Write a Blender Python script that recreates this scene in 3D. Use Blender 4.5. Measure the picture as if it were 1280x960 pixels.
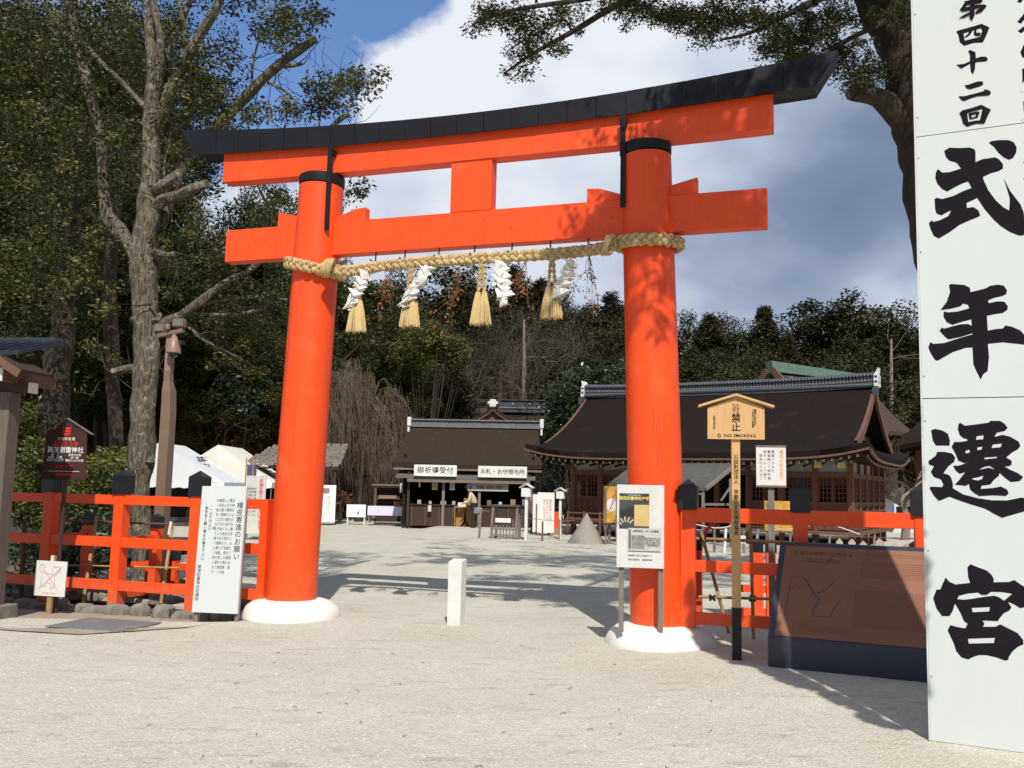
import bpy, math, random
import numpy as np
from mathutils import Vector, Matrix, noise
from mathutils.geometry import tessellate_polygon
random.seed(7); rng = np.random.default_rng(7)
R = math.radians; PI = math.pi
S = bpy.context.scene; COL = S.collection
for o in list(bpy.data.objects): bpy.data.objects.remove(o)

# ---------------------------------------------------------------- camera
CAM_H = 1.55; FPX = 1144.2; PITCH = 0.1129; ROLL = 0.0215
cd = bpy.data.cameras.new('camera'); cam = bpy.data.objects.new('camera', cd); COL.objects.link(cam)
cd.sensor_width = 36; cd.lens = 36*FPX/1280; cd.clip_end = 1500; cd.clip_start = .05
cam.matrix_world = Matrix.Translation((0, 0, CAM_H)) @ Matrix.Rotation(PI/2+PITCH, 4, 'X') @ Matrix.Rotation(ROLL, 4, 'Z')
S.camera = cam
# ---------------------------------------------------------------- sun and sky
SUN_AZ, SUN_EL = R(173.5), R(47.5)           # towards the sun, clockwise from +Y
sun_dir = Vector((math.sin(SUN_AZ)*math.cos(SUN_EL), math.cos(SUN_AZ)*math.cos(SUN_EL), math.sin(SUN_EL)))
sd = bpy.data.lights.new('sun', 'SUN'); sd.energy = 4.6; sd.angle = R(.53); sd.color = (1, .955, .88)
so = bpy.data.objects.new('sun', sd); COL.objects.link(so)
so.rotation_euler = (-sun_dir).to_track_quat('-Z', 'Y').to_euler()
S.view_settings.view_transform = 'Standard'; S.view_settings.look = 'None'
S.view_settings.exposure = 0.12; S.view_settings.gamma = 1
S.cycles.max_bounces = 6; S.cycles.transparent_max_bounces = 6
W_ = bpy.data.worlds.new('World'); S.world = W_; W_.use_nodes = True
nt = W_.node_tree; nt.nodes.clear()
def N(t, k, **kw):
    n = t.nodes.new(k)
    for a, b in kw.items():
        if hasattr(n, a): setattr(n, a, b)
    return n
def L(t, a, b): t.links.new(a, b)
def vmath(t, op, a, b=None):
    n = N(t, 'ShaderNodeVectorMath', operation=op)
    for i, q in enumerate((a, b)):
        if q is None: continue
        if isinstance(q, (tuple, list)): n.inputs[i].default_value = q
        else: L(t, q, n.inputs[i])
    return n
def fmath(t, op, a, b=0., clamp=False):
    n = N(t, 'ShaderNodeMath', operation=op, use_clamp=clamp)
    for i, q in enumerate((a, b)):
        if isinstance(q, (int, float)): n.inputs[i].default_value = q
        else: L(t, q, n.inputs[i])
    return n.outputs[0]
def ramp(t, f, stops):
    n = N(t, 'ShaderNodeValToRGB'); e = n.color_ramp.elements
    while len(e) < len(stops): e.new(.5)
    for i, (p, c) in enumerate(stops):
        e[i].position = p; e[i].color = (*c, 1) if len(c) == 3 else c
    L(t, f, n.inputs[0]); return n.outputs[0]
def mixc(t, f, a, b, mode='MIX'):
    n = N(t, 'ShaderNodeMix', data_type='RGBA', blend_type=mode)
    for sk, q in ((0, f), (6, a), (7, b)):
        if isinstance(q, (int, float)): n.inputs[sk].default_value = q
        elif isinstance(q, tuple): n.inputs[sk].default_value = (*q, 1) if len(q) == 3 else q
        else: L(t, q, n.inputs[sk])
    return n.outputs[2]
def noi(t, vec, sc, det=4, rough=.55, dist=0):
    n = N(t, 'ShaderNodeTexNoise'); n.inputs['Scale'].default_value = sc; n.inputs['Detail'].default_value = det
    n.inputs['Roughness'].default_value = rough; n.inputs['Distortion'].default_value = dist
    if vec is not None: L(t, vec, n.inputs['Vector'])
    return n.outputs[0]
sky = N(nt, 'ShaderNodeTexSky', sky_type='NISHITA'); sky.sun_disc = False
sky.sun_elevation = SUN_EL; sky.sun_rotation = SUN_AZ; sky.air_density = 1.0; sky.dust_density = .6; sky.ozone_density = 2.0
bg1 = N(nt, 'ShaderNodeBackground'); bg1.inputs[1].default_value = .125
L(nt, mixc(nt, 1., sky.outputs[0], (.88, 1.0, 1.20), 'MULTIPLY'), bg1.inputs[0])
tc = N(nt, 'ShaderNodeTexCoord'); D = tc.outputs['Generated']
sp = N(nt, 'ShaderNodeSeparateXYZ'); L(nt, D, sp.inputs[0])
zz = fmath(nt, 'ADD', fmath(nt, 'ABSOLUTE', sp.outputs[2]), .75)
dv = vmath(nt, 'SCALE', D); L(nt, fmath(nt, 'DIVIDE', 1., zz), dv.inputs[3])
pv = dv.outputs[0]
n_big = noi(nt, vmath(nt, 'ADD', pv, (3.1, .4, 7)).outputs[0], 3.6, 9, .58, .1)
n_med = noi(nt, vmath(nt, 'ADD', pv, (9.1, 5.4, 2)).outputs[0], 4.2, 6, .46, .05)
def lobe(d, k):       # smooth lobe round a sky direction
    v = Vector(d).normalized()
    q = vmath(nt, 'DOT_PRODUCT', D, tuple(v)).outputs['Value']
    return fmath(nt, 'POWER', fmath(nt, 'MAXIMUM', q, 0.), k)
blue_a = lobe((-.33, 1, .46), 100); blue_b = lobe((-.16, 1, .64), 190)
cov = fmath(nt, 'SUBTRACT', fmath(nt, 'ADD', n_big, .30), fmath(nt, 'ADD', fmath(nt, 'MULTIPLY', blue_a, .46), fmath(nt, 'MULTIPLY', blue_b, .52)))
cmask = ramp(nt, cov, [(.50, (0, 0, 0)), (.575, (1, 1, 1))])
lit = fmath(nt, 'ADD', fmath(nt, 'ADD', fmath(nt, 'MULTIPLY', n_med, 1.7), -.32), fmath(nt, 'SUBTRACT', fmath(nt, 'MULTIPLY', lobe((-.13, 1, .48), 50), .44), .12))
lit = fmath(nt, 'ADD', lit, fmath(nt, 'MULTIPLY', lobe((.14, 1, .46), 60), .18))
lit = fmath(nt, 'ADD', lit, fmath(nt, 'MULTIPLY', lobe((.34, 1, .41), 160), .20))
lit = fmath(nt, 'SUBTRACT', lit, fmath(nt, 'MULTIPLY', lobe((.40, 1, .29), 160), .16))
lit = fmath(nt, 'ADD', lit, fmath(nt, 'MULTIPLY', lobe((.28, 1, .12), 60), .27))
ccol = ramp(nt, lit, [(.02, (.17, .22, .345)), (.26, (.22, .28, .42)), (.46, (.36, .43, .58)), (.66, (.60, .66, .78)), (.90, (.84, .87, .93))])
bg2 = N(nt, 'ShaderNodeBackground'); bg2.inputs[1].default_value = .92; L(nt, ccol, bg2.inputs[0])
mx = N(nt, 'ShaderNodeMixShader'); L(nt, cmask, mx.inputs[0]); L(nt, bg1.outputs[0], mx.inputs[1]); L(nt, bg2.outputs[0], mx.inputs[2])
wo = N(nt, 'ShaderNodeOutputWorld'); L(nt, mx.outputs[0], wo.inputs[0])

# ---------------------------------------------------------------- helpers
def srgb(r, g, b):
    f = lambda c: ((c/255)/12.92 if c/255 <= .04045 else (((c/255)+.055)/1.055)**2.4)
    return (f(r), f(g), f(b))
MATS = {}
def mat(name, c1, c2=None, scale=8., rough=.7, bump=0., bscale=40., detail=4, stretch=None, metal=0., spec=.4, c3=None, s3=1.5, f3=.5, coat=0.):
    if name in MATS: return MATS[name]
    m = bpy.data.materials.new(name); m.use_nodes = True; t = m.node_tree; t.nodes.clear()
    p = N(t, 'ShaderNodeBsdfPrincipled'); o = N(t, 'ShaderNodeOutputMaterial'); L(t, p.outputs[0], o.inputs[0])
    c = N(t, 'ShaderNodeTexCoord'); v = c.outputs['Object']
    if stretch:
        mp = N(t, 'ShaderNodeMapping'); mp.inputs['Scale'].default_value = stretch; L(t, v, mp.inputs[0]); v = mp.outputs[0]
    c2 = c2 or tuple(x*.82 for x in c1)
    col = mixc(t, ramp(t, noi(t, v, scale, detail, .6), [(.32, (0, 0, 0)), (.68, (1, 1, 1))]), c1, c2)
    if c3: col = mixc(t, ramp(t, noi(t, c.outputs['Object'], s3, 5, .65), [(f3, (0, 0, 0)), (f3+.12, (1, 1, 1))]), col, c3)
    L(t, col, p.inputs['Base Color'])
    p.inputs['Roughness'].default_value = rough; p.inputs['Metallic'].default_value = metal
    p.inputs['Specular IOR Level'].default_value = spec; p.inputs['Coat Weight'].default_value = coat
    if bump:
        b = N(t, 'ShaderNodeBump'); b.inputs['Strength'].default_value = bump; b.inputs['Distance'].default_value = .01
        L(t, noi(t, v, bscale, 5, .6), b.inputs['Height']); L(t, b.outputs[0], p.inputs['Normal'])
    MATS[name] = m; return m
def leafmat(name, cols, rough=.45, trans=.25, spec=.35):
    if name in MATS: return MATS[name]
    m = bpy.data.materials.new(name); m.use_nodes = True; t = m.node_tree; t.nodes.clear()
    a = N(t, 'ShaderNodeAttribute'); a.attribute_name = 'tint'
    n = len(cols)-1
    c = ramp(t, a.outputs['Fac'], [(i/n, x) for i, x in enumerate(cols)])
    p = N(t, 'ShaderNodeBsdfPrincipled'); L(t, c, p.inputs['Base Color']); p.inputs['Roughness'].default_value = rough
    p.inputs['Specular IOR Level'].default_value = spec
    tr = N(t, 'ShaderNodeBsdfTranslucent'); L(t, c, tr.inputs[0])
    mx = N(t, 'ShaderNodeMixShader'); mx.inputs[0].default_value = trans
    L(t, p.outputs[0], mx.inputs[1]); L(t, tr.outputs[0], mx.inputs[2])
    o = N(t, 'ShaderNodeOutputMaterial'); L(t, mx.outputs[0], o.inputs[0])
    MATS[name] = m; return m

class MB:
    def __init__(s): s.v = []; s.f = []; s.smooth = []
    def add(s, vs, fs, sm=False):
        b = len(s.v); s.v += [tuple(p) for p in vs]; s.f += [tuple(i+b for i in f) for f in fs]; s.smooth += [sm]*len(fs); return s
    def box(s, x0, x1, y0, y1, z0, z1, tf=None, bev=0.):
        if bev:
            vs = []
            for z, q in ((z0, bev), (z0+bev, 0), (z1-bev, 0), (z1, bev)):
                vs += [(x0+q, y0+q, z), (x1-q, y0+q, z), (x1-q, y1-q, z), (x0+q, y1-q, z)]
            fs = [(3, 2, 1, 0), (12, 13, 14, 15)]
            for k in range(3):
                for i in range(4): fs.append((4*k+i, 4*k+(i+1) % 4, 4*k+4+(i+1) % 4, 4*k+4+i))
        else:
            vs = [(x0, y0, z0), (x1, y0, z0), (x1, y1, z0), (x0, y1, z0), (x0, y0, z1), (x1, y0, z1), (x1, y1, z1), (x0, y1, z1)]
            fs = [(3, 2, 1, 0), (4, 5, 6, 7), (0, 1, 5, 4), (1, 2, 6, 5), (2, 3, 7, 6), (3, 0, 4, 7)]
        if tf: vs = [tf @ Vector(p) for p in vs]
        return s.add(vs, fs)
    def bar(s, a, b, w, h=None, up=(0, 0, 1)):      # box beam between two points
        h = h or w; a, b = Vector(a), Vector(b); d = (b-a).normalized(); u = Vector(up)
        if abs(d.dot(u)) > .95: u = Vector((0, 1, 0))
        sd_ = d.cross(u).normalized(); u = sd_.cross(d)
        vs = [p+sd_*i*w/2+u*j*h/2 for p in (a, b) for i, j in ((-1, -1), (1, -1), (1, 1), (-1, 1))]
        return s.add(vs, [(3, 2, 1, 0), (4, 5, 6, 7), (0, 1, 5, 4), (1, 2, 6, 5), (2, 3, 7, 6), (3, 0, 4, 7)])
    def tube(s, pts, rad, n=8, cap=True, jit=0., seed=0):
        pts = [Vector(p) for p in pts]
        if not hasattr(rad, '__len__'): rad = [rad]*len(pts)
        vs = []; fs = []; ref = Vector((.13, .97, .2))
        for k, p in enumerate(pts):
            d = (pts[min(k+1, len(pts)-1)]-pts[max(k-1, 0)])
            d = d.normalized() if d.length > 1e-9 else Vector((0, 0, 1))
            if abs(d.dot(ref)) > .93: ref = Vector((1, 0, .1))
            x = d.cross(ref).normalized(); y = d.cross(x)
            for i in range(n):
                a = 2*PI*i/n; r = rad[k]
                if jit: r *= 1+jit*noise.noise(Vector((p.x*3+math.cos(a)*1.3+seed, p.y*3+math.sin(a)*1.3, p.z*3)))
                vs.append(p+(x*math.cos(a)+y*math.sin(a))*r)
        for k in range(len(pts)-1):
            for i in range(n): fs.append((k*n+i, k*n+(i+1) % n, (k+1)*n+(i+1) % n, (k+1)*n+i))
        if cap: fs += [tuple(range(n))[::-1], tuple(range((len(pts)-1)*n, len(pts)*n))]
        return s.add(vs, fs, True)
    def lathe(s, prof, c=(0, 0), n=24, sx=1, sy=1):
        vs = [(c[0]+r*math.cos(2*PI*i/n)*sx, c[1]+r*math.sin(2*PI*i/n)*sy, z) for r, z in prof for i in range(n)]
        fs = [(k*n+i, k*n+(i+1) % n, (k+1)*n+(i+1) % n, (k+1)*n+i) for k in range(len(prof)-1) for i in range(n)]
        fs += [tuple(range(n))[::-1], tuple(range((len(prof)-1)*n, len(prof)*n))]
        return s.add(vs, fs, True)
    def prism(s, poly, y0, y1, tf=None):            # polygon in x,z pushed from y0 to y1
        n = len(poly); vs = [(x, y0, z) for x, z in poly]+[(x, y1, z) for x, z in poly]
        fs = [tuple(range(n)), tuple(range(n, 2*n))[::-1]]+[(i, i+n, (i+1) % n+n, (i+1) % n) for i in range(n)]
        if tf: vs = [tf @ Vector(p) for p in vs]
        return s.add(vs, fs)
    def quad(s, *p): return s.add(p, [tuple(range(len(p)))])
    def build(s, name, m, parent=None, loc=None, rz=0):
        me = bpy.data.meshes.new(name); me.from_pydata(s.v, [], s.f); me.materials.append(m)
        if any(s.smooth): me.polygons.foreach_set('use_smooth', s.smooth); me.set_sharp_from_angle(angle=R(38))
        me.update(); o = bpy.data.objects.new(name, me); COL.objects.link(o)
        if parent: o.parent = parent
        if loc: o.location = loc
        if rz: o.rotation_euler.z = rz
        return o
def tag(o, label, cat, group=None):
    o['label'] = label; o['category'] = cat
    if group: o['group'] = group
    return o
def thing(name, label, cat, loc=(0, 0, 0), rz=0, group=None):
    o = bpy.data.objects.new(name, None); COL.objects.link(o); o.empty_display_size = .2
    o.location = loc; o.rotation_euler.z = rz; return tag(o, label, cat, group)
def structure(o): o['kind'] = 'structure'; return o
def stuff(o): o['kind'] = 'stuff'; return o
def copy_tree(o, parent=None, label=None):
    c = o.copy(); COL.objects.link(c); c.parent = parent
    if label: c['label'] = label
    for ch in list(o.children): copy_tree(ch, c)
    return c
_cp, _sp, _cr, _sr = math.cos(PITCH), math.sin(PITCH), math.cos(ROLL), math.sin(ROLL)
def at(u, v, Y):                # a point of the place, read off the photograph at distance Y
    U, V = u-640, v-480; a = U*_cr+V*_sr; b = -U*_sr+V*_cr
    d = Vector((a/FPX, _cp+b/FPX*_sp, _sp-b/FPX*_cp)); k = Y/d.y
    return Vector((d.x*k, Y, CAM_H+d.z*k))
def curve_pts(pts, k=4):
    P = [Vector(p) for p in pts]; out = []
    for i in range(len(P)-1):
        a, b, c, d = P[max(i-1, 0)], P[i], P[i+1], P[min(i+2, len(P)-1)]
        for j in range(k):
            t = j/k; out.append(.5*((2*b)+(c-a)*t+(2*a-5*b+4*c-d)*t*t+(3*b-a-3*c+d)*t**3))
    return out+[P[-1]]
def lerp_list(r, k): return [r[i]+(r[i+1]-r[i])*j/k for i in range(len(r)-1) for j in range(k)]+[r[-1]]

_dg = None
def text(s, size, m, parent, loc, bold=0., rx=PI/2, rz=0, name='lettering', line=1., align='CENTER', chars=1., sx=1., depth=.0008):
    cu = bpy.data.curves.new('t', 'FONT'); cu.body = s; cu.size = size; cu.align_x = align; cu.align_y = 'CENTER'
    cu.offset = bold; cu.space_line = line; cu.space_character = chars; cu.extrude = depth; cu.resolution_u = 2
    o = bpy.data.objects.new('t', cu); COL.objects.link(o)
    me = bpy.data.meshes.new_from_object(o.evaluated_get(bpy.context.evaluated_depsgraph_get()))
    bpy.data.objects.remove(o); bpy.data.curves.remove(cu)
    me.materials.clear(); me.materials.append(m); me.name = name
    ob = bpy.data.objects.new(name, me); COL.objects.link(ob); ob.parent = parent
    ob.location = loc; ob.rotation_euler = (rx, 0, rz); ob.scale = (sx, 1, 1); return ob
def columns(cols):              # vertical writing, right to left
    n = max(len(c) for c in cols)
    return '\n'.join(''.join((c[i] if i < len(c) else '\u3000') for c in reversed(cols)) for i in range(n))
def inked(polys, m, parent, y, name='lettering', sc=.001):   # polygons with holes printed on a face (x,z)
    mb = MB()
    for k, poly in enumerate(polys):
        rings = [[Vector((x*sc, z*sc, 0)) for x, z in r] for r in poly]; flat = [p for r in rings for p in r]
        mb.add([(p.x, y-.0004*k, p.y) for p in flat], tessellate_polygon(rings))
    return mb.build(name, m, parent)

# foliage: many small diamond leaves round cluster centres
def leaves(name, C, n, spread, size, m, parent=None, seed=1, flat=.35, droop=0., aspect=.5, ctint=None):
    g = np.random.default_rng(seed); C = np.asarray(C, float); K = len(C); T = K*n
    spr = np.asarray(spread, float); spr = np.repeat(np.broadcast_to(spr, (K,)) if spr.ndim < 2 else spr, n, 0)
    off = g.normal(size=(T, 3)); off /= np.linalg.norm(off, axis=1)[:, None]+1e-9
    off *= (g.random(T)**.45)[:, None]; off[:, 2] *= .75
    P = np.repeat(C, n, 0)+off*(spr if spr.ndim == 2 else spr[:, None])
    d = g.normal(size=(T, 3))+off*.8; d[:, 2] = d[:, 2]*.5-droop; d /= np.linalg.norm(d, axis=1)[:, None]
    nn = g.normal(size=(T, 3)); nn[:, 2] += flat*3; sdv = np.cross(d, nn); sdv /= np.linalg.norm(sdv, axis=1)[:, None]+1e-9
    sz = (size*(.6+.8*g.random(T)))[:, None]
    V = np.empty((T, 4, 3)); V[:, 0] = P; V[:, 1] = P+d*sz*.5+sdv*sz*aspect*.5; V[:, 2] = P+d*sz; V[:, 3] = P+d*sz*.5-sdv*sz*aspect*.5
    me = bpy.data.meshes.new(name); me.vertices.add(T*4); me.vertices.foreach_set('co', V.reshape(-1).astype(np.float32))
    me.loops.add(T*4); me.loops.foreach_set('vertex_index', np.arange(T*4, dtype=np.int32))
    me.polygons.add(T); me.polygons.foreach_set('loop_start', np.arange(0, T*4, 4, dtype=np.int32))
    tt = np.clip(g.normal(.48, .12, T)+np.repeat(g.normal(0, .17, K), n)+(0 if ctint is None else np.repeat(np.asarray(ctint), n)), 0, 1)
    at_ = me.attributes.new('tint', 'FLOAT', 'FACE'); at_.data.foreach_set('value', tt.astype(np.float32))
    me.materials.append(m); me.update(); me.validate()
    o = bpy.data.objects.new(name, me); COL.objects.link(o)
    if parent: o.parent = parent
    return o
def twigs(mb, start, d, length, r, depth, g, spread=.7, kids=3, sag=0., n=3, seg=3):
    p = Vector(start); d = Vector(d).normalized(); pts = [p.copy()]; nodes = []
    for i in range(seg):
        d = (d+Vector(g.normal(0, .16, 3))+Vector((0, 0, -sag))).normalized(); p = p+d*length/seg; pts.append(p.copy()); nodes.append((p.copy(), d.copy()))
    mb.tube(pts, [r*(1-.55*i/seg) for i in range(seg+1)], n, cap=False)
    ends = [p.copy()]
    if depth > 0:
        for k in range(kids):
            q, dd = nodes[min(seg-1, int(g.integers(0, seg)) if k else seg-1)]
            nd = (dd+Vector(g.normal(0, spread, 3))).normalized()
            ends += twigs(mb, q, nd, length*g.uniform(.55, .8), r*.5, depth-1, g, spread, kids, sag, n, seg)
    return ends

# ---------------------------------------------------------------- materials
ink = mat('black_ink', (.016, .013, .017), rough=.95, scale=30, spec=.05)
orange = mat('vermilion_paint', (.83, .079, .010), (.77, .068, .009), 3, .42, .12, 60, stretch=(6, 6, .6), spec=.4, c3=(.80, .098, .022), s3=3.0, f3=.57)
t = orange.node_tree; p = next(n for n in t.nodes if n.type == 'BSDF_PRINCIPLED'); src = p.inputs['Base Color'].links[0].from_socket
tcn = N(t, 'ShaderNodeTexCoord'); sp3 = N(t, 'ShaderNodeSeparateXYZ'); L(t, tcn.outputs['Object'], sp3.inputs[0])
spl = fmath(t, 'SUBTRACT', noi(t, tcn.outputs['Object'], 14, 7, .8), fmath(t, 'MULTIPLY', fmath(t, 'ABSOLUTE', sp3.outputs[2]), .55))
L(t, mixc(t, ramp(t, spl, [(.30, (0, 0, 0)), (.52, (.42, .42, .42))]), src, (.46, .20, .10)), p.inputs['Base Color'])      # rain-splashed dust low on the paint
black_metal = mat('black_sheet_metal', (.009, .009, .012), (.012, .0125, .017), 2.5, .5, .15, 8, spec=.22, c3=(.018, .018, .021), s3=1.2, f3=.58)
black_cap = mat('black_copper_cap', (.010, .010, .014), (.016, .016, .02), 8, .4, .1, 30)
plaster = mat('white_plaster', (.74, .72, .67), (.68, .65, .59), 3, .8, .25, 22, c3=(.62, .57, .50), s3=3.5, f3=.64)
white_board = mat('white_board_paint', (.565, .60, .585), (.555, .588, .573), 3, .6, .03, 40, stretch=(3, 3, .6), c3=(.535, .56, .54), s3=1.1, f3=.60)
white_paint = mat('white_paint', (.70, .70, .66), (.60, .59, .55), 6, .6, .2, 30, c3=(.45, .36, .28), s3=5, f3=.66)
rope_m = mat('straw_rope', (.58, .42, .20), (.40, .27, .12), 40, .85, .8, 120, stretch=(1, 1, 1), c3=(.66, .52, .29), s3=14, f3=.52)
straw_m = mat('fresh_straw', (.66, .50, .24), (.50, .35, .15), 60, .8, .5, 160, stretch=(3, 3, .3))
paper_m = mat('white_paper', (.72, .71, .67), (.66, .65, .61), 6, .8)
grey_wood = mat('weathered_grey_wood', (.24, .21, .18), (.15, .125, .105), 5, .85, .5, 30, stretch=(14, 14, .8))
brown_wood = mat('brown_wood', (.16, .085, .05), (.10, .055, .034), 5, .75, .3, 30, stretch=(10, 10, 1))
dark_wood = mat('dark_wood', (.055, .032, .024), (.033, .02, .016), 5, .8, .3, 30, stretch=(8, 8, 1))
new_wood = mat('pale_cedar_wood', (.62, .39, .17), (.52, .30, .12), 4, .55, .15, 30, stretch=(16, 16, .7))
bamboo_m = mat('yellow_bamboo', (.42, .29, .11), (.26, .17, .07), 6, .6, .2, 20, stretch=(1, 1, 1))
bark_roof = mat('cypress_bark_roof', (.052, .036, .026), (.027, .019, .015), 10, 1, 1., 34, detail=9, stretch=(1.6, 1.6, 6), c3=(.050, .045, .030), s3=1.8, f3=.60, spec=.08)
hall_bark = mat('dark_cypress_bark', (.021, .0145, .013), (.011, .0085, .0085), 9, 1, 1., 34, detail=9, stretch=(1.6, 1.6, 6), c3=(.028, .021, .018), s3=1.4, f3=.60, spec=.08)
tile_m = mat('grey_roof_tile', (.062, .067, .082), (.038, .042, .052), 9, .55, .4, 20)
stone_m = mat('grey_stone', (.25, .235, .20), (.15, .14, .12), 6, .9, .8, 18, c3=(.12, .12, .08), s3=3, f3=.55)
granite = mat('dark_granite', (.034, .038, .058), (.026, .029, .046), 90, .32, .05, 90, spec=.5, c3=(.05, .055, .075), s3=60, f3=.6)
bark_l = mat('lichen_bark', (.21, .185, .14), (.026, .021, .016), 13, .98, 2.2, 18, detail=9, stretch=(3.2, 3.2, .45), c3=(.28, .275, .20), s3=11, f3=.55, spec=.1)
bark_d = mat('dark_bark', (.060, .044, .034), (.030, .022, .018), 10, .95, 1., 22, stretch=(3, 3, .8), c3=(.10, .09, .065), s3=2.5, f3=.60)
thicket_m = mat('thicket_twigs', (.085, .064, .052), (.045, .035, .029), 2, .95)
twig_m = mat('grey_brown_twigs', (.20, .16, .125), (.10, .078, .060), 3, .95)
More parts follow.
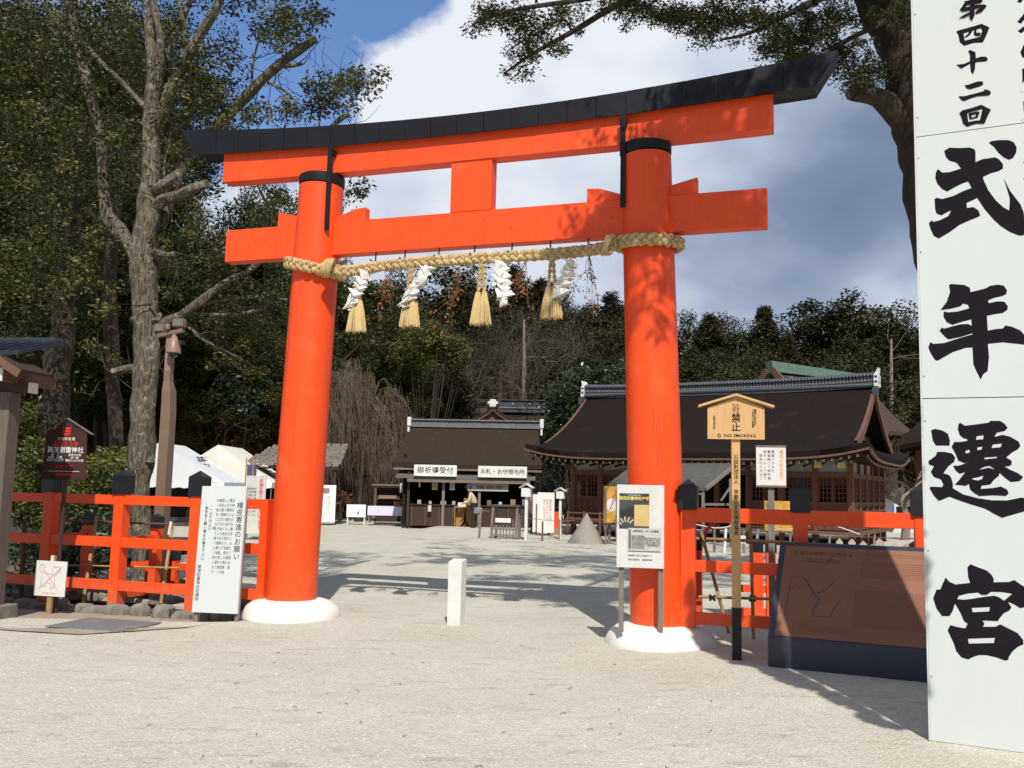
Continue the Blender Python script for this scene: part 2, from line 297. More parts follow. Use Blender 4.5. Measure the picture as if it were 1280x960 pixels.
BRUSH = {
 'siki': [[[(184,3887),(215,3905),(280,3893),(340,3888),(366,3873),(373,3855),(371,3782),(412,3797),(486,3799),(508,3785),(532,3746),(531,3716),(505,3702),(461,3694),(412,3675),(415,3654),(442,3578),(484,3504),(526,3453),(558,3428),(563,3478),(564,3512),(549,3581),(533,3652),(566,3562),(597,3508),(624,3462),(640,3410),(648,3333),(649,3275),(634,3253),(606,3256),(556,3285),(507,3328),(465,3379),(416,3453),(374,3535),(352,3525),(310,3509),(311,3474),(350,3476),(379,3449),(389,3413),(377,3405),(325,3387),(264,3363),(202,3318),(136,3282),(106,3303),(88,3352),(78,3393),(94,3413),(105,3401),(144,3407),(198,3431),(216,3468),(191,3458),(156,3440),(126,3457),(119,3488),(117,3558),(129,3566),(163,3553),(232,3566),(294,3593),(343,3608),(324,3654),(288,3646),(242,3625),(195,3601),(165,3622),(135,3666),(125,3706),(130,3745),(142,3766),(168,3737),(214,3734),(283,3750),(258,3793),(213,3815),(194,3842)]],[[(453,3904),(472,3914),(512,3914),(571,3905),(599,3886),(614,3849),(611,3815),(592,3780),(566,3771),(538,3792),(509,3826),(482,3873)]]],
 'nen': [[[(190,2958),(203,2965),(282,2952),(314,2931),(317,2901),(362,2910),(406,2920),(436,2936),(480,2939),(512,2930),(530,2897),(524,2873),(502,2862),(455,2853),(418,2839),(423,2820),(476,2829),(512,2824),(531,2794),(528,2769),(502,2750),(459,2745),(409,2737),(411,2638),(455,2646),(498,2648),(513,2667),(549,2657),(598,2629),(624,2591),(630,2558),(619,2536),(566,2545),(495,2557),(409,2551),(413,2463),(403,2373),(377,2353),(361,2317),(337,2375),(321,2421),(319,2531),(280,2531),(201,2505),(109,2451),(91,2460),(65,2512),(55,2546),(69,2579),(86,2566),(150,2568),(249,2599),(322,2618),(320,2625),(249,2604),(177,2591),(155,2613),(126,2652),(138,2673),(153,2666),(251,2689),(296,2689),(319,2675),(317,2718),(267,2707),(203,2688),(169,2709),(152,2748),(155,2782),(179,2774),(239,2776),(308,2793),(300,2817),(270,2827),(255,2809),(191,2796),(134,2792),(173,2844),(196,2911)]]],
 'sen': [[[(59,1988),(82,1998),(126,1987),(159,1965),(170,1920),(167,1887),(116,1887),(86,1887),(68,1920)]],[[(38,1784),(84,1821),(92,1846),(137,1846),(181,1836),(199,1809),(191,1781),(157,1752),(126,1706),(159,1695),(173,1674),(181,1634),(178,1610),(239,1571),(326,1548),(404,1538),(489,1540),(545,1554),(566,1560),(607,1555),(641,1540),(640,1501),(592,1477),(528,1455),(457,1429),(422,1448),(359,1485),(274,1511),(209,1534),(158,1554),(95,1525),(66,1558),(41,1607),(49,1617),(116,1615),(125,1633),(110,1665),(69,1681),(51,1714),(71,1751),(41,1763)]],[[(219,1997),(224,2030),(235,2036),(260,2017),(326,2025),(399,2036),(410,2048),(464,2047),(491,2027),(506,2002),(490,1983),(443,1971),(430,1944),(475,1957),(517,1946),(565,1914),(574,1886),(560,1866),(527,1846),(491,1813),(522,1791),(521,1767),(503,1757),(479,1757),(510,1735),(551,1716),(583,1690),(563,1664),(514,1657),(486,1679),(452,1714),(446,1694),(419,1670),(397,1639),(346,1630),(342,1609),(421,1618),(456,1627),(491,1608),(499,1584),(483,1568),(405,1570),(333,1563),(305,1580),(280,1604),(274,1640),(256,1627),(192,1633),(220,1667),(255,1716),(222,1704),(200,1724),(185,1756),(216,1756),(260,1773),(290,1785),(253,1774),(217,1789),(200,1838),(179,1879),(195,1911),(228,1911),(273,1918),(272,1931),(251,1936),(229,1956)],[(328,1950),(368,1955),(365,1929),(323,1925)],[(259,1854),(285,1862),(286,1844),(261,1836)],[(329,1877),(359,1882),(354,1862),(328,1858)],[(419,1896),(472,1902),(461,1877),(411,1872)],[(366,1812),(442,1818),(438,1808),(370,1799)],[(331,1731),(368,1753),(397,1758),(432,1733),(389,1746),(353,1736)],[(290,1676),(323,1683),(360,1695),(351,1673),(329,1663),(301,1667)]]],
 'guu': [[[(251,1106),(269,1127),(312,1110),(361,1093),(388,1067),(400,1041),(397,1022),(485,1030),(513,1044),(553,1015),(600,988),(620,958),(604,912),(569,882),(541,872),(508,893),(474,906),(493,873),(479,852),(450,835),(428,806),(414,782),(329,779),(339,759),(329,740),(399,746),(427,764),(475,741),(522,718),(551,679),(551,652),(519,634),(491,605),(469,568),(465,549),(447,543),(399,558),(344,566),(301,562),(272,549),(240,529),(201,538),(173,574),(160,620),(126,699),(142,734),(192,724),(228,721),(243,751),(222,766),(202,819),(173,872),(159,824),(140,791),(96,786),(64,832),(46,895),(67,952),(90,955),(109,1003),(123,1035),(142,1009),(178,993),(265,1009),(254,1043)],[(186,901),(198,923),(249,941),(307,951),(327,938),(356,940),(381,961),(441,964),(500,958),(453,912),(426,930),(398,939),(341,927),(270,909),(226,900)],[(269,852),(373,866),(367,838),(273,826)],[(242,657),(290,664),(395,678),(388,645),(246,628)]]],
 'top': [[[(279,4720),(291,4725),(353,4732),(434,4743),(481,4708),(460,4654),(438,4609),(382,4617),(324,4608),(299,4639),(292,4689)],[(323,4697),(429,4712),(437,4692),(423,4654),(350,4646),(330,4644)]],[[(356,4704),(378,4703),(359,4675),(336,4663),(330,4673),(351,4688)]],[[(389,4707),(402,4708),(402,4685),(428,4681),(423,4659),(395,4662),(385,4681)]],[[(348,4567),(360,4571),(392,4549),(393,4506),(427,4511),(455,4505),(466,4484),(454,4473),(389,4478),(386,4431),(373,4396),(361,4417),(357,4475),(303,4449),(289,4464),(274,4482),(321,4480),(358,4492),(359,4536)]],[[(320,4330),(340,4327),(397,4340),(429,4337),(433,4314),(412,4304),(351,4294),(331,4305)]],[[(281,4257),(314,4251),(379,4258),(435,4267),(439,4279),(467,4266),(477,4246),(466,4231),(394,4237),(353,4230),(313,4216),(297,4229)]],[[(284,4138),(303,4154),(359,4161),(416,4174),(473,4130),(453,4091),(432,4039),(380,4047),(327,4035),(304,4060),(297,4099)],[(330,4129),(375,4137),(423,4145),(415,4107),(405,4067),(373,4069),(336,4066)]],[[(338,4125),(391,4132),(406,4125),(393,4087),(345,4083)],[(356,4112),(384,4114),(377,4096),(357,4094)]],[[(334,4925),(432,4927),(447,4904),(431,4889),(341,4895)]],[[(304,4869),(334,4911),(349,4893),(332,4858),(324,4850)]],[[(308,4878),(398,4882),(455,4876),(469,4861),(437,4825),(404,4818),(397,4834),(430,4858),(332,4851)]],[[(371,4941),(396,4945),(394,4811),(378,4774),(363,4798)]],[[(368,4840),(376,4824),(330,4807),(296,4811),(339,4832)]],[[(312,5003),(361,5001),(373,4979),(327,4970)]],[[(393,4994),(442,4992),(458,4964),(409,4961)]]],
}
# ================================================================ THE GROUND
def sstep(a, b, x): t = min(1, max(0, (x-a)/(b-a))); return t*t*(3-2*t)
def gh(x, y):
    h = .010*noise.noise(Vector((x*.8, y*.8, 0)))+.004*noise.noise(Vector((x*4, y*4, 3))) if y < 25 else 0.
    h -= .12*sstep(-2.7, -3.5, x)*sstep(10.3, 11.1, y)
    h += .035*sstep(1.2, 2.2, x)*sstep(6.0, 7.5, y)*sstep(9.6, 8.6, y)
    return h
def axis(segs):
    out = []
    for a, b, st in segs: out += list(np.arange(a, b-1e-6, st))
    return out+[segs[-1][1]]
xs = axis([(-400, -60, 34), (-60, -12, 4), (-12, 12, .16), (12, 60, 4), (60, 400, 34)])
ys = axis([(-60, 0, 10), (0, 14, .16), (14, 40, 1.3), (40, 500, 46)])
vs = [(x, y, gh(x, y)) for y in ys for x in xs]; nx = len(xs)
fs = [(j*nx+i, j*nx+i+1, (j+1)*nx+i+1, (j+1)*nx+i) for j in range(len(ys)-1) for i in range(nx-1)]
gm = bpy.data.materials.new('pale_gravel'); gm.use_nodes = True; t = gm.node_tree; p = t.nodes['Principled BSDF']
tcn = N(t, 'ShaderNodeTexCoord'); v = tcn.outputs['Object']
vor = N(t, 'ShaderNodeTexVoronoi'); vor.inputs['Scale'].default_value = 55; L(t, v, vor.inputs['Vector'])
wn = N(t, 'ShaderNodeTexWhiteNoise', noise_dimensions='3D'); L(t, vor.outputs['Position'], wn.inputs['Vector'])
c = ramp(t, wn.outputs['Value'], [(0, (.25, .23, .19)), (.25, (.45, .43, .36)), (.6, (.54, .52, .44)), (1, (.69, .67, .60))])
far = ramp(t, noi(t, v, 9, 6, .7), [(.3, (.455, .437, .365)), (.7, (.535, .515, .433))])
c = mixc(t, .70, c, far)
c = mixc(t, fmath(t, 'MULTIPLY', ramp(t, noi(t, v, .7, 5, .65), [(.42, (0, 0, 0)), (.62, (1, 1, 1))]), .55), c, (.86, .83, .78), 'MULTIPLY')
mpp = N(t, 'ShaderNodeMapping'); mpp.inputs['Scale'].default_value = (1.1, 3.4, 1); L(t, v, mpp.inputs[0])
scuff = ramp(t, noi(t, mpp.outputs[0], 1.7, 6, .7), [(.56, (0, 0, 0)), (.70, (1, 1, 1))])
c = mixc(t, fmath(t, 'MULTIPLY', scuff, .8), c, (.66, .62, .58), 'MULTIPLY')
L(t, c, p.inputs['Base Color']); p.inputs['Roughness'].default_value = 1; p.inputs['Specular IOR Level'].default_value = .15
b1 = N(t, 'ShaderNodeBump'); b1.inputs['Strength'].default_value = .5; b1.inputs['Distance'].default_value = .012
hgt = fmath(t, 'ADD', fmath(t, 'MULTIPLY', vor.outputs['Distance'], -1.2), fmath(t, 'MULTIPLY', noi(t, v, 16, 6, .7), 1.4))
L(t, hgt, b1.inputs['Height']); L(t, b1.outputs[0], p.inputs['Normal'])
me = bpy.data.meshes.new('ground'); me.from_pydata(vs, [], fs); me.polygons.foreach_set('use_smooth', [True]*len(fs)); me.materials.append(gm)
ground = bpy.data.objects.new('ground', me); COL.objects.link(ground); structure(ground)
# loose grains lying on the nearest gravel
g = np.random.default_rng(3); pv_, pf_ = [], []
n_p = 34000; yy = 2.6+8.5*g.random(n_p)**1.35; xx = (g.random(n_p)*2-1)*(.62*yy+.4)
for x, y in zip(xx, yy):
    r = g.uniform(.0025, .0058)*(1.0 if g.random() < .985 else 2.2); z = gh(x, y)+r*.25; a = g.random()*6.28; k = len(pv_)
    for i in range(3): pv_.append((x+r*math.cos(a+i*2.09), y+r*math.sin(a+i*2.09), z-r*.3))
    pv_.append((x+r*.2*g.normal(), y+r*.2*g.normal(), z+r*.75)); pf_ += [(k, k+1, k+3), (k+1, k+2, k+3), (k+2, k, k+3)]
me = bpy.data.meshes.new('gravel'); me.from_pydata(pv_, [], pf_)
gr_m = mat('gravel_grains', (.66, .64, .57), (.42, .39, .33), 60, .9, detail=2)
me.materials.append(gr_m); gro = bpy.data.objects.new('gravel', me); COL.objects.link(gro); stuff(gro)
tag(gro, 'loose pale gravel grains strewn over the forecourt', 'gravel')
soil_m = mat('brown_soil', (.13, .10, .072), (.075, .06, .045), 2.5, .95, 1., 22, detail=8, c3=(.24, .21, .16), s3=1.1, f3=.56)
def sheet(name, poly, z, m, sub=None):
    mb = MB(); mb.add([(x, y, (gh(x, y) if sub is None else 0)+z) for x, y in poly], [tuple(range(len(poly)))]); return structure(mb.build(name, m))
soil = MB(); gx = list(np.linspace(-16, -3.15, 22)); gy = list(np.linspace(11.72, 26, 20))
soil.add([(x-(4.2*sstep(13.5, 15.5, y)*(x+16)/12.85)+.08*math.sin(y*2.1), y, gh(x, y)+.006+(.10*sstep(12.3, 13.2, y))) for y in gy for x in gx], [(j*22+i, j*22+i+1, (j+1)*22+i+1, (j+1)*22+i) for j in range(19) for i in range(21)])
structure(soil.build('soil', soil_m))
# bare earth around the plate and the plate itself
earth = mat('trodden_earth', (.28, .235, .175), (.36, .315, .25), 5, .95, .7, 26, c3=(.17, .14, .10), s3=2.2, f3=.56)
sheet('earth', [(-6.6, 10.6), (-5.2, 9.55), (-4.25, 9.35), (-3.4, 9.9), (-3.1, 10.6), (-3.3, 11.15), (-6.6, 12.2)], .010, earth)
pl = MB(); pl.box(-.46, -.012, -.33, .33, 0, .012, bev=.003); pl.box(.0, .46, -.33, .33, 0, .012, bev=.003)
plate = pl.build('drain_cover', mat('grey_plate', (.17, .18, .19), (.13, .135, .14), 20, .7, .5, 60, c3=(.26, .23, .18), s3=4, f3=.56), loc=(-4.28, 9.98, gh(-4.28, 9.98)+.012), rz=-.24)
tag(plate, 'flat grey drain cover set in the bare earth before the left fence', 'drain cover')

# ================================================================ THE TORII
TY = 0.3201; TX0, TY0 = -.4898, 10.2838
def TW(a, b, z=0.): return Vector((TX0+a*math.cos(TY)-b*math.sin(TY), TY0-a*math.sin(TY)-b*math.cos(TY), z))
foot_m = plaster.copy(); t = foot_m.node_tree; p = next(n for n in t.nodes if n.type == 'BSDF_PRINCIPLED'); src = p.inputs['Base Color'].links[0].from_socket
tcn = N(t, 'ShaderNodeTexCoord'); sp3 = N(t, 'ShaderNodeSeparateXYZ'); L(t, tcn.outputs['Object'], sp3.inputs[0])
spl = fmath(t, 'SUBTRACT', noi(t, tcn.outputs['Object'], 9, 6, .75), fmath(t, 'MULTIPLY', sp3.outputs[2], 2.6))
L(t, mixc(t, ramp(t, spl, [(.40, (0, 0, 0)), (.62, (.6, .6, .6))]), src, (.50, .45, .36)), p.inputs['Base Color'])   # gravel dust splashed on the plaster
tor = thing('torii_gate', 'tall vermilion torii gate with a curved black top beam on white footings', 'torii gate', (TX0, TY0, 0), -TY)
for sg in (-1, 1):
    f = MB(); n = 40
    pr = [(.555, -.03), (.575, .0), (.565, .05), (.52, .12), (.45, .17), (.38, .195), (.30, .205)]
    vs = [((1+.035*math.sin(3*th+sg))*r*math.cos(th)+sg*2.16, (1+.035*math.sin(3*th+sg))*r*math.sin(th), z) for r, z in pr for th in [2*PI*i/n for i in range(n)]]
    f.add(vs, [(k*n+i, k*n+(i+1) % n, (k+1)*n+(i+1) % n, (k+1)*n+i) for k in range(len(pr)-1) for i in range(n)]+[tuple(range((len(pr)-1)*n, len(pr)*n))], True)
    f.build('footing', foot_m, tor)
    P = MB(); zs = [.19, 1, 2, 3, 4, 4.6, 5.16]
    P.tube([(sg*(2.158-.160*(z-.2)/5.15), 0, z) for z in zs], [.290-.022*(z-.2)/5.15 for z in zs], 48)
    pil = P.build('pillar', orange, tor)
    B = MB(); B.tube([(sg*2.0015, 0, 5.175), (sg*2.0, 0, 5.20), (sg*2.0, 0, 5.286)], [.274, .277, .276], 48); B.build('collar', black_metal, tor)
    # vertical cracks running up the pillar
    C_ = MB()
    for k in range(7):
        th = -PI/2+random.uniform(-1.0, 1.0); z0 = random.uniform(.3, 4); z1 = z0+random.uniform(.3, 1.1)
        pts = []
        for j in range(7):
            z = z0+(z1-z0)*j/6; cx = sg*(2.158-.160*(z-.2)/5.15); r = .2895-.022*(z-.2)/5.15; tt = th+.008*math.sin(j*1.7+k)
            pts.append((cx+r*math.cos(tt), r*math.sin(tt), z))
        C_.tube(pts, [.0004, .0016, .002, .0017, .002, .0014, .0004], 4)
    C_.build('crack', mat('crack_shadow', (.16, .02, .008), rough=.9), pil)
nk = MB(); nk.box(-3.285, 3.275, -.08, .08, 4.284, 4.692, bev=.006); nuki = nk.build('tie_beam', orange, tor)
nn_ = MB()
for k in range(16):
    x = random.uniform(-3.1, 3.1); z = random.uniform(4.32, 4.62); nn_.add([(x-.007, -.082, z), (x, -.082, z-.007), (x+.007, -.082, z), (x, -.082, z+.007)], [(0, 1, 2, 3)])
nn_.build('nail_head', black_cap, nuki)
for sg in (-1, 1):              # wedges on the tie beam
    a = MB(); a.prism([(sg*2.56, 4.691), (sg*2.24, 4.691), (sg*2.24, 4.80), (sg*2.56, 4.875)], -.055, .055); a.build('wedge', orange, tor)
    a = MB(); a.prism([(sg*1.36, 4.691), (sg*1.76, 4.691), (sg*1.76, 4.75), (sg*1.50, 4.84), (sg*1.36, 4.85)], -.055, .055); a.build('wedge', orange, tor)
    s_ = MB(); s_.box(sg*1.785-.030, sg*1.785+.030, -.216, -.195, 5.13, 5.612); s_.box(sg*1.79-.028, sg*1.79+.028, -.212, -.196, 4.56, 5.128); s_.box(sg*1.785-.030, sg*1.785+.030, -.194, -.101, 5.50, 5.56)
    s_.build('iron_strap', black_metal, tor)
gk = MB(); gk.box(-.255, .245, -.083, .083, 4.693, 5.305, bev=.004); gk.build('centre_strut', orange, tor)
# lintel under the top beam, rising a little at its ends
def zsb(a): return 5.297+.025*(abs(a)/3.36)**3
def zst(a): return 5.64+.05*(abs(a)/3.34)**2
sh = MB(); A = np.linspace(-3.375, 3.345, 41)
vs = []
for a in A: vs += [(a, -.1, zsb(a)), (a, .1, zsb(a)), (a, .1, zst(a)), (a, -.1, zst(a))]
n = len(A); fs = [(4*k+i, 4*k+(i+1) % 4, 4*k+4+(i+1) % 4, 4*k+4+i) for k in range(n-1) for i in range(4)]+[(0, 1, 2, 3), (4*n-1, 4*n-2, 4*n-3, 4*n-4)]
sh.add(vs, [f[::-1] for f in fs]); sh.build('lintel', orange, tor)
def zkb(a): return 5.592+.105*(abs(a)/3.75)**2
def zkt(a): return 5.820+.215*(abs(a)/3.96)**2
kg = MB(); vs = []; U = np.linspace(-1, 1, 45)
for u in U:
    ab, at_ = u*3.775, u*3.99
    vs += [(ab, -.160, zkb(ab)), (ab, .160, zkb(ab)), (at_, .168, zkt(at_)-.0), (at_*1.002, 0, zkt(at_)+.05), (at_, -.168, zkt(at_)), (ab, -.10, zkb(ab)+.02), (ab, .10, zkb(ab)+.02)]
order = [0, 5, 6, 1, 2, 3, 4]; vs = [vs[7*k+o] for k in range(len(U)) for o in order]
n = len(U); fs = [(7*k+i, 7*k+(i+1) % 7, 7*k+7+(i+1) % 7, 7*k+7+i) for k in range(n-1) for i in range(7)]+[tuple(range(7)), tuple(range(7*n-7, 7*n))[::-1]]
kg.add(vs, fs); kag = kg.build('top_beam', black_metal, tor)
Ue = np.linspace(-1, 1, 24)
for i in range(23):             # the sheets of the cladding, each lapped over the next
    c_ = MB(); vs = []; e = .0008; y_ = random.uniform(0, .0015)
    for u in np.linspace(Ue[i]+e, Ue[i+1]-e, 4):
        ab = u*3.778; at_ = ab+(math.copysign(.215, u)*sstep(.93, 1.0, abs(u)))
        vs += [(ab, -.162-y_, zkb(ab)-.006), (ab, -.172-y_, zkb(ab)-.006), (at_, -.180-y_, zkt(at_)+.004), (at_, -.169, zkt(at_)+.004)]
    c_.add(vs, [(4*k+j, 4*k+(j+1) % 4, 4*k+4+(j+1) % 4, 4*k+4+j) for k in range(3) for j in range(4)]+[(3, 2, 1, 0), (12, 13, 14, 15)])
    c_.build('cladding_sheet', black_metal, tor)
for a in (-2.0, -1.2, -.82, -.39, .05, .5, .95, 1.38, 1.75):
    h_ = MB(); h_.tube([(a, -.05, 4.29), (a, -.06, 4.17)], .010, 6); h_.tube([(a, -.06, 4.18), (a, -.12, 4.16), (a, -.2, 4.165)], .009, 6); h_.build('rope_hook', black_cap, tor)

# ================================================================ THE ROPE and what hangs from it
def braid(mb, path, A=.042, B=.024, r=.033, pitch=.34, n=7, step=.018):
    P = curve_pts(path, 10); Ls = [0]
    for i in range(1, len(P)): Ls.append(Ls[-1]+(P[i]-P[i-1]).length)
    tot = Ls[-1]; m = int(tot/step); out = [[], [], []]
    j = 0
    for k in range(m+1):
        s_ = tot*k/m
        while j < len(P)-2 and Ls[j+1] < s_: j += 1
        tt = (s_-Ls[j])/max(1e-9, Ls[j+1]-Ls[j]); p = P[j].lerp(P[j+1], tt); d = (P[j+1]-P[j]).normalized()
        up = Vector((0, 0, 1)); up = (up-d*up.dot(d)).normalized(); sd_ = d.cross(up)
        for q in range(3):
            ph = 2*PI*(s_/pitch+q/3); out[q].append(p+up*A*math.sin(ph)+sd_*B*math.sin(2*ph))
    rr = [r*(1+.10*math.sin(k*2.3)+.06*math.sin(k*.7)) for k in range(m+1)]
    for q in range(3): mb.tube(out[q], rr, n)
    return mb
rope = thing('sacred_rope', 'thick braided straw rope slung between both pillars under the red beam', 'rope', (TX0, TY0, 0), -TY)
b_ = MB(); main = [(-1.66, -.28, 4.045), (-1.45, -.2, 4.045), (-1.12, -.15, 4.09), (-.61, -.14, 4.115), (0, -.14, 4.115), (.55, -.14, 4.115), (1.1, -.14, 4.115), (1.5, -.18, 4.125), (1.72, -.27, 4.13)]
braid(b_, main, .040, .024, .031, .27); b_.build('braid', rope_m, rope)
for sg, zc in ((-1, 4.115), (1, 4.16)):
    cx = sg*2.037; pts = []
    for k in range(-2, 25):
        th = (-PI/2+sg*-.75)+sg*k*2*PI/24*1.03
        tilt = .045*math.cos(th-(-PI/2))*0+sg*0
        zz_ = zc+.06*(.5-.5*math.cos((th+PI/2)))-(.085 if sg < 0 else .01)*math.cos(th)
        pts.append((cx+.335*math.cos(th), .335*math.sin(th), zz_))
    w_ = MB(); braid(w_, pts, .044, .022, .031, .29); w_.build('pillar_wrap', rope_m, rope)
    k_ = MB(); kx = sg*1.66
    for q in range(4):
        c0 = Vector((kx+sg*-.02*q+sg*.03, -.33, 4.06 if sg < 0 else 4.12)); pts = []
        for i in range(13):
            th = 2*PI*i/12; pts.append(c0+Vector((.035*math.cos(th+q)*.6+.03*math.sin(th), .065*math.cos(th), .095*math.sin(th))))
        k_.tube(pts, .022, 7, cap=False)
    k_.build('knot', rope_m, rope)
fz = MB(); g = np.random.default_rng(5)
for k in range(150):
    a = g.uniform(-1.6, 1.7); p0 = Vector((a, -.15+g.normal()*.03, 4.10+g.normal()*.05)); d = Vector((g.normal()*.6, g.normal()*.4, g.normal()*.8-.3)).normalized()*g.uniform(.04, .11)
    fz.tube([p0, p0+d*.6, p0+d+Vector((0, 0, -.01))], [.0013, .001, .0005], 3, cap=False)
stuff(fz.build('loose_straw', straw_m, rope))
TL = ['straw tassel hanging nearest the left pillar, partly behind a white paper streamer', 'second straw tassel from the left, hanging under a slanting paper streamer', 'straw tassel hanging near the middle of the rope, nothing in front of it', 'straw tassel hanging nearest the right pillar']
for k, (a, zt_, zb_) in enumerate(((-1.37, 4.03, 3.33), (-.69, 4.06, 3.37), (.18, 4.06, 3.36), (1.0, 4.06, 3.40))):
    t_ = thing('straw_tassel', TL[k], 'tassel', TW(a, .15, zt_), -TY, 'straw tassels on the rope'); ht = zt_-zb_
    for sgn in (-1, 1):
        c_ = MB(); ln = ht*.52; pp = []
        for q in (0, PI):
            pp = [(sgn*(.012+.026*i/16)+.013*math.sin(q+i*1.05), .012*math.cos(q+i*1.05)-.004, -ln*i/16+.01) for i in range(17)]
            c_.tube(pp, .0125, 6)
        c_.build('cord', rope_m, t_)
        u_ = MB()
        for i in range(130):
            r0 = .026*math.sqrt(g.random()); th = g.random()*6.28; r1 = r0*2.3+.008; x0 = sgn*.036; sx_ = sgn*.062
            p0 = (x0+r0*math.cos(th), r0*math.sin(th), -ht*.50+g.uniform(-.01, .02)); p1 = (x0*1.2+r0*1.9*math.cos(th), r0*1.8*math.sin(th), -ht*.68)
            p2 = (sx_+r1*math.cos(th)*.95, r1*math.sin(th), -ht*(1.0+g.normal()*.018)); u_.tube([p0, p1, p2], [.0042, .0042, .0028], 3, cap=False)
        u_.build('tuft', straw_m, t_)
SL = ['white folded paper streamer slanting across the leftmost straw tassel', 'white folded paper streamer blown against the second straw tassel', 'white crumpled paper streamer hanging right of the middle tassel', 'white paper streamer in part shade beside the rightmost tassel']
for k, (a0, z0, a1, z1) in enumerate(((-1.24, 4.04, -1.46, 3.62), (-.46, 4.05, -.74, 3.62), (.43, 4.06, .45, 3.58), (1.22, 4.03, 1.09, 3.64))):
    m_ = MB(); z = 0; L_ = z0-z1; steps = 6
    for rib in range(3):
        for i in range(steps):
            f0, f1 = i/steps, (i+1)/steps; cx0 = (a1-a0)*f0+.055*math.sin(i*2.6+rib*2+k)+.015*g.normal(); cx1 = (a1-a0)*f1+.055*math.sin((i+1)*2.6+rib*2+k)+.015*g.normal()
            w0 = .06+.045*math.sin(f0*PI)+.022*g.normal(); y0 = .05*math.sin(i*1.9+rib*2.1+k); y1 = .035*math.sin((i+1)*1.9+rib*2.1+k)
            zz0, zz1 = -L_*f0, -L_*f1-.035*g.random()
            a_ = (cx0-w0*.5, y0-.02, zz0+.01); b2 = (cx0+w0*.5, y0+.02, zz0-.015); c2_ = (cx1+w0*.55, y1+.015, zz1+.01); d2_ = (cx1-w0*.5, y1-.03, zz1-.02)
            q4 = tuple((Vector(a_)+Vector(b2)+Vector(c2_)+Vector(d2_))/4+Vector((g.normal()*.015, -.045*g.random(), g.normal()*.02))); m_.add([a_, b2, c2_, d2_, q4], [(0, 1, 4), (1, 2, 4), (2, 3, 4), (3, 0, 4)]); mid = ((cx0+cx1)/2+g.normal()*.03, y0-.035*g.random(), (zz0+zz1)/2)
            m_.add([a_, mid, d2_], [(0, 1, 2)])
    o = m_.build('paper_streamer', paper_m, loc=TW(a0, .18, z0), rz=-TY); tag(o, SL[k], 'paper streamer', 'paper streamers on the rope')
dry = leafmat('dried_leaves', [(.16, .055, .018), (.34, .13, .035), (.46, .23, .07)], .6, .3)
DL = ['dried tan leaf sprig hanging between the two leftmost tassels', 'rust brown dried leaf sprig hanging left of the middle tassel', 'thin dried leaf sprig just right of the middle paper streamer', 'dried brown leaf sprig beside the rightmost paper streamer']
for k, (a, z0, L_, sp_) in enumerate(((-.93, 4.05, .56, .06), (-.08, 4.05, .78, .085), (.70, 4.05, .62, .10), (1.42, 4.06, .62, .07))):
    t_ = thing('dried_sprig', DL[k], 'sprig', TW(a, .16, z0), -TY, 'dried sprigs on the rope'); m_ = MB(); Cn = []
    for q in range(5):
        x = 0; pts = [(0, 0, 0)]
        dx = g.normal()*.12-.05; 
        for i in range(1, 6): pts.append((dx*i/5*(1+.3*g.normal())*1.1, g.normal()*.02, -L_*i/5*(1-.14*q))); Cn += [pts[-1]]*(1 if i > 1 else 0)
        m_.tube(pts, [.004, .0035, .003, .0025, .002, .0015], 4)
    m_.build('stem', twig_m, t_); dl_ = leaves('leaf', Cn, 7, sp_*.6, .042, dry, t_, seed=50+k, droop=.9, aspect=.38); stuff(dl_)

# ================================================================ THE VERMILION FENCE
def fence(label, posts, heights, zg, name='red_fence', ends=None):
    f = thing(name, label, 'fence', TW(posts[0], .08), -TY); o_ = posts[0]
    for a in posts:
        p_ = MB(); p_.box(a-o_-.07, a-o_+.07, -.07, .07, zg, 1.37, bev=.004); po = p_.build('post', orange, f)
        c_ = MB(); q = .095; c_.box(a-o_-q, a-o_+q, -q, q, 1.372, 1.60)
        c_.add([(a-o_-q, -q, 1.60), (a-o_+q, -q, 1.60), (a-o_+q, q, 1.60), (a-o_-q, q, 1.60), (a-o_, 0, 1.68)], [(0, 1, 4), (1, 2, 4), (2, 3, 4), (3, 0, 4)])
        c_.build('post_cap', black_cap, po)
        s_ = MB(); s_.box(a-o_-.055, a-o_+.055, .62, .74, zg, .92); sp_ = s_.build('support_post', orange, f)
        k_ = MB(); k_.box(a-o_-.06, a-o_+.06, .615, .745, .921, 1.07); k_.add([(a-o_-.06, .615, 1.07), (a-o_+.06, .615, 1.07), (a-o_+.06, .745, 1.07), (a-o_-.06, .745, 1.07), (a-o_, .68, 1.11)], [(0, 1, 4), (1, 2, 4), (2, 3, 4), (3, 0, 4)])
        k_.build('post_cap', black_cap, sp_)
        for z in (.12, .78):
            b = MB(); b.box(a-o_-.035, a-o_+.035, .071, .619, z-.05, z+.05); b.build('brace', orange, f)
    al = sorted(posts+(ends or []))
    for i in range(len(al)-1):
        for z0, z1 in heights:
            r_ = MB(); x0, x1 = al[i]-o_, al[i+1]-o_; x0 += .0705 if al[i] in posts else 0; x1 -= .0705 if al[i+1] in posts else 0
            r_.box(x0, x1, -.062, -.002, z0, z1, bev=.004); r_.build('rail', orange, f)
    return f
fence('low vermilion fence with black post caps left of the gate', [-5.72, -4.60, -3.46], [(1.235, 1.352), (.705, .83), (.175, .30)], -.16, ends=[-6.9, -2.50])
ep = MB(); ep.box(-.05, .05, -.07, .06, .10, 1.352, bev=.004); e_ = ep.build('fence_end_post', orange, loc=TW(-2.49, .08), rz=-TY)
tag(e_, 'narrow vermilion post where the left fence meets the left pillar', 'post')
fence('low vermilion fence with black post caps right of the gate', [2.47, 3.56, 4.66], [(1.245, 1.392), (.75, .865), (.235, .352)], -.03, ends=[5.9])
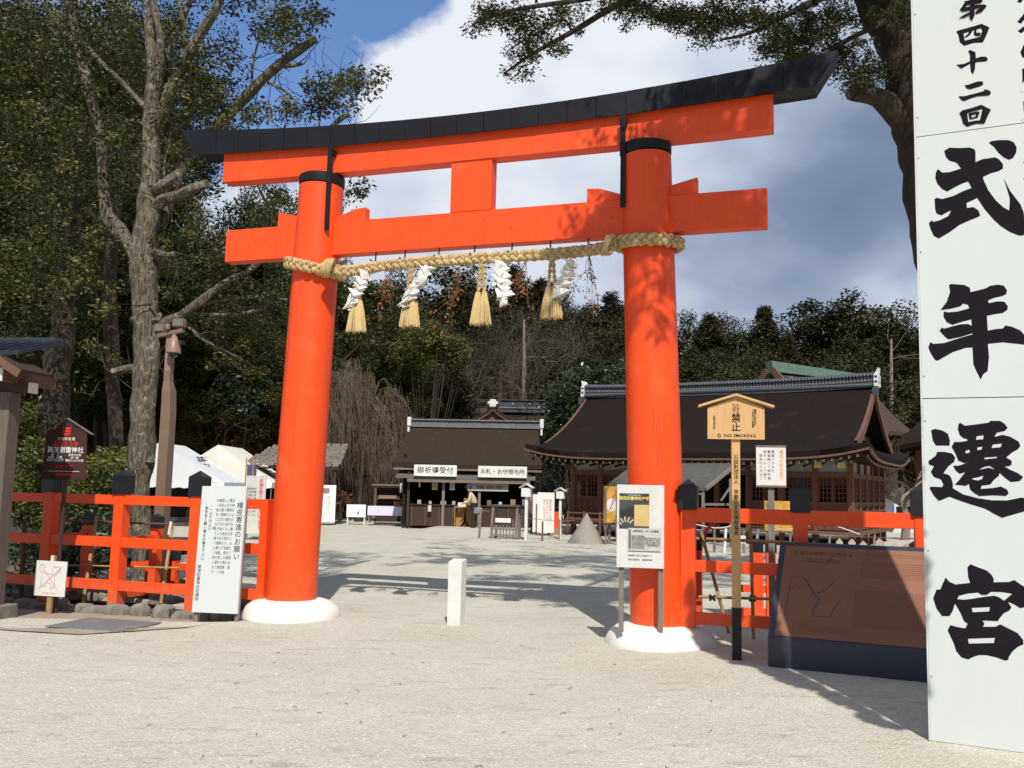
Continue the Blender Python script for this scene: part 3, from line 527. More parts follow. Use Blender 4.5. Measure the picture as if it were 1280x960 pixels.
# ================================================================ SIGNS AND BOARDS NEAR THE GATE
# tall white sign at the right edge
SG = (2.72, 6.08); SRZ = -R(26.4)
sg_ = thing('tall_sign', 'tall white sign board with big black brush characters at the right edge', 'sign', (SG[0], SG[1], 0), SRZ); sg_.rotation_euler.y = R(.25)
for i, (z0, z1) in enumerate(((.0, 2.197), (2.203, 4.007), (4.013, 5.82))):
    p_ = MB(); p_.box(.012, 1.018, .003, .20, z0, z1); p_.build('panel', white_board, sg_)
for x in (0, 1.019):
    p_ = MB(); p_.box(x, x+.011, -.002, .206, 0, 5.82); p_.build('edge_trim', white_board, sg_)
p_ = MB(); p_.box(-.04, 1.07, -.04, .25, 5.821, 5.87); p_.prism([(-.06, 5.871), (1.09, 5.871), (.51, 5.99)], -.08, .29); p_.build('cap', white_board, sg_)
screw = mat('screw_head', (.35, .35, .34), rough=.5, metal=.6)
for z in (.4, 1.2, 2.05, 2.35, 3.2, 3.86, 4.15, 4.9):
    for x in (.024,): s_ = MB(); s_.lathe([(.006, 0), (.0055, .003)], n=8); so_ = s_.build('screw', screw, sg_, (x, .003, z)); so_.rotation_euler = (PI/2, 0, 0)
for nm, zc in (('top', 0), ('siki', 0), ('nen', 0), ('sen', 0), ('guu', 0)):
    inked(BRUSH[nm], ink, sg_, .0015)
text('\n'.join('悠久の歴史を次世代へ'), .175, ink, sg_, (.735, .0022, 3.98), bold=.006, line=1.18)

# black stone plaque lying sloped beside it
plq = thing('stone_plaque', 'dark granite stand with a sloping copper information panel', 'information plaque', (2.31, 8.29, 0), -R(26.5))
d_ = .66; zf, zb2 = .275, 1.09; Wd = 1.9
m_ = MB(); m_.add([(0, 0, -.05), (Wd, 0, -.05), (Wd, d_+.12, -.05), (0, d_+.12, -.05), (0, 0, zf), (Wd, 0, zf), (Wd, d_, zb2), (0, d_, zb2), (0, d_+.12, zb2), (Wd, d_+.12, zb2)],
                  [(0, 1, 5, 4), (4, 5, 6, 7), (7, 6, 9, 8), (8, 9, 2, 3), (0, 4, 7, 8, 3), (1, 2, 9, 6, 5), (0, 3, 2, 1)])
m_.build('stone_block', granite, plq)
sl = math.atan2(zb2-zf, d_); ln = math.hypot(zb2-zf, d_)
copper = mat('copper_panel', (.235, .092, .046), (.205, .080, .040), 2.5, .55, .03, 40, metal=.0, spec=.5, c3=(.20, .082, .045), s3=1.2, f3=.58)
pn = bpy.data.objects.new('panel_mount', None)
tf = Matrix.Translation((0, 0, zf)) @ Matrix.Rotation(sl, 4, 'X')
m_ = MB(); m_.box(.055, Wd-.055, .035, ln-.045, 0, .008, tf=tf); cp_ = m_.build('copper_panel', copper, plq)
eng = mat('engraving', (.115, .045, .027), (.16, .062, .035), 20, .7); blu = mat('blue_enamel', (.075, .065, .13), rough=.5)
def onpanel(o, x, y): o.parent = cp_; o.matrix_local = tf @ Matrix.Translation((x, y, .0088)); return o
L_ = ln
onpanel(text('◎ 賀茂別雷神社の御案内 ◎', .042, eng, None, (0, 0, 0), bold=.0006, depth=.0003), .40, L_-.125)
onpanel(text('上賀茂神社と周辺の文化財について\n世界文化遺産「古都京都の文化財」', .022, eng, None, (0, 0, 0), depth=.0003, line=1.3), .40, L_-.20)
def bars(rows, x0, x1, y0, dy, h, nm='engraved_text', gap=.1):
    q = MB(); gg = random.Random(int(x0*1000+y0*77))
    for r_ in range(rows):
        x = x0; y = y0-r_*dy
        while x < x1:
            w = gg.uniform(.004, .013); q.add([(x, y, 0), (x+w, y, 0), (x+w, y+h*gg.uniform(.6, 1), 0), (x, y+h, 0)], [(0, 1, 2, 3)]); x += w+gg.uniform(.003, .007)+(.05 if gg.random() < gap*.1 else 0)
    o = q.build(nm, eng); return onpanel(o, 0, 0)
bars(2, .78, Wd-.12, L_-.105, .022, .008); bars(8, .74, Wd-.12, L_-.20, .022, .009); bars(22, .70, Wd-.12, L_-.50, .0175, .009, gap=0); bars(4, .26, .62, .16, .02, .009)
for pts, mm, r_ in ((((.26, .62), (.30, .56), (.33, .50), (.36, .45), (.40, .42), (.385, .36), (.36, .32), (.365, .26)), blu, .007), (((.52, .60), (.47, .54), (.43, .50), (.385, .475)), blu, .005), (((.14, .62), (.13, .45), (.12, .25)), eng, .0025), (((.14, .62), (.24, .63)), eng, .002), (((.14, .50), (.19, .54)), blu, .003), (((.58, .42), (.52, .30), (.50, .25), (.34, .245)), eng, .0025)):
    q = MB(); q.tube([(x, y*L_/1.0, 0) for x, y in curve_pts([Vector((a, b, 0)) for a, b in pts], 4) for x, y in [(x, y)]] if False else [(v_.x, v_.y*L_, 0) for v_ in curve_pts([Vector((a, b, 0)) for a, b in pts], 4)], r_, 4); onpanel(q.build('map_line', mm), 0, 0)

# NO SMOKING post
ns = thing('no_smoking_sign', 'pale wooden notice post reading NO SMOKING under a small gabled roof', 'sign', (2.11, 8.60, 0), -R(8))
m_ = MB(); m_.box(-.038, .038, -.038, .038, .50, 2.06, bev=.004); m_.build('post', new_wood, ns)
m_ = MB(); m_.box(-.041, .041, -.041, .041, -.04, .499, bev=.004); m_.build('black_foot', mat('black_tar_paint', (.012, .012, .013), rough=.5), ns)
m_ = MB(); m_.prism([(-.26, 2.045), (.26, 2.045), (.26, 2.34), (0, 2.44), (-.26, 2.34)], -.062, -.039); bd = m_.build('board', new_wood, ns)
for sgn in (-1, 1):
    m_ = MB(); m_.prism([(0, 2.45), (sgn*.345, 2.342), (sgn*.345, 2.362), (0, 2.472)], -.10, .03); m_.build('roof_board', new_wood, ns)
text('禁\n止', .086, ink, bd, (0, -.0635, 2.195), bold=.0009, line=.98); text('NO SMOKING', .040, ink, bd, (.035, -.0635, 2.077), bold=.0004, sx=1.15)
text(columns(['たき火', 'たばこ']), .036, ink, bd, (0, -.0635, 2.325), bold=0, line=.9)
text(columns(['重要文化財付近に', 'つき境内は火気厳禁']), .0205, ink, bd, (.165, -.0635, 2.24), bold=0, line=.95); text('\n'.join('京都市消防局'), .022, ink, bd, (-.2, -.0635, 2.20), bold=0, line=.98)
q = MB(); q.tube([(-.155+.0155*math.cos(i*PI/12), -.0635, 2.077+.0155*math.sin(i*PI/12)) for i in range(25)], .0022, 4, cap=False); q.tube([(-.166, -.0635, 2.088), (-.144, -.0635, 2.066)], .002, 4); q.build('no_smoking_mark', ink, bd)
text('\n'.join('公益財団法人\u3000京都古文化保存協会'), .046, ink, ns, (0, -.0388, 1.53), bold=.0006, line=1.02)

# small white notice on a grey stake behind the fence
p0 = at(964, 630, 10.6)
wn_ = thing('white_notice', 'small white notice with vertical writing on a grey stake behind the right fence', 'notice', (p0.x, 10.6, 0), -R(12))
m_ = MB(); m_.box(-.035, .035, -.02, .02, -.05, 1.72); m_.build('stake', grey_wood, wn_)
m_ = MB(); m_.box(-.165, .165, -.045, -.021, 1.64, 2.08, bev=.002); m_.build('board', paper_m, wn_); m_ = MB(); m_.box(-.17, .17, -.05, -.015, 2.0805, 2.10); m_.box(-.17, .17, -.05, -.015, 1.62, 1.6395); m_.build('frame_strip', grey_wood, wn_)
text(columns(['雪解けの水を', '賢者殿にて御祈祷', '授与いたして居り', '\u3000御朱印の方はこ']), .038, mat('grey_print', (.14, .14, .14)), wn_, (-.045, -.046, 1.87), bold=0, line=1.15, chars=1.35)
text('\n'.join('境内の名水あり'), .052, mat('orange_ink', (.75, .38, .10), rough=.6), wn_, (.115, -.046, 1.87), bold=.0006, line=.95)

# poster stand in front of the right pillar
P0 = TW(2.06, .44); ps_ = thing('poster_stand', 'white sheeted notice stand with two posters before the right pillar', 'notice stand', (P0.x-.02, P0.y-.02, .245), -R(10))
for x in (-.185, .20):
    m_ = MB(); m_.box(x-.024, x+.024, .0, .03, -.085, .62); m_.build('leg', grey_wood, ps_)
m_ = MB(); m_.box(-.232, .232, -.03, -.001, .545, 1.36, bev=.004); bdp = m_.build('board', mat('white_vinyl', (.64, .63, .60), (.57, .56, .54), 7, .35, .6, 6), ps_)
m_ = MB(); m_.box(-.208, .085, -.036, -.0305, .93, 1.275); p1_ = m_.build('poster', mat('dark_poster', (.045, .047, .055), (.075, .075, .08), 9, .5, c3=(.02, .02, .025), s3=7), ps_)
m_ = MB(); m_.box(-.06, .084, -.0385, -.0365, .955, 1.165); m_.build('gold_square', mat('gold_leaf_print', (.60, .44, .18), (.50, .35, .14), 12, .5), p1_)
text('賀茂別雷神社史跡', .038, mat('yellow_print', (.80, .66, .10), rough=.5), p1_, (-.06, -.0372, 1.225), bold=.0008); text('～世界文化遺産京都～', .014, paper_m, p1_, (-.06, -.0372, 1.257))
for k in range(5):
    th = R(150-26*k); q = MB(); q.bar((-.14+.05*math.cos(th), -.0392, .945+.05*math.sin(th)), (-.14+.10*math.cos(th), -.0392, .945+.10*math.sin(th)), .012, .001, up=(0, 1, 0)); q.build('pale_stroke', mat('pale_print', (.6, .52, .34), rough=.6), p1_)
m_ = MB(); m_.box(-.118, .20, -.0435, -.0405, .715, .935); p2_ = m_.build('newspaper_cutting', mat('newsprint', (.50, .50, .48), (.44, .44, .42), 30, .8), ps_)
m_ = MB(); m_.box(-.085, .045, -.0452, -.0437, .735, .865); m_.build('photograph', mat('news_photo', (.30, .30, .29), (.13, .13, .13), 14, .8, detail=6), p2_)
m_ = MB(); m_.box(-.113, -.092, -.0452, -.0437, .73, .92); m_.build('headline_bar', mat('grey_print', (.14, .14, .14), rough=.7), p2_)
text('上賀茂神社\u3000四十二回遷宮', .022, ink, p2_, (.05, -.0445, .905)); text('\n'.join(['春の特別公開の御案内と式年', '遷宮のお知らせをいたします', '社殿の修復は二十一年毎に', '行われて参りました境内の', '建物の多くは国宝または重', '要文化財に指定されており', 'この度の事業は御奉賛によ', 'り進められて居ります']), .0118, mat('grey_print', (.14, .14, .14)), p2_, (.122, -.0445, .80), line=.95)
text('御奉賛の受付は社務所にて\n\n賀茂別雷神社\u3000遷宮事務局', .020, mat('grey_print', (.14, .14, .14)), ps_, (.0, -.0312, .645))
for x, z in ((-.215, 1.34), (.215, 1.34), (.215, 1.10), (.215, .93), (-.215, .57), (.215, .57), (0, 1.32)):
    q = MB(); q.lathe([(.004, 0), (.003, .002)], n=6); qo = q.build('pin', black_cap, ps_, (x, -.0305, z)); qo.rotation_euler = (PI/2, 0, 0)

# white text board leaning on the left fence
b0 = at(269, 762, 10.55)
wb = thing('text_board', 'white leaning board of black vertical text against the left fence', 'sign board', (b0.x, 10.55, 0), -R(14)); wb.rotation_euler.x = -R(4); wb.rotation_euler.y = -R(.9)
m_ = MB(); m_.box(-.285, .285, -.02, .012, .075, 1.50, bev=.003); m_.build('board', white_board, wb)
for x in (-.25, .262): m_ = MB(); m_.box(x-.022, x+.022, .0125, .045, -.09, 1.35); m_.build('leg', grey_wood, wb)
text('\n'.join('檜皮寄進のお願い'), .082, ink, wb, (.222, -.021, .99), bold=0, line=1.0)
body = ['当神社は式年遷宮にあたり御本殿', '葺き替えを行います。葺き替え', 'に必要な檜皮は全国の皆様の御奉納', 'により賄われて居ります。この度は', '国宝重要文化財の社殿の屋根を葺く', '檜皮を一口千円より御寄進を賜り', '永く後世に伝えて参りたく存じます']
text(columns([b[:18] for b in body]), .042, mat('soft_print', (.16, .15, .17)), wb, (.035, -.021, .93), line=1.28, sx=.80)
text('\n'.join('記'), .04, ink, wb, (-.09, -.021, 1.02)); text('\n'.join('・一口千円より')+'', .042, ink, wb, (-.145, -.021, 1.14), line=1.05); text('\n'.join('・御芳名と願い事をお書き下さい'), .042, ink, wb, (-.205, -.021, .98), line=1.05)
text('\n'.join('賀茂別雷神社社務所'), .045, ink, wb, (-.235, -.021, .40), line=1.0)

# brown heritage sign and dog sign at the left
h0 = at(69, 765, 11.35)
hs = thing('heritage_sign', 'dark brown gable-topped sign with red and white lettering on a thin pole', 'sign', (h0.x, 11.35, 0), -R(4))
brown_s = mat('brown_enamel', (.060, .026, .022), (.05, .022, .019), 4, .45)
m_ = MB(); m_.tube([(.0, .0, -.14), (0, 0, 1.62)], .026, 12); m_.build('pole', brown_s, hs)
m_ = MB(); m_.prism([(-.275, 1.53), (.275, 1.53), (.255, 2.12), (.0, 2.27), (-.13, 2.18), (-.155, 2.145), (-.19, 2.16), (-.255, 2.12)], -.045, -.028); hb = m_.build('board', brown_s, hs)
m_ = MB(); m_.bar((0, -.04, 2.285), (.335, -.04, 2.09), .05, .012); m_.bar((0, -.04, 2.285), (-.15, -.04, 2.195), .05, .012); m_.bar((-.2, -.04, 2.165), (-.285, -.04, 2.115), .05, .012); m_.build('roof_strip', mat('grey_strip', (.17, .14, .13)), hs)
redi = mat('red_print', (.70, .035, .03), rough=.5); whi = mat('white_print', (.82, .82, .85), rough=.5); crm = mat('cream_print', (.80, .72, .50), rough=.5)
for k in range(3):
    z = 2.185-.035*k; q = MB(); q.prism([(-.055, z), (-.04, z-.012), (.04, z-.012), (.055, z), (.048, z-.03), (.02, z-.03-.008), (-.02, z-.03-.008), (-.048, z-.03)], -.0475, -.0455); q.build('emblem', redi, hb)
text('文化財愛護', .043, crm, hb, (0, -.0465, 2.03), bold=.0003, chars=1.15); text('重要文化財', .06, redi, hb, (0, -.0465, 1.968), bold=.0006, chars=1.2); text('賀茂別雷神社', .078, whi, hb, (0, -.0465, 1.892), bold=.0008)
text('国\u3000宝\n本殿・権殿\n火災予防運動', .036, whi, hb, (-.125, -.0465, 1.80), bold=.0001, line=.95); text('重要文化財\n四一棟\n電気と火の注意', .033, whi, hb, (.125, -.0465, 1.80), bold=.0001, line=1.02)
text('火気厳禁', .047, redi, hb, (0, -.0465, 1.685), bold=.0012, chars=1.45); text('HITACHI', .042, redi, hb, (0, -.0465, 1.593), bold=.0016, sx=1.25)
m_ = MB(); m_.box(-.2, .2, -.0475, -.0455, 1.632, 1.637); m_.build('cream_line', crm, hb)
dg = thing('dog_sign', 'small square white sign with a crossed out dog on a wooden stake', 'sign', (h0.x-.02, 11.22, 0), -R(9)); dg.rotation_euler.y = R(1)
m_ = MB(); m_.box(-.03, .03, -.005, .03, -.13, .62); m_.build('stake', bamboo_m, dg)
m_ = MB(); m_.box(-.205, .205, -.022, -.006, .14, .555, bev=.002); db = m_.build('board', paper_m, dg)
m_ = MB(); m_.box(-.018, .018, -.02, .0, .556, .62); m_.build('white_tape', paper_m, dg)
dog = [[(.03, .47), (.035, .50), (.055, .485), (.085, .485), (.105, .50), (.11, .47), (.125, .455), (.12, .43), (.10, .425), (.085, .40), (.06, .385), (.05, .36), (.06, .33), (.065, .26), (.05, .24), (.045, .27), (.03, .22), (.01, .235), (.012, .29), (-.04, .295), (-.055, .25), (-.075, .245), (-.08, .28), (-.105, .25), (-.12, .27), (-.11, .35), (-.115, .42), (-.145, .44), (-.15, .48), (-.125, .51), (-.085, .505), (-.07, .47)], [(-.115, .435), (-.06, .405), (.02, .395), (.03, .47)]]
q = MB()
for l_ in dog: q.tube([(x, -.0228, z) for x, z in l_], .0022, 4)
q.build('dog_outline', mat('grey_print', (.14, .14, .14)), db)
q = MB(); q.tube([(-.13, -.0236, .50), (.11, -.0236, .215)], .0028, 4); q.tube([(-.14, -.0236, .22), (.145, -.0236, .49)], .0028, 4); q.build('red_cross', redi, db)
text('犬の連込禁止', .028, mat('faded_red', (.62, .33, .25)), db, (0, -.0226, .175), chars=1.35)
ps2 = TW(-2.2, 0)

# white post standing in the opening
wp = MB(); wp.add([(-.078, -.075, 0), (.078, -.075, 0), (.078, .075, 0), (-.078, .075, 0), (-.080, -.078, .705), (.082, -.078, .715), (.082, .078, .735), (-.080, .078, .735)], [(3, 2, 1, 0), (4, 5, 6, 7), (0, 1, 5, 4), (1, 2, 6, 5), (2, 3, 7, 6), (3, 0, 4, 7)])
wpo = wp.build('white_post', white_paint, loc=(-.575, 10.58, -.005), rz=-R(18)); tag(wpo, 'short white painted post with a chipped foot in the middle of the gateway', 'post')
# ================================================================ HALLS
def grid_surface(mb, xs_, ys_, f, thick):
    nx_, ny_ = len(xs_), len(ys_); top = [(x, y, f(x, y)) for y in ys_ for x in xs_]; b = nx_*ny_
    bot = [(x, y, z-thick) for x, y, z in top]; q = lambda i, j: j*nx_+i
    F = [(q(i, j), q(i+1, j), q(i+1, j+1), q(i, j+1)) for j in range(ny_-1) for i in range(nx_-1)]
    F += [tuple(k+b for k in f_[::-1]) for f_ in F]
    for i in range(nx_-1): F += [(q(i+1, 0), q(i, 0), q(i, 0)+b, q(i+1, 0)+b), (q(i, ny_-1), q(i+1, ny_-1), q(i+1, ny_-1)+b, q(i, ny_-1)+b)]
    for j in range(ny_-1): F += [(q(0, j), q(0, j+1), q(0, j+1)+b, q(0, j)+b), (q(nx_-1, j+1), q(nx_-1, j), q(nx_-1, j)+b, q(nx_-1, j+1)+b)]
    mb.add(top+bot, F, True); return mb
eave_m = mat('eave_edge_wood', (.15, .080, .048), (.10, .052, .034), 5, .7)
gold = mat('gilt_cap', (.62, .45, .14), (.5, .34, .1), 8, .45, metal=.3)
white_rough = mat('white_ornament', (.70, .70, .69), (.52, .52, .52), 14, .7, .5, 30)
curtain = mat('grey_curtain', (.30, .29, .28), (.24, .235, .23), 4, .9, .2, 12)
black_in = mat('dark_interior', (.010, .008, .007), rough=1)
redwood = mat('reddish_wood', (.17, .070, .044), (.11, .046, .030), 6, .7, .2, 30, stretch=(8, 8, 1))

# --- the dance hall on the right
LX = 11.1; DS = 7.64; hs_ = DS/2
hall = thing('large_hall', 'long wooden hall with a sweeping dark bark roof and lattice walls on the right', 'shrine hall', (10.0, 25.5, 0), -R(31))
def lift(x): q = abs(x+LX/2)/(LX/2); return .33*max(0, q)**5
def zfront(x, y):
    u = 1-abs(y-hs_)/hs_; return 2.74+lift(x)*(1-u)**2+2.28*(.60*u+.40*u*u)
ysr = [hs_-hs_*math.cos(PI*i/22) if False else DS*i/22 for i in range(23)]
m_ = MB(); grid_surface(m_, list(np.linspace(-LX+.5, -.5, 34)), ysr, zfront, .20); roof = m_.build('roof', hall_bark, hall)
def zend(x, y, x0, sgn):        # skirt roof round the gable ends
    q = (x-x0)*sgn; u = 1-abs(y-hs_)/hs_; cz = abs(y-hs_)/hs_
    return min(2.74+lift(x if abs(x+LX/2) < LX/2 else x0)*(cz**4)+q*.42+.0*u, zfront(x, y)-.0)
for x0, sgn in ((0, -1), (-LX, 1)):
    m_ = MB(); xx_ = [x0+sgn*1.35*i/6 for i in range(7)]
    if sgn < 0: xx_ = xx_[::-1]
    grid_surface(m_, xx_, ysr, lambda x, y: zend(x, y, x0, sgn)-.012, .19); m_.build('skirt_roof', hall_bark, hall)
    xb = x0+sgn*.5                # bargeboards and gable wall
    for s0, s1 in ((0.55, hs_), (DS-.55, hs_)):
        b_ = MB(); pts = [(xb-sgn*.03, s0+(s1-s0)*i/10) for i in range(11)]; vs = []
        for x, y in pts:
            z = zfront(x0+sgn*.6, y); vs += [(x-.045, y, z-.27), (x+.045, y, z-.27), (x+.045, y, z+.02), (x-.045, y, z+.02)]
        b_.add(vs, [(4*k+j, 4*k+(j+1) % 4, 4*k+4+(j+1) % 4, 4*k+4+j) for k in range(10) for j in range(4)]); b_.build('bargeboard', eave_m, hall)
    xg = x0+sgn*1.15; pts = [(s, zfront(xg, s)-.25) for s in np.linspace(.9, DS-.9, 17)]
    b_ = MB(); b_.add([(xg, s, z) for s, z in pts]+[(xg, DS-.9, 2.9), (xg, .9, 2.9)], [tuple(range(19))]); b_.build('gable_wall', dark_wood, hall)
    b_ = MB(); b_.box(xg-sgn*.10-.05, xg-sgn*.10+.05, 1.6, DS-1.6, 3.35, 3.5); b_.box(xg-sgn*.1-.04, xg-sgn*.1+.04, hs_-.1, hs_+.1, 3.5, 4.5); b_.build('gable_frame', redwood, hall)
m_ = MB(); xr = list(np.linspace(-LX+.42, -.42, 30)); vs = []
for x in xr:
    zt_ = 4.99+.11*(abs(x+LX/2)/(LX/2))**3
    vs += [(x, hs_-.20, zt_-.1), (x, hs_+.20, zt_-.1), (x, hs_+.17, zt_+.30), (x, hs_+.24, zt_+.31), (x, hs_, zt_+.40), (x, hs_-.24, zt_+.31), (x, hs_-.17, zt_+.30)]
k7 = len(xr); m_.add(vs, [(7*k+j, 7*k+(j+1) % 7, 7*k+7+(j+1) % 7, 7*k+7+j) for k in range(k7-1) for j in range(7)]+[tuple(range(7)), tuple(range(7*k7-7, 7*k7))[::-1]])
ridge = m_.build('ridge', tile_m, hall)
m_ = MB()
for i in range(95):
    x = -LX+.5+(LX-1)*i/94; zt_ = 4.99+.11*(abs(x+LX/2)/(LX/2))**3
    m_.box(x-.03, x+.03, hs_-.215, hs_-.171, zt_+.10, zt_+.16); m_.box(x-.03, x+.03, hs_-.255, hs_-.241, zt_+.27, zt_+.325)
stuff(m_.build('ridge_tile', mat('pale_tile', (.17, .175, .19), (.13, .13, .14), 9), ridge))
m_ = MB(); m_.bar((-LX+.42, hs_-.26, 5.06), (-.42, hs_-.26, 5.06), .03, .03) ; m_.build('ridge_line', mat('pale_tile', (.26, .265, .28)), ridge)
for x, sg in ((-LX+.38, -1), (-.38, 1)):
    m_ = MB(); m_.box(x-.06, x+.06, hs_-.27, hs_+.27, 4.98, 5.38, bev=.02); m_.prism([(x-.05, 5.38), (x+.05, 5.38), (x+sg*.07, 5.60)], hs_-.22, hs_+.22); o_ = m_.build('ridge_end', white_rough, hall)
    m_ = MB()
    for dy in (-.13, .0, .13): m_.lathe([(.05, 0), (.05, .01)], n=10)
    m_ = MB(); q = (x+sg*.063)
    for dy, dz in ((-.12, 0), (.12, 0), (0, .14)): m_.add([(q, hs_+dy+.055*math.cos(a), 5.13+dz+.055*math.sin(a)) for a in np.linspace(0, 2*PI, 10)[:-1]], [tuple(range(9))])
    y_ = hs_-.272
    for dx, dz in ((-.0, .10), (0, .26)): m_.add([(x+.045*math.cos(a)+dx, y_, 5.04+dz+.045*math.sin(a)) for a in np.linspace(0, 2*PI, 10)[:-1]], [tuple(range(9))])
    m_.build('crest', black_cap, o_)
    m_ = MB(); m_.box(x-.08, x+.08, hs_-.42, hs_-.22, 4.68, 4.95); m_.build('hanging_tile', tile_m, hall)
# eave edge, rafters with gilt caps
m_ = MB(); vs = []
for i in range(41):
    x = -LX+LX*i/40; z = 2.74+lift(x); vs += [(x, -.03, z-.23), (x, .04, z-.23), (x, .04, z-.17), (x, -.03, z-.17)]
m_.add(vs, [(4*k+j, 4*k+(j+1) % 4, 4*k+4+(j+1) % 4, 4*k+4+j) for k in range(40) for j in range(4)]); m_.build('eave_board', eave_m, hall)
m_ = MB(); vs = []
for i in range(21):
    y = DS*i/20; z = 2.74+.33*(abs(y-hs_)/hs_)**4; vs += [(-.04, y, z-.24), (.03, y, z-.24), (.03, y, z-.18), (-.04, y, z-.18)]
m_.add(vs, [(4*k+j, 4*k+(j+1) % 4, 4*k+4+(j+1) % 4, 4*k+4+j) for k in range(20) for j in range(4)]); m_.build('eave_board', eave_m, hall)
m_ = MB(); c_ = MB()
for i in range(46):
    x = -LX+.35+(LX-.7)*i/45; z = 2.74+lift(x)-.31
    m_.bar((x, .12, z), (x, 1.6, z+.30), .055, .075); c_.box(x-.030, x+.030, .108, .119, z-.045, z+.035)
    if i % 2 == 0: m_.bar((x, .42, z-.13), (x, 1.6, z+.05), .05, .06); c_.box(x-.026, x+.026, .408, .419, z-.17, z-.105)
for i in range(26):
    y = .35+(DS-.7)*i/25; z = 2.74+.33*(abs(y-hs_)/hs_)**4-.31; m_.bar((-.12, y, z), (-1.3, y, z+.2), .055, .075); c_.box(-.119, -.108, y-.03, y+.03, z-.045, z+.035)
stuff(m_.build('rafter', dark_wood, hall)); stuff(c_.build('rafter_cap', mat('worn_cap', (.50, .43, .26), (.35, .28, .15), 8, .5), hall))
for y in (.9,):
    for x in (-1.5, -.85):
        m_ = MB(); m_.box(x-.09, x+.09, .33, .46, 2.31, 2.47); m_.build('gilt_fitting', gold, hall)
# walls
xw0, xw1, yw, yb = -9.95, -.80, 1.45, 7.0
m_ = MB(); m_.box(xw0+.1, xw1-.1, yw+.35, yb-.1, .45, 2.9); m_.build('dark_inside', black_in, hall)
cols_x = [xw0+(xw1-xw0)*i/9 for i in range(10)]
for x in cols_x:
    m_ = MB(); m_.box(x-.075, x+.075, yw-.075, yw+.075, 0, 2.72); m_.build('column', redwood, hall)
for k in range(1, 6):
    y = yw+(yb-yw)*k/5; m_ = MB(); m_.box(xw1-.075, xw1+.075, y-.075, y+.075, 0, 2.72); m_.build('column', redwood, hall)
m_ = MB(); m_.box(xw0-.3, xw1+.3, yw-.5, yb+.3, .38, .47); m_.build('floor_edge', brown_wood, hall)
m_ = MB(); m_.box(xw0, xw1+.02, yw-.06, yw+.06, 2.10, 2.20); m_.box(xw1-.06, xw1+.06, yw+.061, yb, 2.10, 2.20); m_.build('wall_plate', brown_wood, hall)
def shutter(mb, x0, x1, y, ax=0):
    def bx(a0, a1, z0, z1, d): 
        if ax == 0: mb.box(a0, a1, y-d, y+.02, z0, z1)
        else: mb.box(y-.02, y+d, a0, a1, z0, z1)
    bx(x0, x1, .50, 1.24, .010); w = (x1-x0)
    for k in range(5): a = x0+w*k/4; bx(max(x0, a-.018), min(x1, a+.018), .50, 1.24, .045)
    for k in range(5): z = .52+.70*k/4; bx(x0, x1, z-.018, z+.018, .040)
    bx(x0, x1, 1.245, 1.33, .060)
    for a in (x0, x0+w/2-.02, x1-.04): bx(a, a+.04, 1.335, 2.09, .035)
    bx(x0, x1, 2.05, 2.095, .045)
def grille(mb, x0, x1, y, ax=0):
    n_ = int((x1-x0)/.11)
    for k in range(n_+1):
        a = x0+(x1-x0)*k/n_
        if ax == 0: mb.box(a-.011, a+.011, y-.012, y+.01, 1.34, 2.05)
        else: mb.box(y-.01, y+.012, a-.011, a+.011, 1.34, 2.05)
    for z in (1.46, 1.60, 1.74):
        if ax == 0: mb.box(x0, x1, y-.015, y-.0125, z-.01, z+.01)
        else: mb.box(y+.0125, y+.015, x0, x1, z-.01, z+.01)
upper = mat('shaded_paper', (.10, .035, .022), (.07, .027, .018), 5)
for i in range(9):
    x0, x1 = cols_x[i]+.078, cols_x[i+1]-.078
    if i in (4, 5): continue
    m_ = MB(); shutter(m_, x0, x1, yw); s_ = m_.build('shutter', redwood, hall)
    m_ = MB(); grille(m_, x0+.04, x1-.04, yw+.0); m_.build('grille', redwood, s_)
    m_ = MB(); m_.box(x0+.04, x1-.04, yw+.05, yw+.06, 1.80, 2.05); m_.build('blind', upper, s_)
for k in range(5):
    y0, y1 = yw+(yb-yw)*k/5+.078, yw+(yb-yw)*(k+1)/5-.078
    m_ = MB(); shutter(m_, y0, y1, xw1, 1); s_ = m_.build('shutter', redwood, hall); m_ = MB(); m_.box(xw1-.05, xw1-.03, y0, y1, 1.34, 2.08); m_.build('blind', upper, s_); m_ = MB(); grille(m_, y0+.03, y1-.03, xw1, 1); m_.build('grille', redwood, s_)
for i in range(9):              # cloth hung over the bays, scalloped at the top
    x0, x1 = cols_x[i]+.08, cols_x[i+1]-.08
    poly = [(x0, 2.205), (x1, 2.205)]+[(x0+(x1-x0)*(1-k/8), 2.56+.05*abs(math.sin(PI*k/8*2))) for k in range(9)]
    m_ = MB(); m_.prism(poly, yw-.02, yw+.0); m_.build('cloth', curtain, hall)
for k in range(3):
    y0, y1 = yw+(yb-yw)*k/5+.09, yw+(yb-yw)*(k+1)/5-.09; m_ = MB(); m_.box(xw1-.02, xw1, y0, y1, 2.205, 2.55); m_.build('cloth', curtain, hall)
for i in range(2, 9, 3):
    m_ = MB(); m_.lathe([(.06, .02), (.06, .38)], n=10); m_.build('floor_post', dark_wood, hall, (cols_x[i], yw-.3, 0))
m_ = MB(); m_.box(-9.9, -4.9, yw-.62, yw-.58, .55, .60); m_.box(-9.9, -4.9, yw-.62, yw-.58, .74, .78)
for i in range(9): x = -9.85+i*.6; m_.box(x-.03, x+.03, yw-.63, yw-.57, .1, .82)
m_.build('railing', brown_wood, hall)
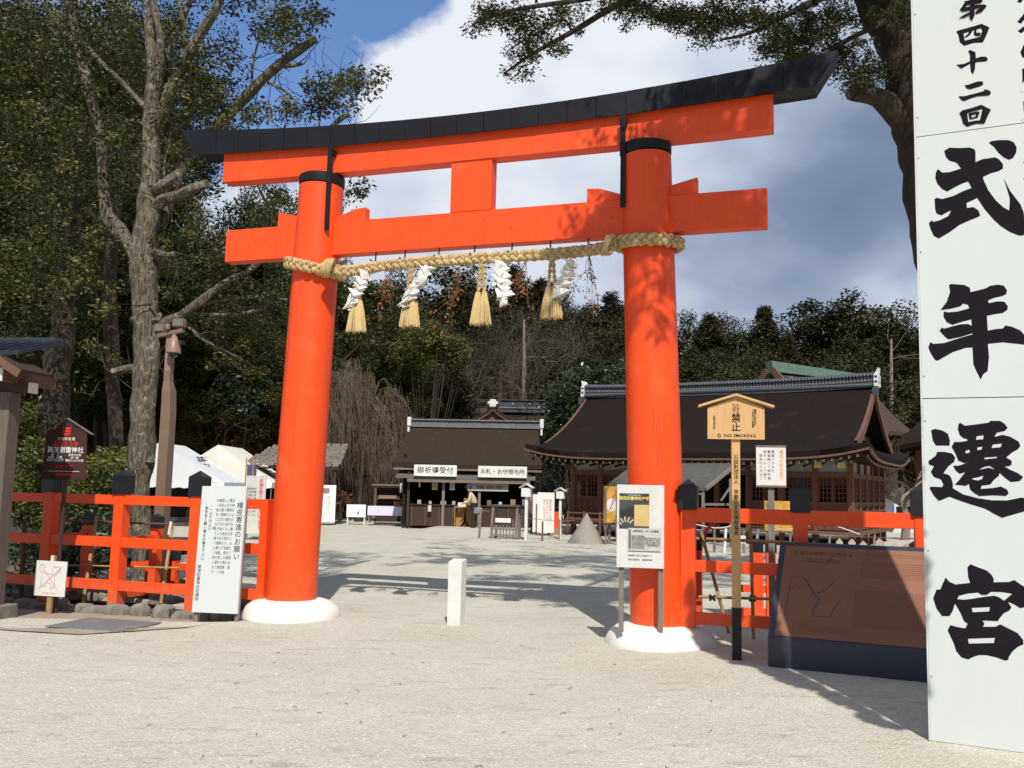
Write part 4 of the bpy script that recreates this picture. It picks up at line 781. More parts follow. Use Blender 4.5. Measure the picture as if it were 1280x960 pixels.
# --- canopy standing before it
cnp = thing('entrance_canopy', 'temporary grey lean-to canopy on timber posts before the large hall', 'canopy', (at(757, 655, 26.6).x, 26.6, 0), -R(10))
a0 = Vector((0, 0, 1.70)); q_ = MB(); 
rl, rr_, el, er = (.75, 1.4, 2.36), (3.72, 1.4, 2.42), (.0, 0, 1.68), (2.80, 0, 1.66)
q_.add([el, er, rr_, rl, (el[0], el[1], el[2]-.07), (er[0], er[1], er[2]-.07), (rr_[0], rr_[1], rr_[2]-.07), (rl[0], rl[1], rl[2]-.07)], [(0, 1, 2, 3), (7, 6, 5, 4), (0, 4, 5, 1), (1, 5, 6, 2), (2, 6, 7, 3), (3, 7, 4, 0)])
grey_felt = mat('grey_roofing_felt', (.085, .083, .080), (.062, .06, .058), 5, .9, .5, 30)
q_.build('canopy_roof', grey_felt, cnp)
q_ = MB(); q_.bar((2.83, .02, 1.63), (3.74, 1.40, 2.37), .06, .10); q_.bar((3.66, 1.42, 2.36), (3.9, 2.6, 1.9), .05, .08); q_.build('gable_rafter', grey_wood, cnp)
for x, y, h in ((.1, .1, 1.62), (2.75, .1, 1.60), (3.7, 1.35, 2.3), (1.4, .1, 1.62), (3.55, .6, 1.95)):
    q_ = MB(); q_.box(x-.045, x+.045, y-.045, y+.045, 0, h); q_.build('post', grey_wood, cnp)
q_ = MB(); q_.bar((2.75, .1, 1.2), (3.6, 1.3, 1.2), .05, .07); q_.bar((3.7, 1.35, 1.9), (3.3, 1.2, 1.3), .05); q_.bar((0.1, .1, 1.5), (2.75, .1, 1.5), .05, .07); q_.build('tie', grey_wood, cnp)

# --- the shop for charms in the middle
shp = thing('charm_shop', 'low wooden shop with a thick bark roof and two white name boards', 'shop', (-4.6, 36.2, 0), -R(3))
Wd_ = 5.85
def zsh(x, y): u = 1-abs(y-2.2)/2.2; return 2.42+1.65*(.8*u+.2*u*u)+.05*(abs(x-Wd_/2)/(Wd_/2))**2*(1-u)
m_ = MB(); xs_ = list(np.linspace(0, Wd_, 12)); 
vsx = [(x if True else x) for x in xs_]
gs = MB(); grid_surface(gs, xs_, [4.4*i/12 for i in range(13)], zsh, .17)
gs.v = [((v_[0]-Wd_/2)*(1-.075*(1-abs(v_[1]-2.2)/2.2))+Wd_/2, v_[1], v_[2]) for v_ in gs.v]; gs.build('roof', bark_roof, shp)
m_ = MB(); m_.box(.30, Wd_-.10, 2.05, 2.35, 4.02, 4.28); m_.box(.26, Wd_-.06, 1.97, 2.43, 4.281, 4.335); rg = m_.build('ridge', mat('grey_ridge', (.16, .165, .18), (.11, .115, .125), 9, .5), shp)
m_ = MB(); m_.box(.29, Wd_-.09, 2.02, 2.38, 4.0, 4.02); m_.build('ridge_foot', mat('pale_tile', (.26, .265, .28)), rg)
for k in range(8): x = .5+k*(Wd_-.9)/7; m_ = MB(); m_.box(x-.018, x+.018, 1.955, 1.969, 4.27, 4.345); m_.build('ridge_tie', mat('pale_tile', (.26, .265, .28)), rg)
for x in (.22, Wd_-.10):
    m_ = MB(); m_.box(x-.05, x+.10, 1.92, 2.2, 4.02, 4.40, bev=.02); m_.box(x-.02, x+.06, 1.86, 1.96, 3.72, 3.98); m_.build('ridge_end', white_rough, shp)
m_ = MB(); m_.box(0.0, Wd_, -.03, .05, 2.17, 2.245); m_.build('eave_board', mat('pale_eave', (.20, .155, .12), (.14, .105, .08), 6), shp)
m_ = MB(); m_.add([(.15, -.25, 1.88), (Wd_-.25, -.25, 1.88), (Wd_-.25, .5, 2.16), (.15, .5, 2.16), (.15, -.25, 1.84), (Wd_-.25, -.25, 1.84), (Wd_-.25, .5, 2.10), (.15, .5, 2.10)], [(0, 1, 2, 3), (7, 6, 5, 4), (0, 4, 5, 1), (1, 5, 6, 2), (3, 7, 4, 0)]); m_.build('pent_roof', mat('pent_board', (.13, .12, .115), (.09, .085, .08), 5, .7, stretch=(5, 1, 1)), shp)
m_ = MB(); m_.box(.6, Wd_-.45, -.24, -.20, 1.70, 1.835); m_.build('beam', mat('pale_eave', (.2, .155, .12)), shp)
for x in (.62, 2.0, 3.42, Wd_-.5): m_ = MB(); m_.box(x-.05, x+.05, .05, .15, 0, 2.1); m_.build('post', grey_wood if 1 < x < 4 else dark_wood, shp)
m_ = MB(); m_.box(.35, Wd_-.3, 3.0, 3.2, 0, 3.0); m_.box(.35, .45, .3, 3.0, 0, 2.8); m_.box(Wd_-.4, Wd_-.3, .3, 3.0, 0, 2.8); m_.build('inner_wall', black_in, shp)
m_ = MB(); m_.box(.68, Wd_-.56, .20, .80, 0, .80); m_.box(.66, Wd_-.56, .14, .86, .801, .84); m_.build('counter', dark_wood, shp)
for k in range(9):
    x = .75+k*(Wd_-1.5)/8; m_ = MB(); m_.box(x-.015, x+.015, .185, .199, .02, .79); m_.build('counter_batten', brown_wood, shp)
for k, (w, h, c) in enumerate(((.14, .16, (.4, .35, .28)), (.10, .12, (.45, .42, .38)), (.22, .13, (.35, .33, .3)), (.12, .14, (.4, .38, .34)), (.30, .28, (.30, .18, .08)), (.1, .1, (.5, .45, .4)), (.16, .22, (.22, .13, .07)), (.12, .15, (.5, .5, .5)), (.20, .26, (.32, .19, .1)), (.1, .3, (.2, .2, .22)))):
    x = .95+k*.46; m_ = MB(); m_.box(x, x+w, .3, .42, .842, .842+h); b_ = m_.build('charm_box', mat('charm_box_%s' % 'abcdefghij'[k], c), rz=0)
    b_.matrix_world = shp.matrix_world if False else Matrix.Translation((-4.6, 36.2, 0)) @ Matrix.Rotation(-R(3), 4, 'Z')
    tag(b_, ['small tan box leftmost on the shop counter', 'little pale packet second from the left on the shop counter', 'wide grey tray on the left of the shop counter', 'small buff box left of the big brown box on the shop counter', 'largest brown box on the shop counter', 'small pale box just right of the big brown box', 'brown upright box near the middle of the shop counter', 'small white box near the man on the shop counter', 'brown box on the right part of the shop counter', 'tall thin grey stack rightmost on the shop counter'][k], 'box', 'goods on the shop counter')
for x0, x1, z0, z1, c in ((1.55, 1.78, 1.42, 1.72, (.35, .26, .15)), (2.25, 2.45, 1.42, 1.74, (.38, .37, .34)), (2.62, 2.68, .55, .8, (.6, .58, .55)), (1.02, 1.10, 1.50, 1.72, (.4, .38, .36)), (1.42, 1.55, .56, .8, (.6, .55, .5))):
    m_ = MB(); m_.box(x0, x1, .0, .012, z0, z1); m_.build('paper_note', mat('note_%d' % int(x0*100), c), shp)
m_ = MB(); m_.box(3.1, 4.55, -.02, -.005, 1.40, 1.70); pr_ = m_.build('price_board', mat('pale_cloth', (.42, .40, .37), (.36, .34, .31), 12), shp)
text('家内安全\u3000身体健全\u3000交通安全\n学業成就\u3000航空安全\u3000厄除守', .075, ink, pr_, (3.82, -.021, 1.55), bold=.0006)
for x0, x1, s_, sz in ((.88, 2.55, '御祈禱受付', .27), (3.38, 5.28, 'お札・お守授与所', .215)):
    m_ = MB(); m_.box(x0, x1, -.36, -.33, 1.93, 2.37, bev=.006); b_ = m_.build('name_board', mat('name_board_white', (.72, .72, .68), (.62, .62, .58), 5), shp)
    text(s_, sz, ink, b_, ((x0+x1)/2, -.362, 2.15), bold=.0022, chars=1.12 if sz > .25 else 1.0)

# --- hall behind the shop with a curved gable
bh = thing('rear_hall', 'bark roofed hall behind the shop with a small curved gable and white ornament', 'shrine hall', (at(560, 560, 50).x, 50, 0), -R(3))
def zr_(x, y): u = 1-abs(y-4)/4; return 2.6+3.35*(.7*u+.3*u*u)
m_ = MB(); grid_surface(m_, list(np.linspace(0, 5.3, 12)), [8*i/12 for i in range(13)], zr_, .2); m_.build('roof', bark_roof, bh)
m_ = MB(); m_.box(.3, 1.8, 3.8, 4.2, 5.86, 6.18); m_.box(2.55, 5.2, 3.7, 4.3, 5.95, 6.62); m_.box(2.6, 5.2, 3.6, 4.4, 6.64, 6.70); m_.build('ridge', tile_m, bh)
m_ = MB(); m_.box(2.5, 5.1, 3.64, 3.69, 6.18, 6.26); m_.build('pale_band', mat('pale_tile', (.26, .265, .28)), bh)
m_ = MB(); m_.box(2.14, 2.48, 1.1, 1.35, 6.0, 6.45, bev=.05); m_.box(2.02, 2.60, 1.15, 1.3, 6.16, 6.34, bev=.04); m_.build('white_ornament', white_rough, bh)
m_ = MB(); m_.box(-.1, .1, 3.7, 3.95, 5.4, 6.2, bev=.04); m_.build('white_ornament', white_rough, bh)
def gable_curve(k, off): a = k/12*2-1; return (2.31+a*1.6, 6.08-off-.95*abs(a)**.8 if abs(a) > 1e-6 else 6.08-off)
for off, th, mm, y0, y1, nm in ((0, .16, bark_roof, 1.2, 4.0, 'gable_roof'), (.161, .10, eave_m, 1.22, 1.4, 'bargeboard')):
    m_ = MB(); P = [gable_curve(k, off) for k in range(13)]; Q = [(x, z-th) for x, z in P]; vs = [(x, y0, z) for x, z in P]+[(x, y0, z) for x, z in Q]+[(x, y1, z) for x, z in P]+[(x, y1, z) for x, z in Q]
    fs = []
    for k in range(12): fs += [(k, k+1, k+14, k+13), (k+26, k+39, k+40, k+27), (k, k+26, k+27, k+1), (k+13, k+14, k+40, k+39)]
    m_.add(vs, fs); m_.build(nm, mm, bh)
m_ = MB(); P = [gable_curve(k, .26) for k in range(2, 11)]; m_.add([(x, 1.5, z) for x, z in P]+[(P[-1][0], 1.5, 5.0), (P[0][0], 1.5, 5.0)], [tuple(range(11))]); m_.build('gable_wall', redwood, bh)
m_ = MB(); m_.box(.3, 5.0, 1.6, 6, 0, 3.2); m_.build('wall', dark_wood, bh)
for x in (3.3, 4.3): m_ = MB(); m_.box(x-.05, x+.05, 3.6, 3.635, 6.4, 6.48); m_.build('gilt_fitting', gold, bh)

# --- green ridged roof behind the large hall, and the hall at far right
copper_g = mat('verdigris_copper', (.13, .20, .155), (.085, .145, .115), 6, .6, .2, 20)
gb = thing('copper_roofed_hall', 'distant hall roof with a pale green copper ridge above the large hall', 'shrine hall', (15.6, 46.2, 0), R(30))
def zg_(x, y): u = 1-abs(y-3.2)/3.2; return 5.0+3.1*(.75*u+.25*u*u)
m_ = MB(); grid_surface(m_, list(np.linspace(0, 7.4, 10)), [6.4*i/10 for i in range(11)], zg_, .2); m_.build('roof', mat('brown_bark_roof', (.06, .036, .028), (.04, .027, .022), 6, .9), gb)
m_ = MB(); m_.add([(-.1, 2.95, 8.05), (7.9, 2.95, 8.05), (7.9, 3.45, 8.05), (-.1, 3.45, 8.05), (-.25, 2.95, 8.62), (7.9, 2.95, 8.45), (7.9, 3.45, 8.45), (-.25, 3.45, 8.62)], [(0, 1, 5, 4), (4, 5, 6, 7), (3, 2, 1, 0), (1, 2, 6, 5), (0, 4, 7, 3), (2, 3, 7, 6)]); m_.build('ridge', copper_g, gb)
m_ = MB(); m_.bar((-.12, -.1, 4.95), (-.12, 3.0, 8.15), .14, .35); m_.bar((-.12, 6.5, 4.95), (-.12, 3.4, 8.15), .14, .35); m_.build('bargeboard', eave_m, gb)
m_ = MB(); m_.box(.25, .55, 2.2, 2.5, 7.25, 7.75); m_.box(.35, .6, 1.6, 2.1, 6.75, 7.25); m_.build('copper_cap', copper_g, gb)
m_ = MB(); m_.box(.4, 7, .8, 5.6, 0, 4.5); m_.build('wall', dark_wood, gb)
fh = thing('far_hall', 'dark pyramidal hall roof with red eaves beyond the right end of the large hall', 'shrine hall', (17.2, 37.5, 0), -R(10))
zf_ = lambda x, y: 3.9+2.6*min(1, min(x, 7-x, y, 7-y)/3.0)**.8
m_ = MB(); grid_surface(m_, [7*i/14 for i in range(15)], [7*i/14 for i in range(15)], zf_, .2); m_.build('roof', bark_roof, fh)
m_ = MB(); m_.box(-.02, 7.02, -.02, .12, 3.55, 3.69); m_.build('eave_board', mat('orange_wood', (.42, .15, .05), (.3, .1, .04), 6), fh)
m_ = MB()
for i in range(40): m_.bar((.1+i*.175, .05, 3.60), (.1+i*.175, 1.2, 3.75), .06, .08)
stuff(m_.build('rafter', mat('yellow_wood', (.5, .28, .1)), fh))
m_ = MB(); m_.box(.9, 6.1, .9, 6.1, 0, 3.7); m_.build('wall', mat('dull_red_wood', (.22, .05, .035), (.15, .04, .03), 6), fh)
# small white and green building at far right
sb = thing('small_pavilion', 'small white walled building with green door at the far right', 'building', (at(1116, 645, 40).x, 40, 0), -R(8))
m_ = MB(); m_.box(0, 2.6, 0, 2, 0, 1.5); m_.build('wall', mat('offwhite_wall', (.6, .6, .58), (.5, .5, .48), 4), sb)
m_ = MB(); m_.prism([(-.2, 1.5), (2.8, 1.5), (2.6, 1.9), (0, 1.9)], -.25, 2.2); m_.build('roof', grey_felt, sb)
m_ = MB(); m_.box(1.0, 1.5, -.02, -.003, .3, 1.2); m_.build('door', mat('green_paint', (.05, .28, .20), rough=.5), sb)
m_ = MB(); m_.box(.15, .75, -.02, -.003, .5, 1.1); m_.build('window', black_in, sb)
m_ = MB(); m_.box(1.6, 2.4, -.02, -.003, .0, .9); m_.build('red_panel', orange, sb)
m_ = MB(); m_.box(-.02, .06, -.02, -.003, .7, 1.2); m_.build('blue_panel', mat('blue_paint', (.05, .09, .4)), sb)

# --- gate building at the left edge
gp = at(-2, 756, 10.3); gx0 = gp.x
gt = thing('gate_house', 'weathered timber gate post with a small tiled roof at the left edge', 'gate', (gx0, 10.3, 0), -R(8))
m_ = MB(); m_.box(-.155, 0, -.09, .09, .145, 2.50, bev=.006); m_.build('post', mat('dark_grey_wood', (.15, .125, .105), (.09, .075, .062), 5, .85, .5, 30, stretch=(14, 14, .8)), gt)
m_ = MB(); m_.box(-1.4, -.157, -.04, .04, .15, 2.5); m_.build('door_board', grey_wood, gt)
for z in (.72, 1.25): m_ = MB(); m_.box(-.95, -.10, -.12, -.091, z, z+.10); m_.build('rail', orange if z > 1 else grey_wood, gt)
m_ = MB(); m_.box(-.30, .09, -.2, .2, -.03, .145, bev=.01); m_.build('stone_base', stone_m, gt)
m_ = MB(); m_.box(-1.6, .20, -.07, .07, 2.501, 2.60); m_.build('head_beam', dark_wood, gt)
m_ = MB(); m_.box(.2005, .215, -.075, .075, 2.49, 2.61, bev=.004); m_.build('white_beam_end', white_paint, gt)
m_ = MB(); m_.box(-.03, .07, -.34, .6, 2.60, 2.73); m_.build('cross_beam', brown_wood, gt)
m_ = MB(); m_.box(-.04, .08, -.356, -.3405, 2.59, 2.74, bev=.004); m_.build('white_beam_end', white_paint, gt)
for sgn in (-1, 1):
    m_ = MB(); m_.add([(.06, -.42, 2.84), (.06+sgn*.26, -.42, 2.69), (.06+sgn*.26, .1, 2.69), (.06, .1, 2.84), (.06, -.42, 2.87), (.06+sgn*.28, -.42, 2.715), (.06+sgn*.28, .1, 2.715), (.06, .1, 2.87)], [(0, 1, 5, 4), (4, 5, 6, 7), (3, 2, 1, 0), (1, 2, 6, 5), (2, 3, 7, 6)]); m_.build('roof_board', dark_wood, gt)
    m_ = MB(); m_.bar((.06, -.435, 2.82), (.06+sgn*.28, -.435, 2.66), .02, .085); m_.build('bargeboard', brown_wood, gt)
bt_ = mat('blue_grey_tile', (.026, .032, .048), (.018, .022, .032), 6, .4, spec=.5)
m_ = MB(); m_.add([(-3, -.30, 2.93), (.20, -.30, 2.93), (.14, .45, 3.13), (-3, .45, 3.13), (-3, -.30, 2.89), (.20, -.30, 2.89), (.14, .45, 3.09), (-3, .45, 3.09)], [(0, 1, 2, 3), (7, 6, 5, 4), (0, 4, 5, 1), (1, 5, 6, 2)]); m_.build('roof_slab', bt_, gt)
for i in range(21):
    x = -2.9+i*.15; m_ = MB(); m_.bar((x, -.31, 2.935), (x, .44, 3.14), .045, .03); m_.build('roof_tile', bt_, gt)
m_ = MB(); m_.box(-3, .14, .42, .60, 3.10, 3.20, bev=.02); m_.build('ridge', bt_, gt)
# ================================================================ TENTS, BOARDS, TABLES, SMALL THINGS
def tent(label, px, py, Y, w, l, he, hr, yaw, m, chars):
    p = at(px, py, Y); t_ = thing('canvas_tent', label, 'tent', (p.x, Y, 0), yaw, 'canvas tents left of the gate')
    def rp(x, y, z, s_=0): return (x, y, z)
    for sgn in (-1, 1):
        q = MB(); n_ = 8
        vs = [(sgn*w/2*i/n_, l*j/6, hr-(hr-he)*i/n_-.05*math.sin(PI*i/n_)*(1 if j % 2 else .6)) for j in range(7) for i in range(n_+1)]
        q.add(vs, [(j*(n_+1)+i, j*(n_+1)+i+1, (j+1)*(n_+1)+i+1, (j+1)*(n_+1)+i) for j in range(6) for i in range(n_)], True); q.build('roof_canvas', m, t_)
        q = MB(); vs = []
        for j in range(25): vs += [(sgn*w/2, l*j/24, he), (sgn*(w/2+.01), l*j/24, he-.20-.04*abs(math.sin(j*PI/2)))]
        q.add(vs, [(2*j, 2*j+1, 2*j+3, 2*j+2) for j in range(24)]); q.build('valance', m, t_)
    for y in (0, l):
        q = MB(); n_ = 10; vs = [(-w/2+w*i/n_, y+.02*math.sin(i*2.), he-.02) for i in range(n_+1)]+[(-w/2+w*i/n_, y, hr-(hr-he)*abs(2*i/n_-1)-.0) for i in range(n_+1)]
        q.add(vs, [(i, i+1, n_+2+i, n_+1+i) for i in range(n_)]); q.build('gable_canvas', m, t_)
        q = MB(); vs = []
        for j in range(25): vs += [(-w/2+w*j/24, y, he), (-w/2+w*j/24, y-.01, he-.20-.04*abs(math.sin(j*PI/2)))]
        q.add(vs, [(2*j, 2*j+1, 2*j+3, 2*j+2) for j in range(24)]); q.build('valance', m, t_)
    for x in (-w/2+.03, w/2-.03):
        for y in (.03, l-.03):
            q = MB(); q.tube([(x, y, -.12), (x, y, he)], .02, 8); q.build('pole', mat('steel_pole', (.4, .4, .4), rough=.4, metal=.7), t_)
    sl_ = math.atan2(hr-he, w/2); tx = text(chars, .42, mat('dark_print', (.05, .05, .06)), t_, (w/4, l/2, (hr+he)/2+.03), bold=.008, rx=0, chars=1.4)
    tx.rotation_euler = (0, sl_, PI/2)
    return t_
canv_b = mat('white_canvas', (.70, .71, .73), (.62, .63, .65), 3, .7, .1, 6); canv_c = mat('cream_canvas', (.76, .74, .67), (.70, .68, .60), 3, .7, .1, 6)
tent('white canvas tent nearest the big tree trunk, its front gable in shade', 196, 600, 33, 4.8, 3.0, 1.52, 2.90, R(2), canv_b, '神社')
tent('cream canvas tent behind and right of the white one', 270, 600, 37, 4.5, 3.4, 1.55, 3.02, R(0), canv_c, '神社')
def board(name, label, cat, px, py, Y, w, z0, z1, m, rz=0, leg=grey_wood, legs=True, group=None, tk=.03, tilt=0.):
    p = at(px, py, Y); t_ = thing(name, label, cat, (p.x, Y, gh(p.x, Y)), rz, group)
    q = MB(); q.box(-w/2, w/2, -tk/2, tk/2, z0, z1); b = q.build('board', m, t_)
    if tilt: b.rotation_euler.x = -tilt
    if legs:
        for x in (-w/2+.05, w/2-.05): q = MB(); q.box(x-.025, x+.025, tk/2+.001, tk/2+.045, 0, z1-.05); q.build('leg', leg, t_)
    return t_, b
dk = mat('dark_print', (.05, .05, .06)); rd = redi
t_, b = board('prayer_board', 'white board with vertical writing standing just left of the left pillar', 'notice board', 318, 650, 27, .62, .18, 1.86, mat('pale_board', (.62, .62, .58), (.55, .55, .52), 4), -R(12))
text('\n'.join('ご祈祷を受けられる方はこちら'), .125, rd, b, (.17, -.018, 1.08), bold=.001, line=.88, sx=1.1); text(columns(['社務所受付にて申込', '用紙にご記入下さい', '御初穂料五千円より', '受付は四時までです']), .075, dk, b, (-.12, -.018, 1.1), line=1.25)
q = MB(); 
ban = thing('banner_stand', 'thin orange banner frame with a dark blue sign beside the shelter', 'banner', (at(312, 600, 31).x, 31, 0), 0)
for x in (-.14, .10): q = MB(); q.tube([(x, 0, 0), (x, 0, 2.35)], .025, 6); q.build('pole', mat('orange_pole', (.6, .22, .04)), ban)
q = MB(); q.box(-.1, .22, -.02, 0, 1.65, 2.1); q.build('sign', mat('slate_blue', (.06, .09, .13)), ban); q = MB(); q.bar((-.14, 0, 2.12), (.1, 0, 2.12), .04); q.build('cross_bar', mat('blue_paint', (.05, .09, .4)), ban)
# shingled shelter
shl = thing('shingled_shelter', 'small shelter with a rough grey shingle roof behind the left pillar', 'shelter', (at(295, 600, 38).x, 38, 0), -R(4))
wood_g = mat('silver_shingle', (.20, .175, .15), (.10, .085, .07), 7, .95, .5, 20)
q = MB(); gg = random.Random(4)
for r_ in range(9):
    for c_ in range(30):
        x = .0+c_*.142+gg.uniform(-.03, .03)+.06*(r_ % 2); y = r_*.16; z = 2.28+r_*.105+gg.uniform(-.01, .012); 
        if x < .55-r_*.0+(.62*r_/9*2.0)-.5: continue
        q.add([(x, y, z), (x+.13, y, z+gg.uniform(-.01, .01)), (x+.13, y+.24, z+.15), (x, y+.24, z+.15), (x, y, z-.035), (x+.13, y, z-.035)], [(0, 1, 2, 3), (4, 5, 1, 0)])
stuff(q.build('shingle', wood_g, shl)); q = MB(); q.box(.2, 4.3, .0, 1.4, 2.14, 2.2); q.build('roof_frame', dark_wood, shl)
for x in (.4, 2.3, 4.1):
    for y in (.15, 1.3): q = MB(); q.box(x-.05, x+.05, y-.05, y+.05, 0, 2.14); q.build('post', dark_wood, shl)
wb_ = mat('bright_white_board', (.80, .79, .80), (.74, .73, .75), 3, .6)
t_, b = board('poster_board', 'tall white board with a small dark picture right beside the left pillar', 'notice board', 409, 645, 37.5, .62, .12, 1.62, wb_, R(6)); q = MB(); q.box(-.2, .05, -.02, -.016, 1.28, 1.5); q.build('picture', mat('dull_picture', (.15, .12, .1), (.3, .27, .22), 30), b)
text(columns(['絵馬を奉納される方', 'は此方でお求め下さい']), .09, mat('faded_red', (.62, .33, .25)), b, (.02, -.018, .75))
t_, b = board('low_board', 'small white blank board on short legs left of the cloth covered table', 'notice board', 445, 645, 38.5, .80, .32, .84, wb_, 0, leg=white_paint)
q = MB(); q.add([(.02, -.016, .42), (.14, -.016, .62), (.1, -.016, .44)], [(0, 1, 2)]); q.build('pencil_mark', ink, b)
cloth_m = mat('lilac_cloth', (.66, .64, .78), (.58, .56, .70), 3, .8, .3, 8)
def table(label, px, Y, w, z1, m, dp=.5, drop=.42, cat='table', rz=0.):
    p = at(px, 650, Y); t_ = thing('table', label, cat, (p.x, Y, 0), rz)
    q = MB(); n_ = 24; vs = []
    for i in range(n_+1):
        x = -w/2+w*i/n_; vs += [(x, -.01, z1), (x, -.02-.018*math.sin(i*1.9), z1-drop)]
    q.add(vs, [(2*i, 2*i+1, 2*i+3, 2*i+2) for i in range(n_)], True); q.box(-w/2, w/2, 0, dp, z1-.02, z1); q.build('cloth', m, t_)
    for x in (-w/2+.06, w/2-.06):
        for y in (.05, dp-.05): q = MB(); q.box(x-.02, x+.02, y-.02, y+.02, 0, z1-.021); q.build('leg', grey_wood, t_)
    return t_
table('long low table under a pale lilac cloth left of the shop', 481, 38.2, 1.45, .68, cloth_m, drop=.38)
table('small square table under a white cloth at the left post of the shop', 511, 37.5, .50, .64, wb_, drop=.52)
sh2 = thing('offering_hut', 'little dark wooden hut with plank shelves left of the shop', 'hut', (at(467, 640, 39.2).x, 39.2, 0))
q = MB(); q.box(0, 1.5, 0, .9, 1.45, 1.52); q.box(-.1, 1.6, -.1, .9, 1.53, 1.58); q.build('roof', grey_wood, sh2)
for x in (.05, 1.4): q = MB(); q.box(x-.04, x+.04, 0, .08, 0, 1.45); q.build('post', brown_wood, sh2)
q = MB(); q.box(0.05, 1.4, .3, .34, 0, 1.44); q.build('back_wall', dark_wood, sh2)
for z in (.6, .95): q = MB(); q.box(.1, 1.35, 0.02, .3, z, z+.04); q.build('shelf', brown_wood, sh2)
q = MB(); q.box(.2, .95, -.03, .0, .98, 1.12); q.build('panel', mat('pale_plank', (.26, .19, .13)), sh2); q = MB(); q.box(1.1, 1.4, -.14, -.11, 1.25, 1.65); q.build('notice', mat('note_white', (.5, .5, .46)), sh2)
vz = thing('flower_vase', 'dark vase of red flowers on the small white table', 'vase', (at(514, 620, 37.7).x, 37.7, .642))
q = MB(); q.lathe([(.05, 0), (.09, .12), (.06, .28), (.07, .3)], n=12); q.build('vase', mat('dull_blue', (.12, .14, .18)), vz); leaves('flowers', [(0, 0, .45), (-.05, 0, .6), (.05, 0, .7)], 24, .09, .05, leafmat('red_flowers', [(.25, .02, .02), (.10, .05, .03), (.4, .2, .15)]), vz, 9)
ob = MB(); ob.box(-.12, .12, -.1, .1, 0, .3); o_ = ob.build('orange_box', mat('orange_card', (.75, .42, .12)), loc=(at(507, 620, 37.7).x, 37.65, .642)); tag(o_, 'light orange box on the small white table', 'box')
ob = MB(); ob.box(-.13, .13, -.1, .1, 0, .2, bev=.01); o_ = ob.build('brown_box', mat('brown_card', (.25, .10, .06)), loc=(at(497, 630, 38.3).x, 38.3, .682)); tag(o_, 'reddish brown box at the right end of the lilac table', 'box')
# writing desk in front of the shop
dk_ = thing('writing_desk', 'tan wooden writing desk before the shop counter', 'desk', (at(581, 650, 36.0).x, 36.0, 0), -R(4))
tan_w = mat('tan_plywood', (.36, .19, .075), (.30, .155, .06), 4, .6)
q = MB(); q.box(-.40, .40, -.25, .25, .74, .785); q.build('desk_top', tan_w, dk_)
for x0, x1 in ((-.39, -.36), (.36, .39)): q = MB(); q.box(x0, x1, -.24, .24, 0, .739); q.build('side_panel', tan_w, dk_)
q = MB(); q.prism([(-.359, 0), (-.2, 0), (-.05, .25), (-.02, .735), (-.359, .735)], .1, .13); q.prism([(.359, 0), (.2, 0), (.05, .25), (.02, .735), (.359, .735)], .1, .13); q.build('front_panel', tan_w, dk_)
ob = MB(); ob.box(-.16, .16, -.08, .08, 0, .15); o_ = ob.build('white_box', paper_m, loc=(at(578, 625, 36).x, 35.95, .787)); tag(o_, 'white box on the tan writing desk', 'box')
# slatted rack with white board
rk = thing('slatted_rack', 'dark topped slatted wooden rack with a small white board in the open court', 'rack', (at(633, 667, 28.3).x, 28.3, 0), -R(14))
q = MB(); q.box(-.46, .46, -.3, .3, .98, 1.03); q.build('rack_top', mat('dark_top', (.07, .075, .09), rough=.5), rk)
for x in (-.40, .36): q = MB(); q.bar((x-.02, -.24, 0), (x+.03, -.24, .98), .06); q.build('leg', grey_wood, rk)
for x in (-.40, .36): q = MB(); q.bar((x, .24, 0), (x, .24, .98), .06); q.build('leg', grey_wood, rk)
q = MB(); q.bar((-.4, -.24, .30), (.36, -.24, .30), .05); q.bar((-.4, -.24, .12), (.36, -.24, .12), .05); q.build('stretcher', grey_wood, rk)
for i in range(6): x = -.24+i*.1; q = MB(); q.box(x-.014, x+.014, -.23, -.21, .05, .60); q.build('slat', grey_wood, rk)
for i in range(3): y = -.1+i*.13; q = MB(); q.box(.375, .40, y-.03, y+.03, .02, .95); q.build('slat', grey_wood, rk)
q = MB(); q.box(-.28, .20, -.30, -.272, .50, .63); q.build('white_board', paper_m, rk)
def stake(label, px, py, Y, z1, w=.045, m=grey_wood, lean=0., group='stakes round the court'):
    p = at(px, py, Y); q = MB(); q.bar((0, 0, -.05), (lean, 0, z1), w); o = q.build('stake', m, loc=(p.x, Y, gh(p.x, Y))); return tag(o, label, 'stake', group)
stake('leaning grey wooden stake just right of the man at the desk', 599, 667, 28.5, .78, .065, lean=.03)
stake('short brown stake left of the sand cone, nearest the white board', 678, 669, 27.5, .58, .055, m=brown_wood)
stake('short grey stake close to the right lantern post', 699, 668, 28.5, .62, .04)
stake('short brown stake behind the brown-coated woman', 656, 656, 34, .4, .05, m=brown_wood)
def ropeline(label, pts, r_=.008, m=None, grp=None):
    q = MB(); q.tube(curve_pts(pts, 5), r_, 5); return tag(q.build('thin_rope', m or grey_wood), label, 'rope', grp)
ropeline('thin rope strung from the leaning stake past the slatted rack', [at(602, 638, 28.5), at(625, 642, 28.4), at(650, 646, 28.2), at(678, 650, 27.6)])
ropeline('thin rope from the brown stake to the sand cone easel', [at(678, 650, 27.6), at(710, 651, 28), at(770, 652, 27.5)])
